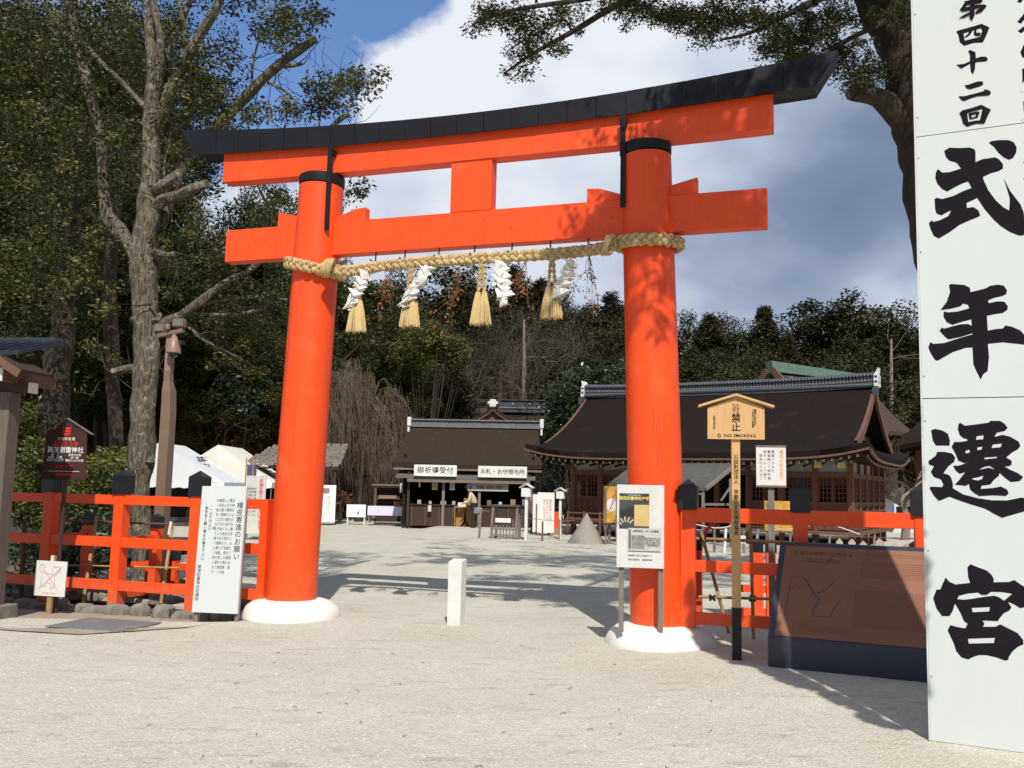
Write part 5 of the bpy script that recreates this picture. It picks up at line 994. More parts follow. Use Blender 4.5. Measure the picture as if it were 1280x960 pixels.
# white lantern posts
for lb, px, Y, s_ in (('white box on a white post, the taller left one beside the rack', 657.5, 27.8, 1.0), ('smaller white box on a white post beside the sand cone', 700, 28.6, .86)):
    p = at(px, 668, Y); t_ = thing('lantern_post', lb, 'lantern post', (p.x, Y, 0), -R(16), 'white lantern posts'); h = 1.55+(604-603)*0; zt_ = (at(px, 605 if s_ == 1 else 610, Y).z)
    q = MB(); q.box(-.042*s_, .042*s_, -.042*s_, .042*s_, 0, zt_-.38*s_); q.build('post', white_paint, t_)
    z0 = zt_-.38*s_; q = MB(); q.box(-.14*s_, .14*s_, -.12*s_, .12*s_, z0, z0+.26*s_); q.build('box', white_paint, t_)
    q = MB(); q.prism([(-.20*s_, z0+.255*s_), (-.20*s_, z0+.28*s_), (0, z0+.40*s_), (.20*s_, z0+.28*s_), (.20*s_, z0+.255*s_), (0, z0+.372*s_)], -.17*s_, .17*s_); q.build('roof', mat('pale_grey_paint', (.6, .62, .65)), t_)
t_, b = board('paper_board', 'tall white board of fine writing behind the brown-coated woman', 'notice board', 682, 655, 30.6, .56, .10, 1.42, paper_m, -R(4)); text(columns(['遷宮奉賛のお願い', '御芳名を記し永く', '後世に伝えます。']), .1, mat('faded_red', (.62, .33, .25)), b, (.05, -.018, .8), line=1.0)
board('plain_board', 'plain white board half hidden behind the written one', 'notice board', 671, 652, 31.0, .28, .10, 1.35, paper_m, 0)
rb = MB(); rb.box(-.12, .12, -.1, .1, 0, .75, bev=.03); o_ = rb.build('red_box', orange, loc=(at(697, 655, 32).x, 32, 0)); tag(o_, 'vermilion red box behind the right lantern post', 'box')
ob = MB(); ob.box(-.25, .25, -.1, .1, 0, .22); o_ = ob.build('straw_bale', tan_w, loc=(at(692, 655, 32.5).x-.0, 31.5, 0)); tag(o_, 'low tan crate in front of the red box', 'crate')
# the sand cones
sand = mat('grey_sand', (.29, .265, .225), (.235, .215, .18), 30, .95, .6, 60)
for lb, px, py, Y in (('raked cone of grey sand standing in the court', 733, 674, 26.9),):
    p = at(px, py, Y); q = MB(); n_ = 40; prf = [(.56, 0), (.50, .10), (.25, .46), (.06, .79), (.012, .855), (.0, .86)]; hh = 1.0 if Y < 27 else .93
    q.lathe([(r_, z*hh) for r_, z in prf[:-1]], n=n_); o_ = q.build('sand_cone', sand, loc=(p.x, Y, 0)); tag(o_, lb, 'sand cone')
# posters on easels
yel = mat('yellow_poster', (.62, .34, .045), (.55, .29, .04), 3, .6)
t_, b = board('bird_poster', 'yellow poster with a white figure on a wooden easel left of the right pillar', 'poster', 764, 665, 26.4, .42, .62, 1.66, yel, -R(8), leg=grey_wood, tilt=R(5))
q = MB(); q.lathe([(.15, 0), (.13, .005)], n=14, sy=1.3); o_ = q.build('white_shape', paper_m, b, (.0, -.018, 1.12)); o_.rotation_euler = (PI/2, 0, 0)
q = MB(); q.bar((-.05, -.026, .98), (.06, -.026, 1.28), .03, .004, up=(0, 1, 0)); q.bar((.02, -.026, 1.32), (.10, -.026, 1.42), .03, .004, up=(0, 1, 0)); q.build('red_stroke', mat('red_print', (.7, .035, .03)), b)
q = MB()
for x in (-.235, .212): q.box(x, x+.023, -.03, .03, .60, 1.68)
q.box(-.235, .235, -.03, .03, .575, .599); q.build('frame', brown_wood, t_)
t_, b = board('calligraphy_poster', 'yellow poster with green brush writing behind the right fence', 'poster', 973, 650, 23.5, .68, .60, 1.36, yel, -R(10), leg=grey_wood)
grn = mat('green_print', (.06, .30, .28), rough=.6); text('京都の\n春', .17, grn, b, (-.05, -.018, .98), bold=.005); q = MB(); q.lathe([(.10, 0), (.09, .004)], n=14); o_ = q.build('green_disc', grn, b, (-.2, -.016, 1.22)); o_.rotation_euler = (PI/2, 0, 0)
q = MB(); q.box(-.36, -.341, -.03, .03, .58, 1.38); q.build('frame', brown_wood, t_)
# prayer plaques and stakes behind the right fence
ema = mat('ema_wood', (.50, .42, .32), (.36, .28, .2), 8, .7)
rackr = thing('plaque_rack', 'low rack hung with pale wooden prayer plaques behind the right fence', 'rack', (at(1040, 680, 21).x, 21, 0), -R(16))
q = MB(); q.bar((-.2, 0, .34), (2.6, 0, .34), .04); q.bar((-.2, 0, .62), (2.6, 0, .62), .02); q.build('rail', brown_wood, rackr)
for x in (-.1, .85, 1.8, 2.5): q = MB(); q.bar((x, 0, -.05), (x+.06, 0, .66), .05); q.build('stake', grey_wood, rackr)
gg = random.Random(11)
for i, x in enumerate((.15, .42, .66, 1.05, 1.30, 1.52, 1.95, 2.15, 2.35)):
    q = MB(); h = gg.uniform(.22, .34); q.prism([(-.07, 0), (.07, 0), (.08, h), (0, h+.08), (-.08, h)], -.012, .012); o_ = q.build('wooden_plaque', ema, loc=(0, 0, 0))
    wpt = rackr.location+Matrix.Rotation(-R(16), 3, 'Z') @ Vector((x, -.06, .22)); o_.location = wpt; o_.rotation_euler = (0, gg.uniform(-.2, .2), -R(16)+gg.uniform(-.5, .5)); tag(o_, 'pale pentagonal wooden prayer plaque hanging on the low rack', 'plaque', 'prayer plaques on the low rack')
for k, px in enumerate((893, 905, 930, 944)):
    stake(['pale stake nearest the right pillar behind the fence', 'grey stake just left of the no smoking post', 'white painted stake left of the notice stake', 'leaning pale stake left of the notice stake'][k], px, 679, 24, .62, .06, m=white_paint if k % 2 else grey_wood, lean=(.0, .05, -.02, .09)[k])
ropeline('slack white rope between the stakes behind the right fence', [at(868, 655, 24), at(900, 660, 24), at(940, 652, 24), at(980, 662, 23), at(1030, 655, 22), at(1075, 668, 21.5)], .012, paper_m)
rl_ = MB(); rl_.bar(at(866, 650, 22), at(862, 672, 22), .12, .02); 
q = MB(); q.add([(0, 0, .0), (.32, 0, .36), (.36, 0, .30), (.10, 0, -.06), (0, .04, .0), (.32, .04, .36), (.36, .04, .30), (.10, .04, -.06)], [(0, 1, 2, 3), (7, 6, 5, 4), (0, 4, 5, 1), (1, 5, 6, 2), (2, 6, 7, 3), (3, 7, 4, 0)]); o_ = q.build('red_chute', mat('red_cloth', (.6, .03, .03)), loc=at(873, 671, 22)); tag(o_, 'slanting red cloth board behind the right fence near the pillar', 'board')
hl = MB(); hl.box(-.14, .14, -.1, .1, 0, .19); o_ = hl.build('white_crate', paper_m, loc=(at(924, 668, 23).x, 23, .30)); tag(o_, 'white paper-covered box behind the no smoking post', 'box')
# bamboo guards behind the fences
def bamboo(mb, a, b, r_=.017):
    a, b = Vector(a), Vector(b); n_ = max(2, int((b-a).length/.28)); pts = []; rr = []
    for i in range(n_):
        t0, t1 = i/n_, (i+1)/n_; pts += [a.lerp(b, t0+.002), a.lerp(b, t1-.008), a.lerp(b, t1-.004)]; rr += [r_, r_, r_*1.18]
    mb.tube(pts, rr, 7)
bg_ = thing('bamboo_guard', 'bamboo pole barrier tied behind the right fence near the pillar', 'barrier', at(905, 790, 9.95), 0); off = -bg_.location
for nm, a, b, r_ in (('pole', at(876, 664, 9.9), at(911, 792, 9.9), .019), ('pole', at(938, 660, 10.0), at(942, 800, 10.0), .019), ('rail', at(870, 673, 9.95), at(985, 678, 9.7), .017), ('rail', at(873, 746, 9.95), at(975, 749, 9.7), .016)):
    q = MB(); bamboo(q, a+off, b+off, r_); q.build(nm, bamboo_m, bg_)
for px, py in ((878, 675), (890, 747), (939, 676), (940, 748)):
    q = MB(); c = at(px, py, 9.92)+off; q.tube([c+Vector((-.03, -.01, -.03)), c+Vector((.03, -.03, .03))], .012, 6); q.tube([c+Vector((.03, -.01, -.03)), c+Vector((-.03, -.03, .03))], .012, 6); q.build('rope_lashing', black_cap, bg_)
bl = thing('bamboo_guard', 'bamboo rails and leaning canes behind the left fence', 'barrier', (-5.2, 12.2, 0), 0); off = -bl.location
for nm, a, b, r_, mm in (('cane', at(121, 645, 12.3), at(102, 765, 12.0), .022, bamboo_m), ('cane', at(216, 655, 12.0), at(199, 768, 11.7), .022, bamboo_m), ('cane', at(31, 655, 12.5), at(25, 765, 12.2), .03, brown_wood), ('rail', at(18, 705, 12.6), at(226, 710, 11.8), .013, bamboo_m), ('rail', at(70, 650, 12.7), at(232, 656, 12.0), .014, brown_wood)):
    q = MB(); bamboo(q, a+off, b+off, r_); q.build(nm, mm, bl)
q = MB(); q.tube([at(214, 652, 11.95)+off, at(211, 668, 11.95)+off], .02, 6); q.build('white_tie', paper_m, bl)
for lab, pxs, Y, y0, y1 in (('short vermilion inner fence with black capped posts behind the right fence', (947, 963), 11.6, 690, 775), ('short vermilion inner fence with black capped posts behind the left fence', (190, 220), 13.0, 700, 760)):
    f_ = thing('inner_fence', lab, 'fence', (at(pxs[0], 700, Y).x, Y, -.1), -R(10)); x0 = at(pxs[0], 700, Y).x
    for px in pxs:
        x = at(px, 700, Y).x-x0; zt_ = at(px, y0, Y).z+.1; q = MB(); q.box(x-.06, x+.06, -.06, .06, 0, zt_); po_ = q.build('post', orange, f_); q = MB(); q.box(x-.065, x+.065, -.065, .065, zt_+.001, zt_+.13); q.add([(x-.065, -.065, zt_+.13), (x+.065, -.065, zt_+.13), (x+.065, .065, zt_+.13), (x-.065, .065, zt_+.13), (x, 0, zt_+.17)], [(0, 1, 4), (1, 2, 4), (2, 3, 4), (3, 0, 4)]); q.build('post_cap', black_cap, po_)
    for z in (.14, .42): q = MB(); xa, xb = at(pxs[0], 700, Y).x-x0, at(pxs[1], 700, Y).x-x0; q.box(xa-.3, xb+.4, -.03, .03, z, z+.09); q.build('rail', orange, f_)
# row of rounded stones under and behind the left fence
gg = random.Random(21); ci = 0
for row, (pa, pb, n_) in enumerate((((-6.55, 11.98), (-3.2, 11.02), 12), ((-6.6, 12.75), (-3.2, 11.9), 11))):
    for i in range(n_):
        f = (i+gg.uniform(.3, .7))/n_; x = pa[0]+(pb[0]-pa[0])*f; y = pa[1]+(pb[1]-pa[1])*f
        rx_, ry_, rz_ = gg.uniform(.11, .19), gg.uniform(.10, .15), gg.uniform(.07, .12); q = MB(); vs = []; n1, n2 = 9, 6
        for a in range(n2+1):
            for b in range(n1):
                ph = PI*a/n2; th = 2*PI*b/n1; v_ = Vector((math.sin(ph)*math.cos(th), math.sin(ph)*math.sin(th), math.cos(ph))); v_ *= 1+.22*noise.noise(v_*1.3+Vector((i, row, 0)))
                v_ = Vector([math.copysign(abs(c)**.72, c) for c in v_]); vs.append((v_.x*rx_, v_.y*ry_, v_.z*rz_))
        q.add(vs, [(a*n1+b, a*n1+(b+1) % n1, (a+1)*n1+(b+1) % n1, (a+1)*n1+b) for a in range(n2) for b in range(n1)], True)
        o_ = q.build('stone', stone_m, loc=(x, y, gh(x, y)+rz_*.55+(.08 if row else 0)), rz=gg.uniform(-.6, .2)); tag(o_, 'rounded grey edging stone in the row under the left fence' if row == 0 else 'rounded grey edging stone in the back row behind the left fence', 'stone', 'stones under the left fence' if row == 0 else 'stones behind the left fence')
q = MB(); q.box(-.35, .35, -.12, .12, 0, .06, bev=.01); o_ = q.build('stone_slab', mat('pale_slab', (.42, .40, .37), (.34, .32, .29), 8, .9, .4, 20), loc=(-4.95, 12.3, -.05), rz=-.3); tag(o_, 'flat pale stone slab behind the dog sign', 'slab')
c_ = o_.copy(); COL.objects.link(c_); c_.location = (-3.85, 11.75, -.06); c_['label'] = 'flat pale stone slab behind the third fence post'
# camera pole
cpm = mat('brown_pole_paint', (.20, .135, .085), (.165, .11, .07), 3, .5, spec=.5); pkm = mat('pinkish_brown_housing', (.28, .18, .15), (.23, .15, .125), 4, .4)
cp = at(196, 745, 12.75); cpo = thing('camera_pole', 'tall square brown pole with floodlights and a dome camera', 'camera pole', (cp.x, 12.75, 0), -R(14))
zt_ = at(213, 420, 12.75).z
q = MB(); hw = .076; rows_ = ((-.1, hw, 0), (zt_*.70, hw*.96, 0), (zt_*.78, hw*.9, -.012), (zt_*.82, hw*.62, -.034), (zt_*.86, hw*.58, -.036))
vs = [(dx+sx*w, sy*w, z) for z, w, dx in rows_ for sx, sy in ((-1, -1), (1, -1), (1, 1), (-1, 1))]
q.add(vs, [(4*k+j, 4*k+(j+1) % 4, 4*k+4+(j+1) % 4, 4*k+4+j) for k in range(4) for j in range(4)]+[(16, 17, 18, 19)])
q.build('pole', cpm, cpo); q = MB(); q.box(-.082, .010, -.045, .045, zt_*.8605, zt_+.02); q.build('upper_pole', pkm, cpo)
q = MB(); q.bar((-.20, -.05, zt_+.0), (.19, -.05, zt_+.07), .07, .05); q.build('cross_arm', cpm, cpo)
q = MB(); q.lathe([(.018, .13), (.035, .12), (.072, .03), (.09, -.02), (.105, -.09), (.105, -.115), (.09, -.12)], n=18); dm = q.build('camera_housing', pkm, cpo, (.085, -.10, zt_-.14))
q = MB(); q.lathe([(.065, -.12), (.062, -.155), (.036, -.175), (.008, -.18)], n=16); q.build('dome', mat('smoked_glass', (.03, .03, .035), rough=.15, spec=.7), dm); q = MB(); q.bar((-.02, -.04, zt_-.10), (.085, -.10, zt_+.0), .035); q.build('bracket', pkm, cpo)
for x, z, s_ in ((-.165, .10, .075), (.125, .17, .085)):
    q = MB(); q.box(-s_, s_, -.04, .04, -s_*.7, s_*.7, bev=.01); fl = q.build('floodlight', cpm, cpo, (x, -.06, zt_+z)); q = MB(); q.box(-s_*.8, s_*.8, -.047, -.041, -s_*.5, s_*.5); q.build('lamp_glass', mat('lamp_glass', (.16, .18, .17), rough=.2), fl)
    q = MB(); q.box(x-.015, x+.015, -.07, -.05, zt_+.03, zt_+z-.05); q.build('stem', cpm, cpo)
q = MB(); q.lathe([(.035, -.04), (.04, .015), (.015, .035)], n=12); q.build('sensor', pkm, cpo, (-.03, -.1, zt_+.12))
q = MB(); q.bar((.17, -.08, zt_-.10), (.27, -.16, zt_-.13), .05); q.build('small_camera', black_cap, cpo)

# ================================================================ PEOPLE
skin = mat('skin', (.42, .24, .16), (.38, .21, .14), 5, .6)
def limb(name, pts, rad, m, parent, edges=None):
    me = bpy.data.meshes.new(name); E = edges or [(i, i+1) for i in range(len(pts)-1)]; me.from_pydata(pts, E, []); me.materials.append(m)
    o = bpy.data.objects.new(name, me); COL.objects.link(o); o.parent = parent; md = o.modifiers.new('skin', 'SKIN'); md.use_smooth_shade = True
    for i, r_ in enumerate(rad):
        r_ = r_ if isinstance(r_, tuple) else (r_, r_); me.skin_vertices[0].data[i].radius = r_
    me.skin_vertices[0].data[0].use_root = True; o.modifiers.new('sub', 'SUBSURF').levels = 1; o.modifiers['sub'].render_levels = 2; return o
pp = at(590, 655, 34.6)
man = thing('person', 'person in cream jumper, dark trousers and cap leaning over the tan writing desk', 'person', (pp.x, 35.35, 0), R(0))
# faces left, bent forward over the desk
limb('trousers', [(.06, 0, .86), (.04, -.09, .82), (.02, -.10, .46), (.05, -.10, .06), (-.08, -.11, .03), (.04, .09, .82), (.06, .10, .46), (.10, .10, .06), (-.03, .11, .03)], [(.13, .15), .10, .075, .06, .04, .10, .075, .06, .04], mat('black_cloth', (.018, .018, .022), (.03, .03, .034), 8, .9), man, [(0, 1), (1, 2), (2, 3), (3, 4), (0, 5), (5, 6), (6, 7), (7, 8)])
limb('jumper', [(.06, 0, .86), (.02, 0, 1.05), (-.08, 0, 1.27), (-.12, 0, 1.35), (-.10, -.17, 1.27), (-.16, -.2, 1.02), (-.36, -.17, .92), (-.10, .17, 1.27), (-.18, .2, 1.03), (-.38, .15, .93)], [(.15, .13), (.15, .13), (.15, .12), .06, .065, .052, .04, .065, .052, .04], mat('cream_wool', (.60, .47, .33), (.52, .40, .28), 20, .95), man, [(0, 1), (1, 2), (2, 3), (2, 4), (4, 5), (5, 6), (2, 7), (7, 8), (8, 9)])
limb('body', [(-.13, 0, 1.33), (-.17, 0, 1.42), (-.19, 0, 1.49), (-.18, 0, 1.58), (-.26, 0, 1.46)], [.055, .06, .095, .09, .035], skin, man, [(0, 1), (1, 2), (2, 3), (2, 4)])
for y in (-.17, .15): limb('hand', [(-.36, y, .92), (-.42, y, .90), (-.46, y-.02, .885), (-.47, y+.01, .88), (-.42, y+.03, .90)], [.035, .032, .012, .012, .012], skin, man, [(0, 1), (1, 2), (1, 3), (1, 4)])
q = MB(); q.lathe([(.115, 1.52), (.118, 1.56), (.10, 1.63), (.05, 1.665), (.01, 1.67)], c=(-.18, 0), n=16); q.box(-.34, -.25, -.07, .07, 1.525, 1.54); q.build('cap', mat('navy_cap', (.03, .035, .08)), man)
limb('scarf', [(-.10, 0, 1.37), (-.16, -.02, 1.30), (-.2, -.05, 1.12)], [.08, .07, .05], mat('black_cloth', (.018, .018, .022)), man)
bagp = MB(); bagp.box(-.16, .16, -.07, .07, 0, .26, bev=.04); bo = bagp.build('shoulder_bag', mat('grey_bag', (.22, .22, .23), (.1, .1, .11), 6), loc=(pp.x+.20, 35.2, .52)); tag(bo, 'grey shoulder bag hanging at the hip of the person at the desk', 'bag')
wp_ = at(667, 655, 33.2); wom = thing('person', 'person in a long brown coat seen from behind near the white boards', 'person', (wp_.x, 32.2, 0), R(-15))
limb('legs', [(0, 0, .60), (-.09, 0, .45), (-.09, .02, .08), (-.09, -.08, .03), (.09, 0, .45), (.10, .0, .08), (.11, -.08, .03)], [.08, .075, .05, .04, .075, .05, .04], mat('black_cloth', (.018, .018, .022)), wom, [(0, 1), (1, 2), (2, 3), (0, 4), (4, 5), (5, 6)])
q = MB(); q.lathe([(.20, .34), (.21, .36), (.17, .62)], n=16, sy=.75); q.build('skirt', mat('black_cloth', (.018, .018, .022)), wom)
limb('coat', [(0, 0, .55), (0, 0, .85), (0, 0, 1.15), (0, 0, 1.30), (-.18, 0, 1.22), (-.22, .02, .96), (-.19, .07, .74), (.18, 0, 1.22), (.22, .02, .96), (.19, .07, .74)], [(.20, .15), (.17, .13), (.16, .12), .07, .065, .055, .045, .065, .055, .045], mat('brown_coat', (.20, .15, .10), (.16, .12, .08), 6, .9), wom, [(0, 1), (1, 2), (2, 3), (2, 4), (4, 5), (5, 6), (2, 7), (7, 8), (8, 9)])
limb('body', [(0, .0, 1.28), (0, .01, 1.36), (0, .02, 1.44), (0, .03, 1.52)], [.05, .055, .09, .085], skin, wom)
limb('hair', [(0, -.02, 1.38), (0, -.02, 1.47), (0, -.01, 1.56)], [.085, .105, .09], mat('dark_hair', (.03, .02, .016), rough=.6), wom)
# ================================================================ HILL AND TREES
leaf_far = leafmat('far_foliage', [(.013, .014, .006), (.030, .032, .012), (.062, .062, .024), (.11, .092, .04)], .7, .12, .15)
leaf_con = leafmat('conifer_foliage', [(.015, .015, .008), (.032, .030, .014), (.060, .050, .024), (.11, .070, .036)], .75, .1, .12)
leaf_near = leafmat('evergreen_leaves', [(.013, .016, .005), (.031, .037, .010), (.078, .082, .019), (.20, .175, .048)], .5, .2, .28)
leaf_yel = leafmat('yellow_green_leaves', [(.045, .060, .014), (.085, .10, .022), (.14, .145, .034), (.24, .20, .06)], .5, .25, .3)
leaf_rt = leafmat('overhanging_leaves', [(.012, .016, .006), (.028, .034, .011), (.055, .060, .017), (.12, .11, .03)], .5, .22, .3)
leaf_dk = leafmat('glossy_dark_leaves', [(.010, .020, .008), (.020, .038, .014), (.035, .060, .022), (.09, .13, .05)], .3, .15, .5)
def hill_z(x, y):
    q = max(0, y-52); return -.05+.20*q*sstep(52, 75, y)*(1 if y < 125 else 1)+1.2*noise.noise(Vector((x*.03, y*.03, 1)))*sstep(55, 80, y)
hv = []; hx = list(np.linspace(-170, 170, 50)); hy = list(np.linspace(50, 210, 34))
for y in hy:
    for x in hx: hv.append((x, y, min(hill_z(x, y), 22)-(.0 if y > 52 else .3)))
q = MB(); q.add(hv, [(j*50+i, j*50+i+1, (j+1)*50+i+1, (j+1)*50+i) for j in range(33) for i in range(49)], True)
structure(q.build('hill', mat('forest_floor', (.035, .030, .018), (.018, .018, .010), .5, 1, detail=8, c3=(.05, .038, .022), s3=.2)))
def lm_near(m): return m.name == 'evergreen_leaves'
def crown_mesh(nm, kind, h, r, n_c, n_l, size, m, seed, root):
    g = np.random.default_rng(seed); C = []; ct = []
    while len(C) < n_c:
        if kind == 'cone':
            f = g.random()**.8; rr = r*(1-f)**.75*(.72+.5*g.random()); th = g.random()*6.28; C.append((rr*math.cos(th), rr*math.sin(th), h*(.22+.78*f)))
        else:
            d = g.normal(size=3); d /= np.linalg.norm(d); k = (.45+.6*g.random()) ; lob = 1+.28*math.sin(3*math.atan2(d[1], d[0])+seed)*math.cos(2.3*d[2]+seed)
            z = h*.62+d[2]*h*.36*k*lob; C.append((d[0]*r*k*lob, d[1]*r*k*lob, z))
        ct.append(.0)
    return leaves('crown', C, n_l, (r*.17 if lm_near(m) else r*.22) if kind != 'cone' else r*.24, size, m, root, seed, flat=.5, droop=.35 if kind == 'cone' else .0, aspect=.55 if lm_near(m) else .75)
def trunk_mesh(h, r, m, root, seed, top=.85):
    g = np.random.default_rng(seed); pts = [(g.normal()*.06*k, g.normal()*.06*k, h*top*k/7-.3*(k == 0)) for k in range(8)]; q = MB(); q.tube(curve_pts(pts, 2), [r*(1-.75*i/14)for i in range(15)], 8)
    for k in range(6):
        f = .35+.08*k; th = g.random()*6.28; p = Vector((0, 0, h*f)); q.tube([p, p+Vector((math.cos(th)*h*.12, math.sin(th)*h*.12, h*.07)), p+Vector((math.cos(th)*h*.2, math.sin(th)*h*.2, h*.16))], [r*.4, r*.25, r*.08], 5)
    return q.build('trunk', m, root)
TREEN = 0
def proto(nm, lab, kind, h, r, n_c, n_l, size, lm, bm, seed, group):
    t_ = thing(nm, lab, 'tree', (0, 0, 0), 0, group); crown_mesh('crown', kind, h, r, n_c, n_l, size, lm, seed, t_); trunk_mesh(h, .035*h if kind != 'cone' else .025*h, bm, t_, seed); return t_
G1 = 'evergreen trees on the hill'
pa_ = proto('broadleaf_tree', '', 'ball', 10, 3.6, 130, 150, .18, leaf_far, bark_d, 31, G1); pb_ = proto('broadleaf_tree', '', 'ball', 9, 4.0, 140, 150, .19, leaf_far, bark_d, 32, G1)
pc_ = proto('conifer_tree', '', 'cone', 12, 2.7, 120, 130, .18, leaf_con, bark_d, 33, G1); pd_ = proto('conifer_tree', '', 'cone', 13, 2.2, 110, 130, .175, leaf_con, bark_d, 34, G1)
HT = {id(pa_): 10*.98, id(pb_): 9*.98, id(pc_): 12*1.02, id(pd_): 13*1.02}; used_p = set()
sky_pts = [(-200, 250), (150, 260), (330, 300), (420, 345), (470, 352), (540, 356), (577, 344), (600, 368), (620, 350), (641, 333), (660, 352), (677, 348), (700, 372), (740, 360), (765, 366), (780, 410), (830, 425), (855, 408), (885, 393), (905, 398), (930, 408), (955, 382), (972, 402), (1000, 388), (1040, 372), (1065, 392), (1100, 395), (1140, 390), (1200, 392), (1400, 400)]
def skyline(px):
    for (a, b), (c, d) in zip(sky_pts, sky_pts[1:]):
        if a <= px <= c: return b+(d-b)*(px-a)/(c-a)
    return 395
def place_tree(pr, x, y, z, top, rz, lab, grp=None, wide=1.):
    o = pr if id(pr) not in used_p else copy_tree(pr); used_p.add(id(pr)); s_ = (top-z)/HT[id(pr)]; o.location = (x, y, z); o.scale = (s_*wide, s_*wide, s_); o.rotation_euler.z = rz; o['label'] = lab
    if grp: o['group'] = grp
    return o
gg = random.Random(77)
rows = [(100, 0, 26), (88, 22, 24), (76, 45, 30), (65, 70, 26), (57, 95, 30)]
peaks = {641: pc_, 677: pd_, 765: pc_, 885: pc_, 955: pd_, 1040: pa_, 577: pb_, 1085: pb_}
for px, pr in peaks.items():
    Y = 96; p = at(px, skyline(px)-1, Y); z = min(hill_z(p.x, Y), 22)-.3
    nm = {641: 'dark pointed conifer on the skyline between the gate pillars, the taller of two', 677: 'dark pointed conifer on the skyline just right of the tallest one', 765: 'broad dark conifer on the skyline beside the right pillar', 885: 'dark conifer on the skyline right of the right pillar', 955: 'reddish narrow conifer rising above the right skyline', 1040: 'broad rounded tree, the highest on the right skyline', 577: 'russet rounded tree on the skyline left of the conifers', 1085: 'low rounded tree right of the highest one on the right skyline'}[px]
    place_tree(pr, p.x, Y, z, p.z, gg.random()*6, nm, None, 1.15)
for ri, (Y, dpx, n_) in enumerate(rows):
    for i in range(n_):
        px = -120+1500*(i+gg.uniform(.1, .9))/n_; Yt = Y+gg.uniform(-4, 4); p = at(px, skyline(px)+dpx+gg.uniform(-4, 26), Yt); z = min(hill_z(p.x, Yt), 22)-.3
        if ri >= 4 and 600 < px < 710: continue
        if p.z-z < 3.5: continue
        pr = gg.choice([pa_, pb_, pb_, pc_, pa_, pd_]); tp = p.z
        if p.z-z > 13: z = p.z-13
        kd_ = 'pointed conifer' if pr in (pc_, pd_) else 'rounded evergreen'; wh = 'above the left fence' if px < 330 else 'behind the left pillar and weeping tree' if px < 500 else 'above the charm shop' if px < 700 else 'behind the right pillar' if px < 850 else 'above the large hall, left half' if px < 980 else 'above the large hall, right half' if px < 1150 else 'behind the tall white sign'
        place_tree(pr, p.x, Yt, z, tp, gg.random()*6, 'dark %s, %s of the hill, %s' % (kd_, ('back rows', 'middle rows', 'front rows')[min(2, ri//2)], wh), G1)
# ---- nearer evergreen wood at the left
na = proto('evergreen_tree', '', 'ball', 12, 3.5, 150, 400, .105, leaf_near, bark_d, 41, 'evergreens behind the left fence'); nb = proto('evergreen_tree', '', 'ball', 11, 3.8, 150, 400, .105, leaf_near, bark_d, 42, 'evergreens behind the left fence')
HT[id(na)] = 12*.98; HT[id(nb)] = 11*.98
lab_n = 'dark leafy evergreen tree in the wood behind the left fence'
for x, y, top, pr, w in ((-16.5, 24, 15.5, na, 1.0), (-20.5, 44, 25, nb, .55), (-19, 29, 18, nb, 1.1), (-24, 45, 27, na, .7), (-13.8, 56, 22, na, .6), (-22, 34, 20, na, 1.2), (-13.8, 21, 10.5, nb, 1.0), (-16, 20, 10, na, 1.1), (-19.8, 48, 26, nb, .50), (-14.2, 50, 17, na, .8), (-20, 46, 22, na, 1.1), (-11.2, 52, 14.6, nb, .9), (-8.2, 53, 13, na, 1.1), (-15.5, 43, 11, na, 1.2), (-12.2, 44, 9.5, nb, 1.3), (-9.6, 45, 9, na, 1.2), (-18.5, 42, 12, nb, 1.2)):
    px_n = 640+1144*x/y; place_tree(pr, x, y, 0, top, gg.random()*6, 'tall dark evergreen %s' % ('nearest the left edge of the wood, beyond the gate house' if px_n < 60 else 'in the wood right behind the lichened trunk' if px_n < 230 else 'in the wood above the white tents' if px_n < 330 else 'in the wood beside the left pillar'), 'evergreens behind the left fence', w)
# ---- the lichened tree behind the left fence
def px_limb(mb, pts, rad, n=9, k=4, jit=.22, seed=0):
    P = curve_pts([at(*p) for p in pts], k); mb.tube(P, lerp_list(rad, k), n, jit=jit, seed=seed)
TY_ = 13.6
lt = thing('lichened_tree', 'tall grey lichen-spotted tree with cut limbs behind the left fence', 'tree', (at(180, 735, TY_).x, TY_, 0)); off = Vector(lt.location)
def rel(mb): mb.v = [tuple(Vector(p)-off) for p in mb.v]; return mb
px1 = lambda *l: [(a, b, TY_+(c if c else 0)) for a, b, c in l]
m_ = MB(); px_limb(m_, px1((180, 742, 0), (179, 690, 0), (176, 640, 0), (175, 600, 0), (177, 578, 0), (178, 540, 0), (181, 480, 0), (184, 430, 0), (182, 390, 0), (180, 340, 0), (181, 300, 0), (187, 250, 0), (189, 200, 0), (190, 150, 0), (191, 110, 0)), [.20, .15, .145, .165, .20, .18, .185, .185, .195, .19, .18, .165, .145, .13, .11], 20, 6, .26)
for bx_, by_, r_ in ((169, 585, .10), (186, 578, .10), (196, 402, .10), (168, 330, .09), (200, 320, .08), (192, 235, .11), (170, 400, .08)):
    c = at(bx_, by_, TY_-.05); m_.tube([c+Vector((0, .1, -.16)), c+Vector((0, -.02, 0)), c+Vector((0, .1, .16))], [.03, r_, .03], 9, jit=.3)
rel(m_).build('trunk', bark_l, lt)
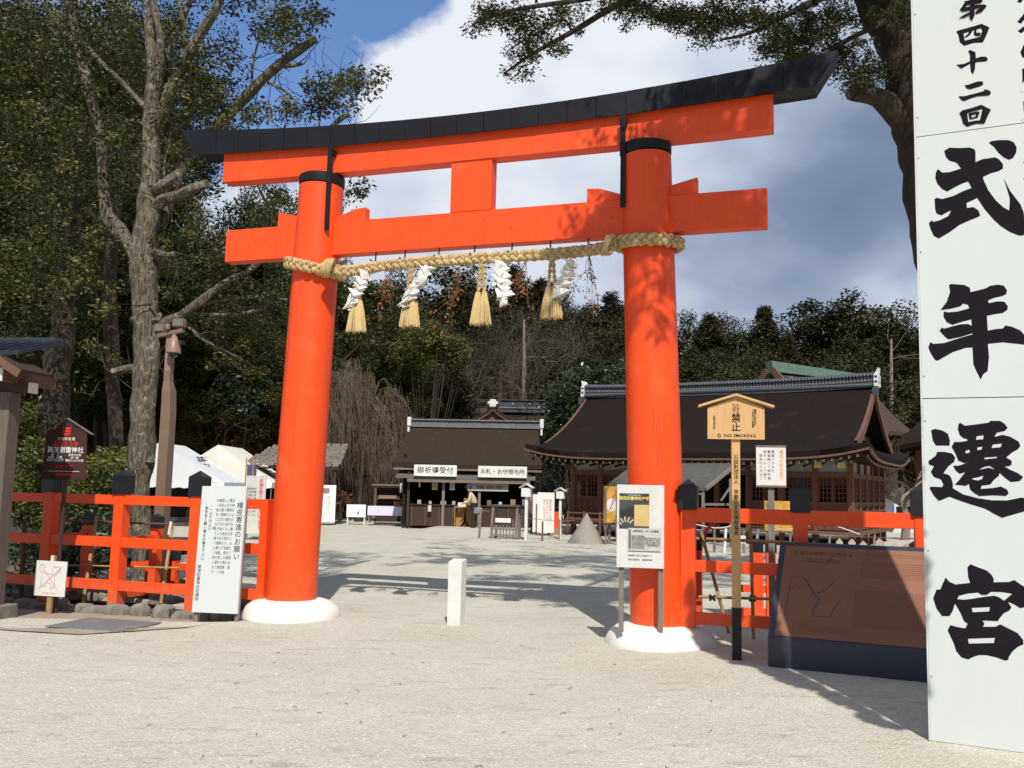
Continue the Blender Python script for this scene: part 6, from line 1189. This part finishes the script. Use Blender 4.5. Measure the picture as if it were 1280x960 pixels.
limbs = [([(191, 112, 0), (189, 60, 0), (187, 0, .1), (185, -90, .2), (190, -200, .3)], [.125, .10, .09, .07, .04]),
 ([(192, 135, 0), (200, 85, -.1), (200, 40, -.2), (190, -10, -.2), (195, -120, 0)], [.09, .075, .07, .06, .04]),
 ([(196, 165, 0), (207, 128, -.2), (226, 85, -.3), (245, 52, -.3), (262, 24, -.4), (278, -8, -.4), (300, -80, -.3)], [.11, .10, .10, .095, .085, .08, .05]),
 ([(206, 100, .1), (216, 50, .2), (236, 5, .2), (250, -60, .2)], [.06, .055, .05, .03]), ([(228, 82, -.2), (232, 40, 0), (222, 0, .1), (215, -60, .2)], [.05, .045, .04, .03]),
 ([(186, 140, 0), (170, 122, .1), (150, 100, .2), (128, 80, .2), (110, 60, .3), (98, 50, .3)], [.055, .05, .048, .045, .045, .05]),
 ([(176, 335, 0), (158, 300, .1), (146, 285, .2), (132, 262, .2), (128, 220, .3), (126, 170, .3), (112, 120, .3), (98, 60, .4), (90, 20, .4), (82, -10, .4), (70, -100, .5)], [.14, .13, .13, .115, .10, .095, .09, .08, .075, .07, .04]),
 ([(98, 62, .4), (80, 40, .5), (62, 10, .5), (45, -30, .5)], [.05, .05, .045, .03]), ([(72, 45, .5), (50, 20, .6), (28, -5, .6)], [.03, .025, .02]),
 ([(190, 262, 0), (205, 250, -.1), (222, 245, -.2), (240, 236, -.3), (261, 230, -.3)], [.13, .11, .10, .095, .085]), ([(190, 240, -.05), (208, 228, -.2), (226, 216, -.2)], [.10, .09, .075]),
 ([(212, 238, -.1), (205, 215, -.1), (210, 185, 0), (216, 150, .1)], [.03, .02, .016, .01]), ([(176, 462, 0), (162, 460, -.1), (140, 466, -.15)], [.09, .075, .07]),
 ([(186, 418, 0), (205, 405, -.1), (225, 395, -.2), (248, 378, -.3), (272, 360, -.2), (292, 348, 0), (315, 335, .2), (340, 300, .4)], [.09, .085, .085, .08, .07, .06, .045, .03]),
 ([(250, 380, -.3), (285, 374, 0), (320, 371, .2), (360, 375, .5)], [.04, .035, .03, .02]), ([(262, 395, -.1), (300, 392, .2), (335, 383, .4)], [.05, .04, .025]), ([(232, 405, -.1), (255, 425, -.2), (285, 440, -.3), (318, 458, -.3)], [.025, .03, .022, .014]),
 ([(300, 345, 0), (322, 330, .1), (338, 305, .2), (345, 285, .2)], [.05, .045, .03, .02]), ([(188, 420, 0), (197, 398, -.1), (186, 380, -.2)], [.03, .03, .02]),
 ([(200, 285, .2), (225, 215, .5), (250, 178, .6), (283, 146, .6), (312, 116, .5), (345, 84, .4), (372, 64, .3), (395, 49, .2)], [.10, .10, .105, .10, .095, .085, .08, .085]), ([(350, 82, .3), (365, 82, .3), (377, 80, .2)], [.045, .04, .03]), ([(334, 103, .4), (350, 110, .4), (363, 119, .3)], [.03, .03, .022]),
 ([(284, 145, .6), (270, 122, .6), (240, 118, .5), (205, 120, .3)], [.04, .035, .03, .04]), ([(314, 104, .5), (317, 75, .5), (324, 50, .5), (336, 32, .4)], [.02, .022, .018, .01]), ([(250, 160, .6), (252, 140, .6), (258, 125, .6)], [.012, .01, .008]),
 ([(180, 310, 0), (205, 318, -.15), (218, 318, -.2)], [.08, .06, .05]), ([(336, 150, .6), (339, 142, .6), (337, 130, .5)], [.018, .02, .012]), ([(395, 200, .9), (410, 165, .9), (428, 147, .8), (437, 143, .8)], [.04, .045, .05, .05]), ([(399, 160, .9), (401, 140, .9), (412, 125, .9), (425, 112, .9), (440, 105, .9)], [.02, .018, .015, .012, .008])]
for pts, rad in limbs: m_ = MB(); px_limb(m_, [(a, b, TY_+c) for a, b, c in pts], [q_*.84 for q_ in rad], 9, 4, .3); rel(m_).build('limb', bark_l, lt)
g = np.random.default_rng(12); m_ = MB()
for pts, rad in limbs:
    for k in range(5):
        a, b, c = pts[int(g.integers(1, len(pts)))]; p = at(a+g.normal()*6, b+g.normal()*5, TY_+c); twigs(m_, p, (g.normal(), g.normal()*.5, g.normal()+.2), g.uniform(.25, .7), .010, 1, g, .6, 2, .03)
stuff(rel(m_).build('twig', bark_d, lt))
regs = [(365, 22, 38, 26, 24), (345, 45, 30, 15, 8), (300, -10, 60, 20, 12), (262, 100, 32, 34, 34), (290, 135, 30, 18, 12), (330, 140, 40, 12, 8), (375, 135, 22, 14, 3), (450, 103, 19, 16, 14), (415, 108, 14, 10, 5), (400, 130, 12, 16, 8), (435, 130, 16, 8, 3), (392, 105, 6, 12, 3), (348, 245, 16, 22, 5), (360, 262, 16, 12, 4), (450, 232, 12, 10, 3), (225, 60, 35, 50, 26), (150, 40, 60, 55, 34), (60, 60, 70, 70, 40), (20, 180, 40, 80, 40), (80, 190, 45, 60, 30), (150, 190, 40, 50, 18), (215, 130, 25, 40, 12), (50, 320, 60, 80, 44), (110, 360, 40, 60, 22), (240, 300, 40, 30, 16), (290, 300, 35, 40, 18), (250, 350, 60, 30, 14), (330, 390, 50, 40, 18), (380, 345, 30, 20, 8), (280, 430, 50, 40, 10), (20, 430, 40, 40, 12), (225, 175, 20, 24, 8), (120, 440, 30, 40, 5), (360, 320, 30, 14, 5)]
Cn = []; sp_ = []
for cx, cy, rx, ry, n_ in regs:
    for k in range(n_):
        dp = g.uniform(-.6, 1.4); Cn.append(tuple(at(cx+g.normal()*rx*.55, cy+g.normal()*ry*.55, TY_+dp)-off)); sp_.append(g.uniform(.14, .30))
# twigs that carry those leaves
leaves('foliage', Cn, 62, sp_, .075, leaf_near, lt, 61, flat=.25, droop=.45, aspect=.42)
# second dark trunk behind, and a bushy shrub
for lab, pts, rad, Y in (('leaning dark mossy trunk behind the gate house', [(62, 620, 0), (68, 540, 0), (72, 470, 0), (78, 410, 0), (84, 340, 0), (96, 250, 0)], [.24, .22, .21, .19, .16, .1], 15.5), ('slender dark trunk half lost in the wood left of the lichened tree', [(146, 560, 0), (140, 440, 0), (138, 330, 0), (150, 240, 0)], [.14, .13, .11, .08], 17.5), ('dark trunk in the wood just left of the left pillar', [(322, 560, 0), (318, 520, 0), (322, 470, 0), (330, 430, 0)], [.24, .22, .2, .15], 46), ('dark trunk in the wood between the tents and the left pillar', [(345, 560, 0), (350, 520, 0), (346, 470, 0)], [.2, .18, .15], 47)):
    b0_ = at(pts[0][0], 700, Y); t_ = thing('dark_tree', lab, 'tree', (b0_.x, Y, 0)); o2 = Vector((b0_.x, Y, 0)); m_ = MB(); P = [Vector((b0_.x, Y, -.1))]+curve_pts([at(a, b, Y) for a, b, c in pts], 4); m_.tube(P, [rad[0]*1.1]+lerp_list(rad, 4), 10, jit=.3)
    m_.v = [tuple(Vector(p)-o2) for p in m_.v]; m_.build('trunk', bark_d, t_)
    leaves('crown', [tuple(at(pts[-1][0]+g.normal()*35, pts[-1][1]-30+g.normal()*40, Y+g.normal()*.6)-o2) for k in range(30)], 60, .3, .09, leaf_near, t_, 70+len(lab), droop=.3)
def shrub(nm, lab, regs_, Y, n_l, spread, size, m, seed, stem=bark_d, dy=.5, flat=.3, droop=0., cat='shrub'):
    g = np.random.default_rng(seed); bx_ = sum(r[0] for r in regs_)/len(regs_); b0_ = at(bx_, 640, Y); b0_.z = 0; t_ = thing(nm, lab, cat, (b0_.x, Y, 0)); C = []
    for cx, cy, rx, ry, n_ in regs_:
        for k in range(n_): C.append(tuple(at(cx+g.normal()*rx*.5, cy+g.normal()*ry*.5, Y+g.normal()*dy)-Vector((b0_.x, Y, 0))))
    leaves('foliage', C, n_l, spread, size, m, t_, seed, flat=flat, droop=droop, aspect=.45); q = MB()
    for c in C[::4]: q.tube([(0+g.normal()*.1, g.normal()*.1, -.1), (c[0]*.5, c[1]*.5, c[2]*.5), c], [.035, .02, .008], 5)
    stuff(q.build('stem', stem, t_)); return t_
shrub('leafy_shrub', 'bright yellow green leafy shrub behind the left fence under the brown sign', [(30, 600, 25, 25, 26), (60, 560, 30, 25, 22), (120, 590, 26, 26, 30), (140, 575, 22, 15, 14), (100, 615, 40, 20, 30), (40, 520, 25, 25, 10), (30, 640, 30, 20, 14), (110, 640, 30, 20, 12)], 15.0, 64, .20, .085, leaf_yel, 81)
shrub('leafy_shrub', 'dark low shrub behind the rails of the left fence', [(40, 690, 40, 26, 24), (100, 690, 40, 26, 26), (130, 650, 30, 20, 12), (60, 735, 60, 14, 16)], 13.9, 50, .2, .075, leaf_dk, 82)
shrub('pine_shrub', 'bluish green pine foliage behind the camera pole', [(290, 505, 26, 12, 22), (275, 480, 18, 16, 14), (320, 490, 16, 10, 6)], 42, 80, .5, .26, leafmat('pine_needles', [(.010, .020, .012), (.020, .035, .022), (.035, .055, .032)], .5, .1), 83, droop=.4)
shrub('evergreen_shrub', 'glossy dark evergreen beside the left end of the large hall', [(727, 490, 36, 26, 60), (700, 520, 28, 22, 40), (680, 545, 12, 10, 12), (760, 470, 25, 14, 20), (740, 530, 26, 20, 22), (700, 560, 14, 20, 14), (690, 590, 12, 20, 10)], 41, 80, .45, .17, leaf_dk, 84, cat='tree')
shrub('yellow_green_tree', 'spreading yellow green tree above the weeping tree between the pillars', [(470, 445, 20, 16, 26), (510, 438, 26, 18, 34), (550, 432, 26, 22, 40), (540, 415, 14, 12, 12), (575, 448, 12, 10, 10)], 50, 80, .5, .18, leafmat('olive_leaves', [(.035, .040, .010), (.085, .092, .020), (.17, .165, .038)], .6, .2), 85, cat='tree')
shrub('evergreen_tree', 'green tree right behind the left pillar above the weeping tree', [(440, 400, 20, 30, 40), (470, 375, 24, 18, 30), (430, 440, 16, 24, 20), (410, 370, 20, 24, 20)], 46, 80, .5, .18, leaf_near, 86, cat='tree')
shrub('red_shrub', 'low reddish leafed shrub by the foot of the weeping tree', [(425, 625, 12, 14, 12)], 39, 40, .25, .1, leafmat('russet_leaves', [(.08, .03, .02), (.16, .06, .03), (.10, .09, .03)], .6, .2), 87)
# weeping tree
g = np.random.default_rng(90); Y = 42; b0_ = at(448, 645, Y); wt = thing('weeping_tree', 'bare weeping cherry with grey hanging twigs left of the shop', 'tree', (b0_.x, Y, 0)); o2 = Vector((b0_.x, Y, 0))
m_ = MB(); m_.tube([Vector((0, 0, -.1)), Vector((.1, 0, 1.4)), Vector((-.1, 0, 2.6)), Vector((-.2, 0, 3.6))], [.22, .18, .14, .08], 9, jit=.3)
for k in range(12): th = g.random()*6.28; m_.tube([(0, 0, 2.2+.12*k), (math.cos(th)*.8, math.sin(th)*.6, 3.4+.12*k), (math.cos(th)*1.7, math.sin(th)*.9, 3.6+.1*k)], [.06, .04, .02], 5)
m_.build('trunk', bark_d, wt); m_ = MB()
for cl in range(80):
    u = g.random(); cx_ = 398+108*u; top = 458+30*abs(u-.38)**1.2*2.2+g.random()**1.3*95; cy_ = Y+g.uniform(-1.7, 1.3); hub = at(cx_, top, cy_)-o2; ln_ = g.uniform(35, 120)
    m_.tube(curve_pts([Vector((g.normal()*.1, 0, 2.4+g.random())), hub.lerp(Vector((0, 0, hub.z+.2)), .45)+Vector((0, 0, .25)), hub], 3), [.035, .032, .03, .026, .022, .018, .014], 4, cap=False)
    for k in range(21):
        p0_ = hub+Vector((g.normal()*.16, g.normal()*.16, g.normal()*.10)); bot = min(646, top+ln_*g.uniform(.55, 1.1)); c = at(cx_+g.normal()*11, bot, cy_)-o2; b = p0_.lerp(c, .5)+Vector((g.normal()*.07+(p0_.x-c.x)*.2*-1, g.normal()*.07, .12)); m_.tube([hub+Vector((0, 0, -.02)), p0_, b, c], [.010, .011, .009, .005], 3, cap=False)
stuff(m_.build('hanging_twig', mat('hanging_twigs', (.135, .098, .070), (.062, .045, .033), 1.6, .95), wt))
# bare trees
bt = thing('bare_tree', '', 'tree', (0, 0, 0), 0, 'bare trees behind the shop'); g = np.random.default_rng(91); m_ = MB(); m_.tube([(0, 0, -.3), (.05, 0, 2), (.1, .1, 4)], [.16, .13, .10], 7); m_.build('trunk', thicket_m, bt); m_ = MB()
for k in range(13): th = g.random()*6.28; twigs(m_, (.05, 0, 1.6+.2*k), (math.cos(th), math.sin(th), .9+.3*g.random()), g.uniform(1.6, 2.6), .045, 4, g, .5, 3, -.02)
stuff(m_.build('branch', thicket_m, bt)); first = True
for px, py, Y, s_ in ((590, 455, 56, 1.0), (625, 430, 60, 1.2), (655, 460, 54, .95), (690, 445, 60, 1.15), (560, 490, 53, .8), (715, 430, 62, 1.2), (640, 400, 66, 1.3)):
    p = at(px, py+55, Y); o = bt if first else copy_tree(bt); first = False; zt_ = at(px, py-20, Y).z; o.location = (p.x, Y, zt_-6.2*s_); o.scale = (s_*.95,)*3; o.rotation_euler.z = gg.random()*6; o['label'] = 'bare grey brown tree in the thicket behind the shop'
for lab, px, y0, y1, Y in (('straight pale bare trunk behind the rear hall', 655, 490, 400, 58), ('tall thin pale trunk above the right end of the large hall', 1114, 500, 424, 60)):
    a, b = at(px, y0+30, Y), at(px, y1, Y); m_ = MB(); m_.tube([Vector((0, 0, 0)), (b-a)*.5, b-a], [.15, .13, .07], 8); rt_ = thing('pale_trunk', lab, 'tree', a); m_.build('trunk', mat('pale_bark', (.24, .20, .165), (.17, .14, .115), 6, .9), rt_)
    m_ = MB()
    for k in range(5): twigs(m_, (b-a)*(.6+.08*k), (g.normal(), g.normal(), .3), 1.8, .03, 2, g, .5, 2)
    stuff(m_.build('branch', twig_m, rt_))
bsh = thing('bare_shrub', 'bare brown twiggy shrub above the white tents', 'shrub', (at(262, 600, 42).x, 42, 0)); m_ = MB()
for k in range(22): twigs(m_, (g.normal()*.4, g.normal()*.2, 2.9), (g.normal()*.9, g.normal()*.4, .45), 1.5, .026, 3, g, .5, 3)
m_.tube([(0, 0, 0), (0, 0, 3.0)], .08, 6); stuff(m_.build('branch', mat('russet_twigs', (.15, .075, .05), (.09, .05, .035), 3, .95), bsh))
brt = thing('bare_garden_tree', 'gnarled bare tree beyond the right end of the large hall', 'tree', (at(1130, 650, 33).x, 33, 0)); m_ = MB(); m_.tube([(0, 0, 0), (.1, 0, .8), (-.1, 0, 1.5)], [.16, .13, .1], 8, jit=.3)
for k in range(9): th = g.random()*6.28; twigs(m_, (-.05, 0, 1.1+.05*k), (math.cos(th), math.sin(th)*.5, .6), 1.3, .055, 3, g, .55, 3)
stuff(m_.build('branch', mat('pale_bark', (.24, .20, .165)), brt))
def prune(C, sp, off):          # keep the upper boughs out of the view and off the sign faces
    keep = []; prot = [Vector(TW(a, .1, z)) for a in (-3.1, -2.7, -2.2, -1.2, -.6, 0, .6) for z in (4.5, 5.45)]+[Vector((SG[0]+math.cos(SRZ)*w, SG[1]+math.sin(SRZ)*w, z)) for w in (.05, .35, .7, 1.0) for z in (.6, 1.4, 2.2, 3, 3.8, 4.6)]+[Vector((wn_.location.x, 10.5, 1.9))]*1
    for c, s_ in zip(C, sp):
        P = Vector(c)+off; d = P-Vector((0, 0, CAM_H)); y = d.y*_cp+d.z*_sp; zc = -d.y*_sp+d.z*_cp
        if y > .1 and 480-FPX*zc/y > -14 and -60 < 640+FPX*d.x/y < 1340: continue
        if any(((P-q)-sun_dir*(P-q).dot(sun_dir)).length < s_+.30 and (P-q).dot(sun_dir) > 0 for q in prot): continue
        keep.append((c, s_))
    return [k[0] for k in keep], [k[1] for k in keep]
# ---- the big tree at the right, its canopy hanging over the gate
RY = 13.4; rt = thing('overhanging_tree', 'large dark tree with one sawn stub behind the tall white sign', 'tree', (at(1215, 790, RY).x, RY, 0)); off = Vector(rt.location)
m_ = MB(); px_limb(m_, [(a, b, RY) for a, b in ((1222, 795), (1212, 640), (1204, 480), (1194, 340), (1178, 240), (1166, 180), (1156, 130), (1146, 80), (1125, 30), (1098, -20), (1070, -80))], [.62, .56, .54, .52, .52, .52, .50, .48, .44, .42, .36], 22, 6, .16); rel(m_).build('trunk', bark_d, rt)
for pts, rad in (([(1150, 170, 0), (1120, 140, -.1), (1095, 122, -.2), (1066, 114, -.3)], [.25, .19, .15, .14]), ([(1140, 60, 0), (1180, 0, 0), (1230, -80, .2)], [.4, .35, .25]), ([(1080, -60, 0), (960, -55, -.3), (860, -25, -.5), (785, 0, -.5), (715, 40, -.5), (668, 66, -.4), (630, 92, -.4)], [.2, .13, .09, .05, .04, .03, .012]), ([(880, -40, -.4), (790, -14, -.2), (724, 0, -.2), (640, 13, -.2), (592, 30, -.2)], [.08, .05, .04, .03, .015]), ([(1085, -30, -.2), (1000, 10, -.4), (940, 40, -.4), (900, 50, -.4)], [.1, .05, .03, .015]), ([(1120, 20, -.2), (1060, 50, -.4), (1010, 80, -.4)], [.06, .035, .015]), ([(715, 40, -.5), (700, 25, -.6), (640, 60, -.6)], [.02, .018, .01])):
    m_ = MB(); px_limb(m_, [(a, b, RY+c) for a, b, c in pts], rad, 9, 4, .2); rel(m_).build('limb', bark_d, rt)
m_ = MB(); p_ = at(1065, 114, RY-.32)-off; m_.lathe([(.135, 0), (.13, .01)], n=14); o_ = m_.build('cut_face', mat('cut_wood', (.13, .09, .075), (.08, .055, .045), 20, .8), rt, p_); o_.rotation_euler = (R(75), 0, R(-75))
g = np.random.default_rng(95); Cn = []; sp_ = []
for cx, cy, rx, ry, n_ in [(612, 22, 26, 18, 24), (655, 25, 34, 16, 22), (665, 60, 26, 18, 20), (648, 88, 12, 9, 6), (705, 22, 34, 14, 16), (695, 55, 14, 12, 5), (760, 6, 36, 12, 18), (805, 14, 30, 14, 26), (845, 22, 26, 16, 30), (875, 30, 22, 20, 28), (905, 22, 26, 22, 26), (945, 20, 30, 20, 34), (975, 45, 30, 24, 40), (1000, 70, 28, 22, 32), (1020, 30, 34, 28, 44), (1050, 70, 26, 26, 34), (1075, 98, 22, 14, 22), (1095, 80, 16, 20, 16), (1060, 20, 26, 24, 26), (960, 62, 16, 10, 8), (1120, 10, 30, 30, 20)]:
    for k in range(int(n_*1.15)): Cn.append(tuple(at(cx+g.normal()*rx*.55, cy+g.normal()*ry*.55, RY-.4+g.uniform(-.7, .7))-off)); sp_.append(g.uniform(.09, .19))
leaves('foliage', Cn, 60, sp_, .058, leaf_rt, rt, 96, flat=.2, droop=.2, aspect=.36)
Cn = []; sp_ = []
for k in range(170): Cn.append(tuple(at(g.uniform(560, 1300), g.uniform(-260, -25), RY+g.uniform(-2.5, 2.5))-off)); sp_.append(g.uniform(.25, .45))
# boughs reaching forward over the approach: they cast the leaf shadows on the gate
for (x, y, z), n_, rr, tt in [((*TW(2.9, .2, 5.5)[:],)*1 and (tuple(TW(a, .2, z)), n, r, t)) for a, z, n, r, t in ((2.75, 5.45, 16, .42, 7), (3.2, 5.5, 10, .30, 7.2), (2.55, 4.45, 18, .36, 6.8), (3.0, 4.55, 12, .30, 6.8), (2.0, 4.45, 14, .26, 7), (2.1, 4.75, 5, .2, 7), (1.6, 4.5, 8, .20, 7.2), (1.42, 4.32, 5, .16, 7.2), (2.25, 3.6, 5, .25, 7.0), (1.85, 3.7, 4, .2, 7.0), (1.2, 4.1, 4, .22, 7.1), (3.7, 5.8, 10, .35, 7.2))]:
    for k in range(n_): c = Vector((x, y, z))+sun_dir*tt+Vector(g.normal(0, rr*.55, 3)); Cn.append(tuple(c-off)); sp_.append(g.uniform(.10, .22))
for px, py, rx, ry, n_, sgn in ((700, 700, 90, 8, 110, 1), (590, 702, 80, 5, 44, 1), (770, 718, 55, 14, 70, 1), (700, 742, 80, 8, 50, 1), (560, 692, 70, 3, 16, 1), (640, 722, 70, 5, 26, 1), (850, 715, 60, 18, 80, 1), (930, 712, 50, 22, 80, 1), (1010, 720, 60, 25, 40, 1), (1100, 720, 60, 25, 30, 1), (870, 690, 60, 3, 10, 1)):
    for k in range(n_):
        p = at(px+g.normal()*rx*.5, py+g.normal()*ry*.5, 1); d = (p-Vector((0, 0, CAM_H))); G_ = Vector((0, 0, CAM_H))+d*(CAM_H/-d.z); hgt = 8.6+g.uniform(-.3, .6)
        c = G_+sun_dir*(hgt/sun_dir.z); Cn.append(tuple(c-off)); sp_.append(g.uniform(.16, .34))
Cn, sp_ = prune(Cn, sp_, off); leaves('upper_foliage', Cn, 70, sp_, .085, leaf_rt, rt, 97, flat=.3, aspect=.5)
# unseen leaf mass added just above the view, shaped to shade the stone plaque
Cn = []; sp_ = []
for z0, z1, w0, w1, n_ in ((.3, 1.4, -.16, -.05, 24), (1.4, 2.4, -.30, -.10, 60), (2.4, 3.2, -.46, -.12, 90), (3.2, 3.9, -.60, -.13, 95), (3.9, 4.3, -.42, -.14, 34), (4.3, 4.7, -.24, -.15, 10)):
    for k in range(n_):
        w = g.uniform(w0, w1); z = g.uniform(z0, z1); tt = max(1.2, (4.997-z)/1.1125+.35)+g.uniform(0, .3)
        c = Vector((SG[0]+math.cos(SRZ)*w, SG[1]+math.sin(SRZ)*w, z))+sun_dir*tt
        if any(((c-q)-sun_dir*(c-q).dot(sun_dir)).length < .27 for q in (Vector((2.11, 8.56, 2.25)), Vector((2.0, 8.56, 2.15)), Vector((2.25, 8.56, 2.15)), Vector((2.11, 8.56, 1.8)))): continue
        Cn.append(tuple(c-off)); sp_.append(.058)
leaves('added_shade_leaves', Cn, 130, sp_, .05, leaf_rt, rt, 102, flat=.6, aspect=.7)
m_ = MB()
for q0, q1 in (((1150, -60), Vector(TW(2.6, .2, 4.6))+sun_dir*7), ((1120, -80), Vector(TW(1.9, .2, 4.6))+sun_dir*7)):
    a = at(*q0, RY); m_.tube(curve_pts([a-off, a.lerp(q1, .5)+Vector((0, 0, .7))-off, q1-off], 5), [.16-.013*i for i in range(11)], 7)
m_.build('limb', bark_d, rt)
# leaf shadows at left of the court come from the lichened tree's upper boughs
Cn = []; sp_ = []; off = Vector(lt.location)
for px, py, rx, ry, n_ in ((415, 686, 30, 6, 30), (425, 700, 26, 5, 26), (400, 712, 18, 4, 12), (330, 700, 40, 16, 8)):
    for k in range(n_):
        p = at(px+g.normal()*rx*.5, py+g.normal()*ry*.5, 1); d = (p-Vector((0, 0, CAM_H))); G_ = Vector((0, 0, CAM_H))+d*(CAM_H/-d.z); c = G_+sun_dir*((9.2+g.uniform(-.3, .6))/sun_dir.z); Cn.append(tuple(c-off)); sp_.append(g.uniform(.14, .3))
for k in range(90): Cn.append(tuple(at(g.uniform(-60, 300), g.uniform(-160, -15), TY_+g.uniform(-1.5, 1.5))-off)); sp_.append(g.uniform(.25, .4))
Cn, sp_ = prune(Cn, sp_, off); leaves('upper_foliage', Cn, 60, sp_, .085, leaf_near, lt, 98, flat=.3, aspect=.45)
# dead twigs and leaves on the gravel
g = np.random.default_rng(99); m_ = MB()
for k in range(70):
    y = 3+7*g.random(); x = (g.random()*2-1)*.5*y; z = gh(x, y)+.006; a = g.random()*6.28; l_ = g.uniform(.012, .05); m_.tube([(x, y, z), (x+l_*.5*math.cos(a), y+l_*.5*math.sin(a), z+.004), (x+l_*math.cos(a+.3), y+l_*math.sin(a+.3), z)], .0022, 4)
o_ = stuff(m_.build('fallen_twigs', bark_d)); tag(o_, 'scattered fallen twigs on the pale gravel', 'twigs')
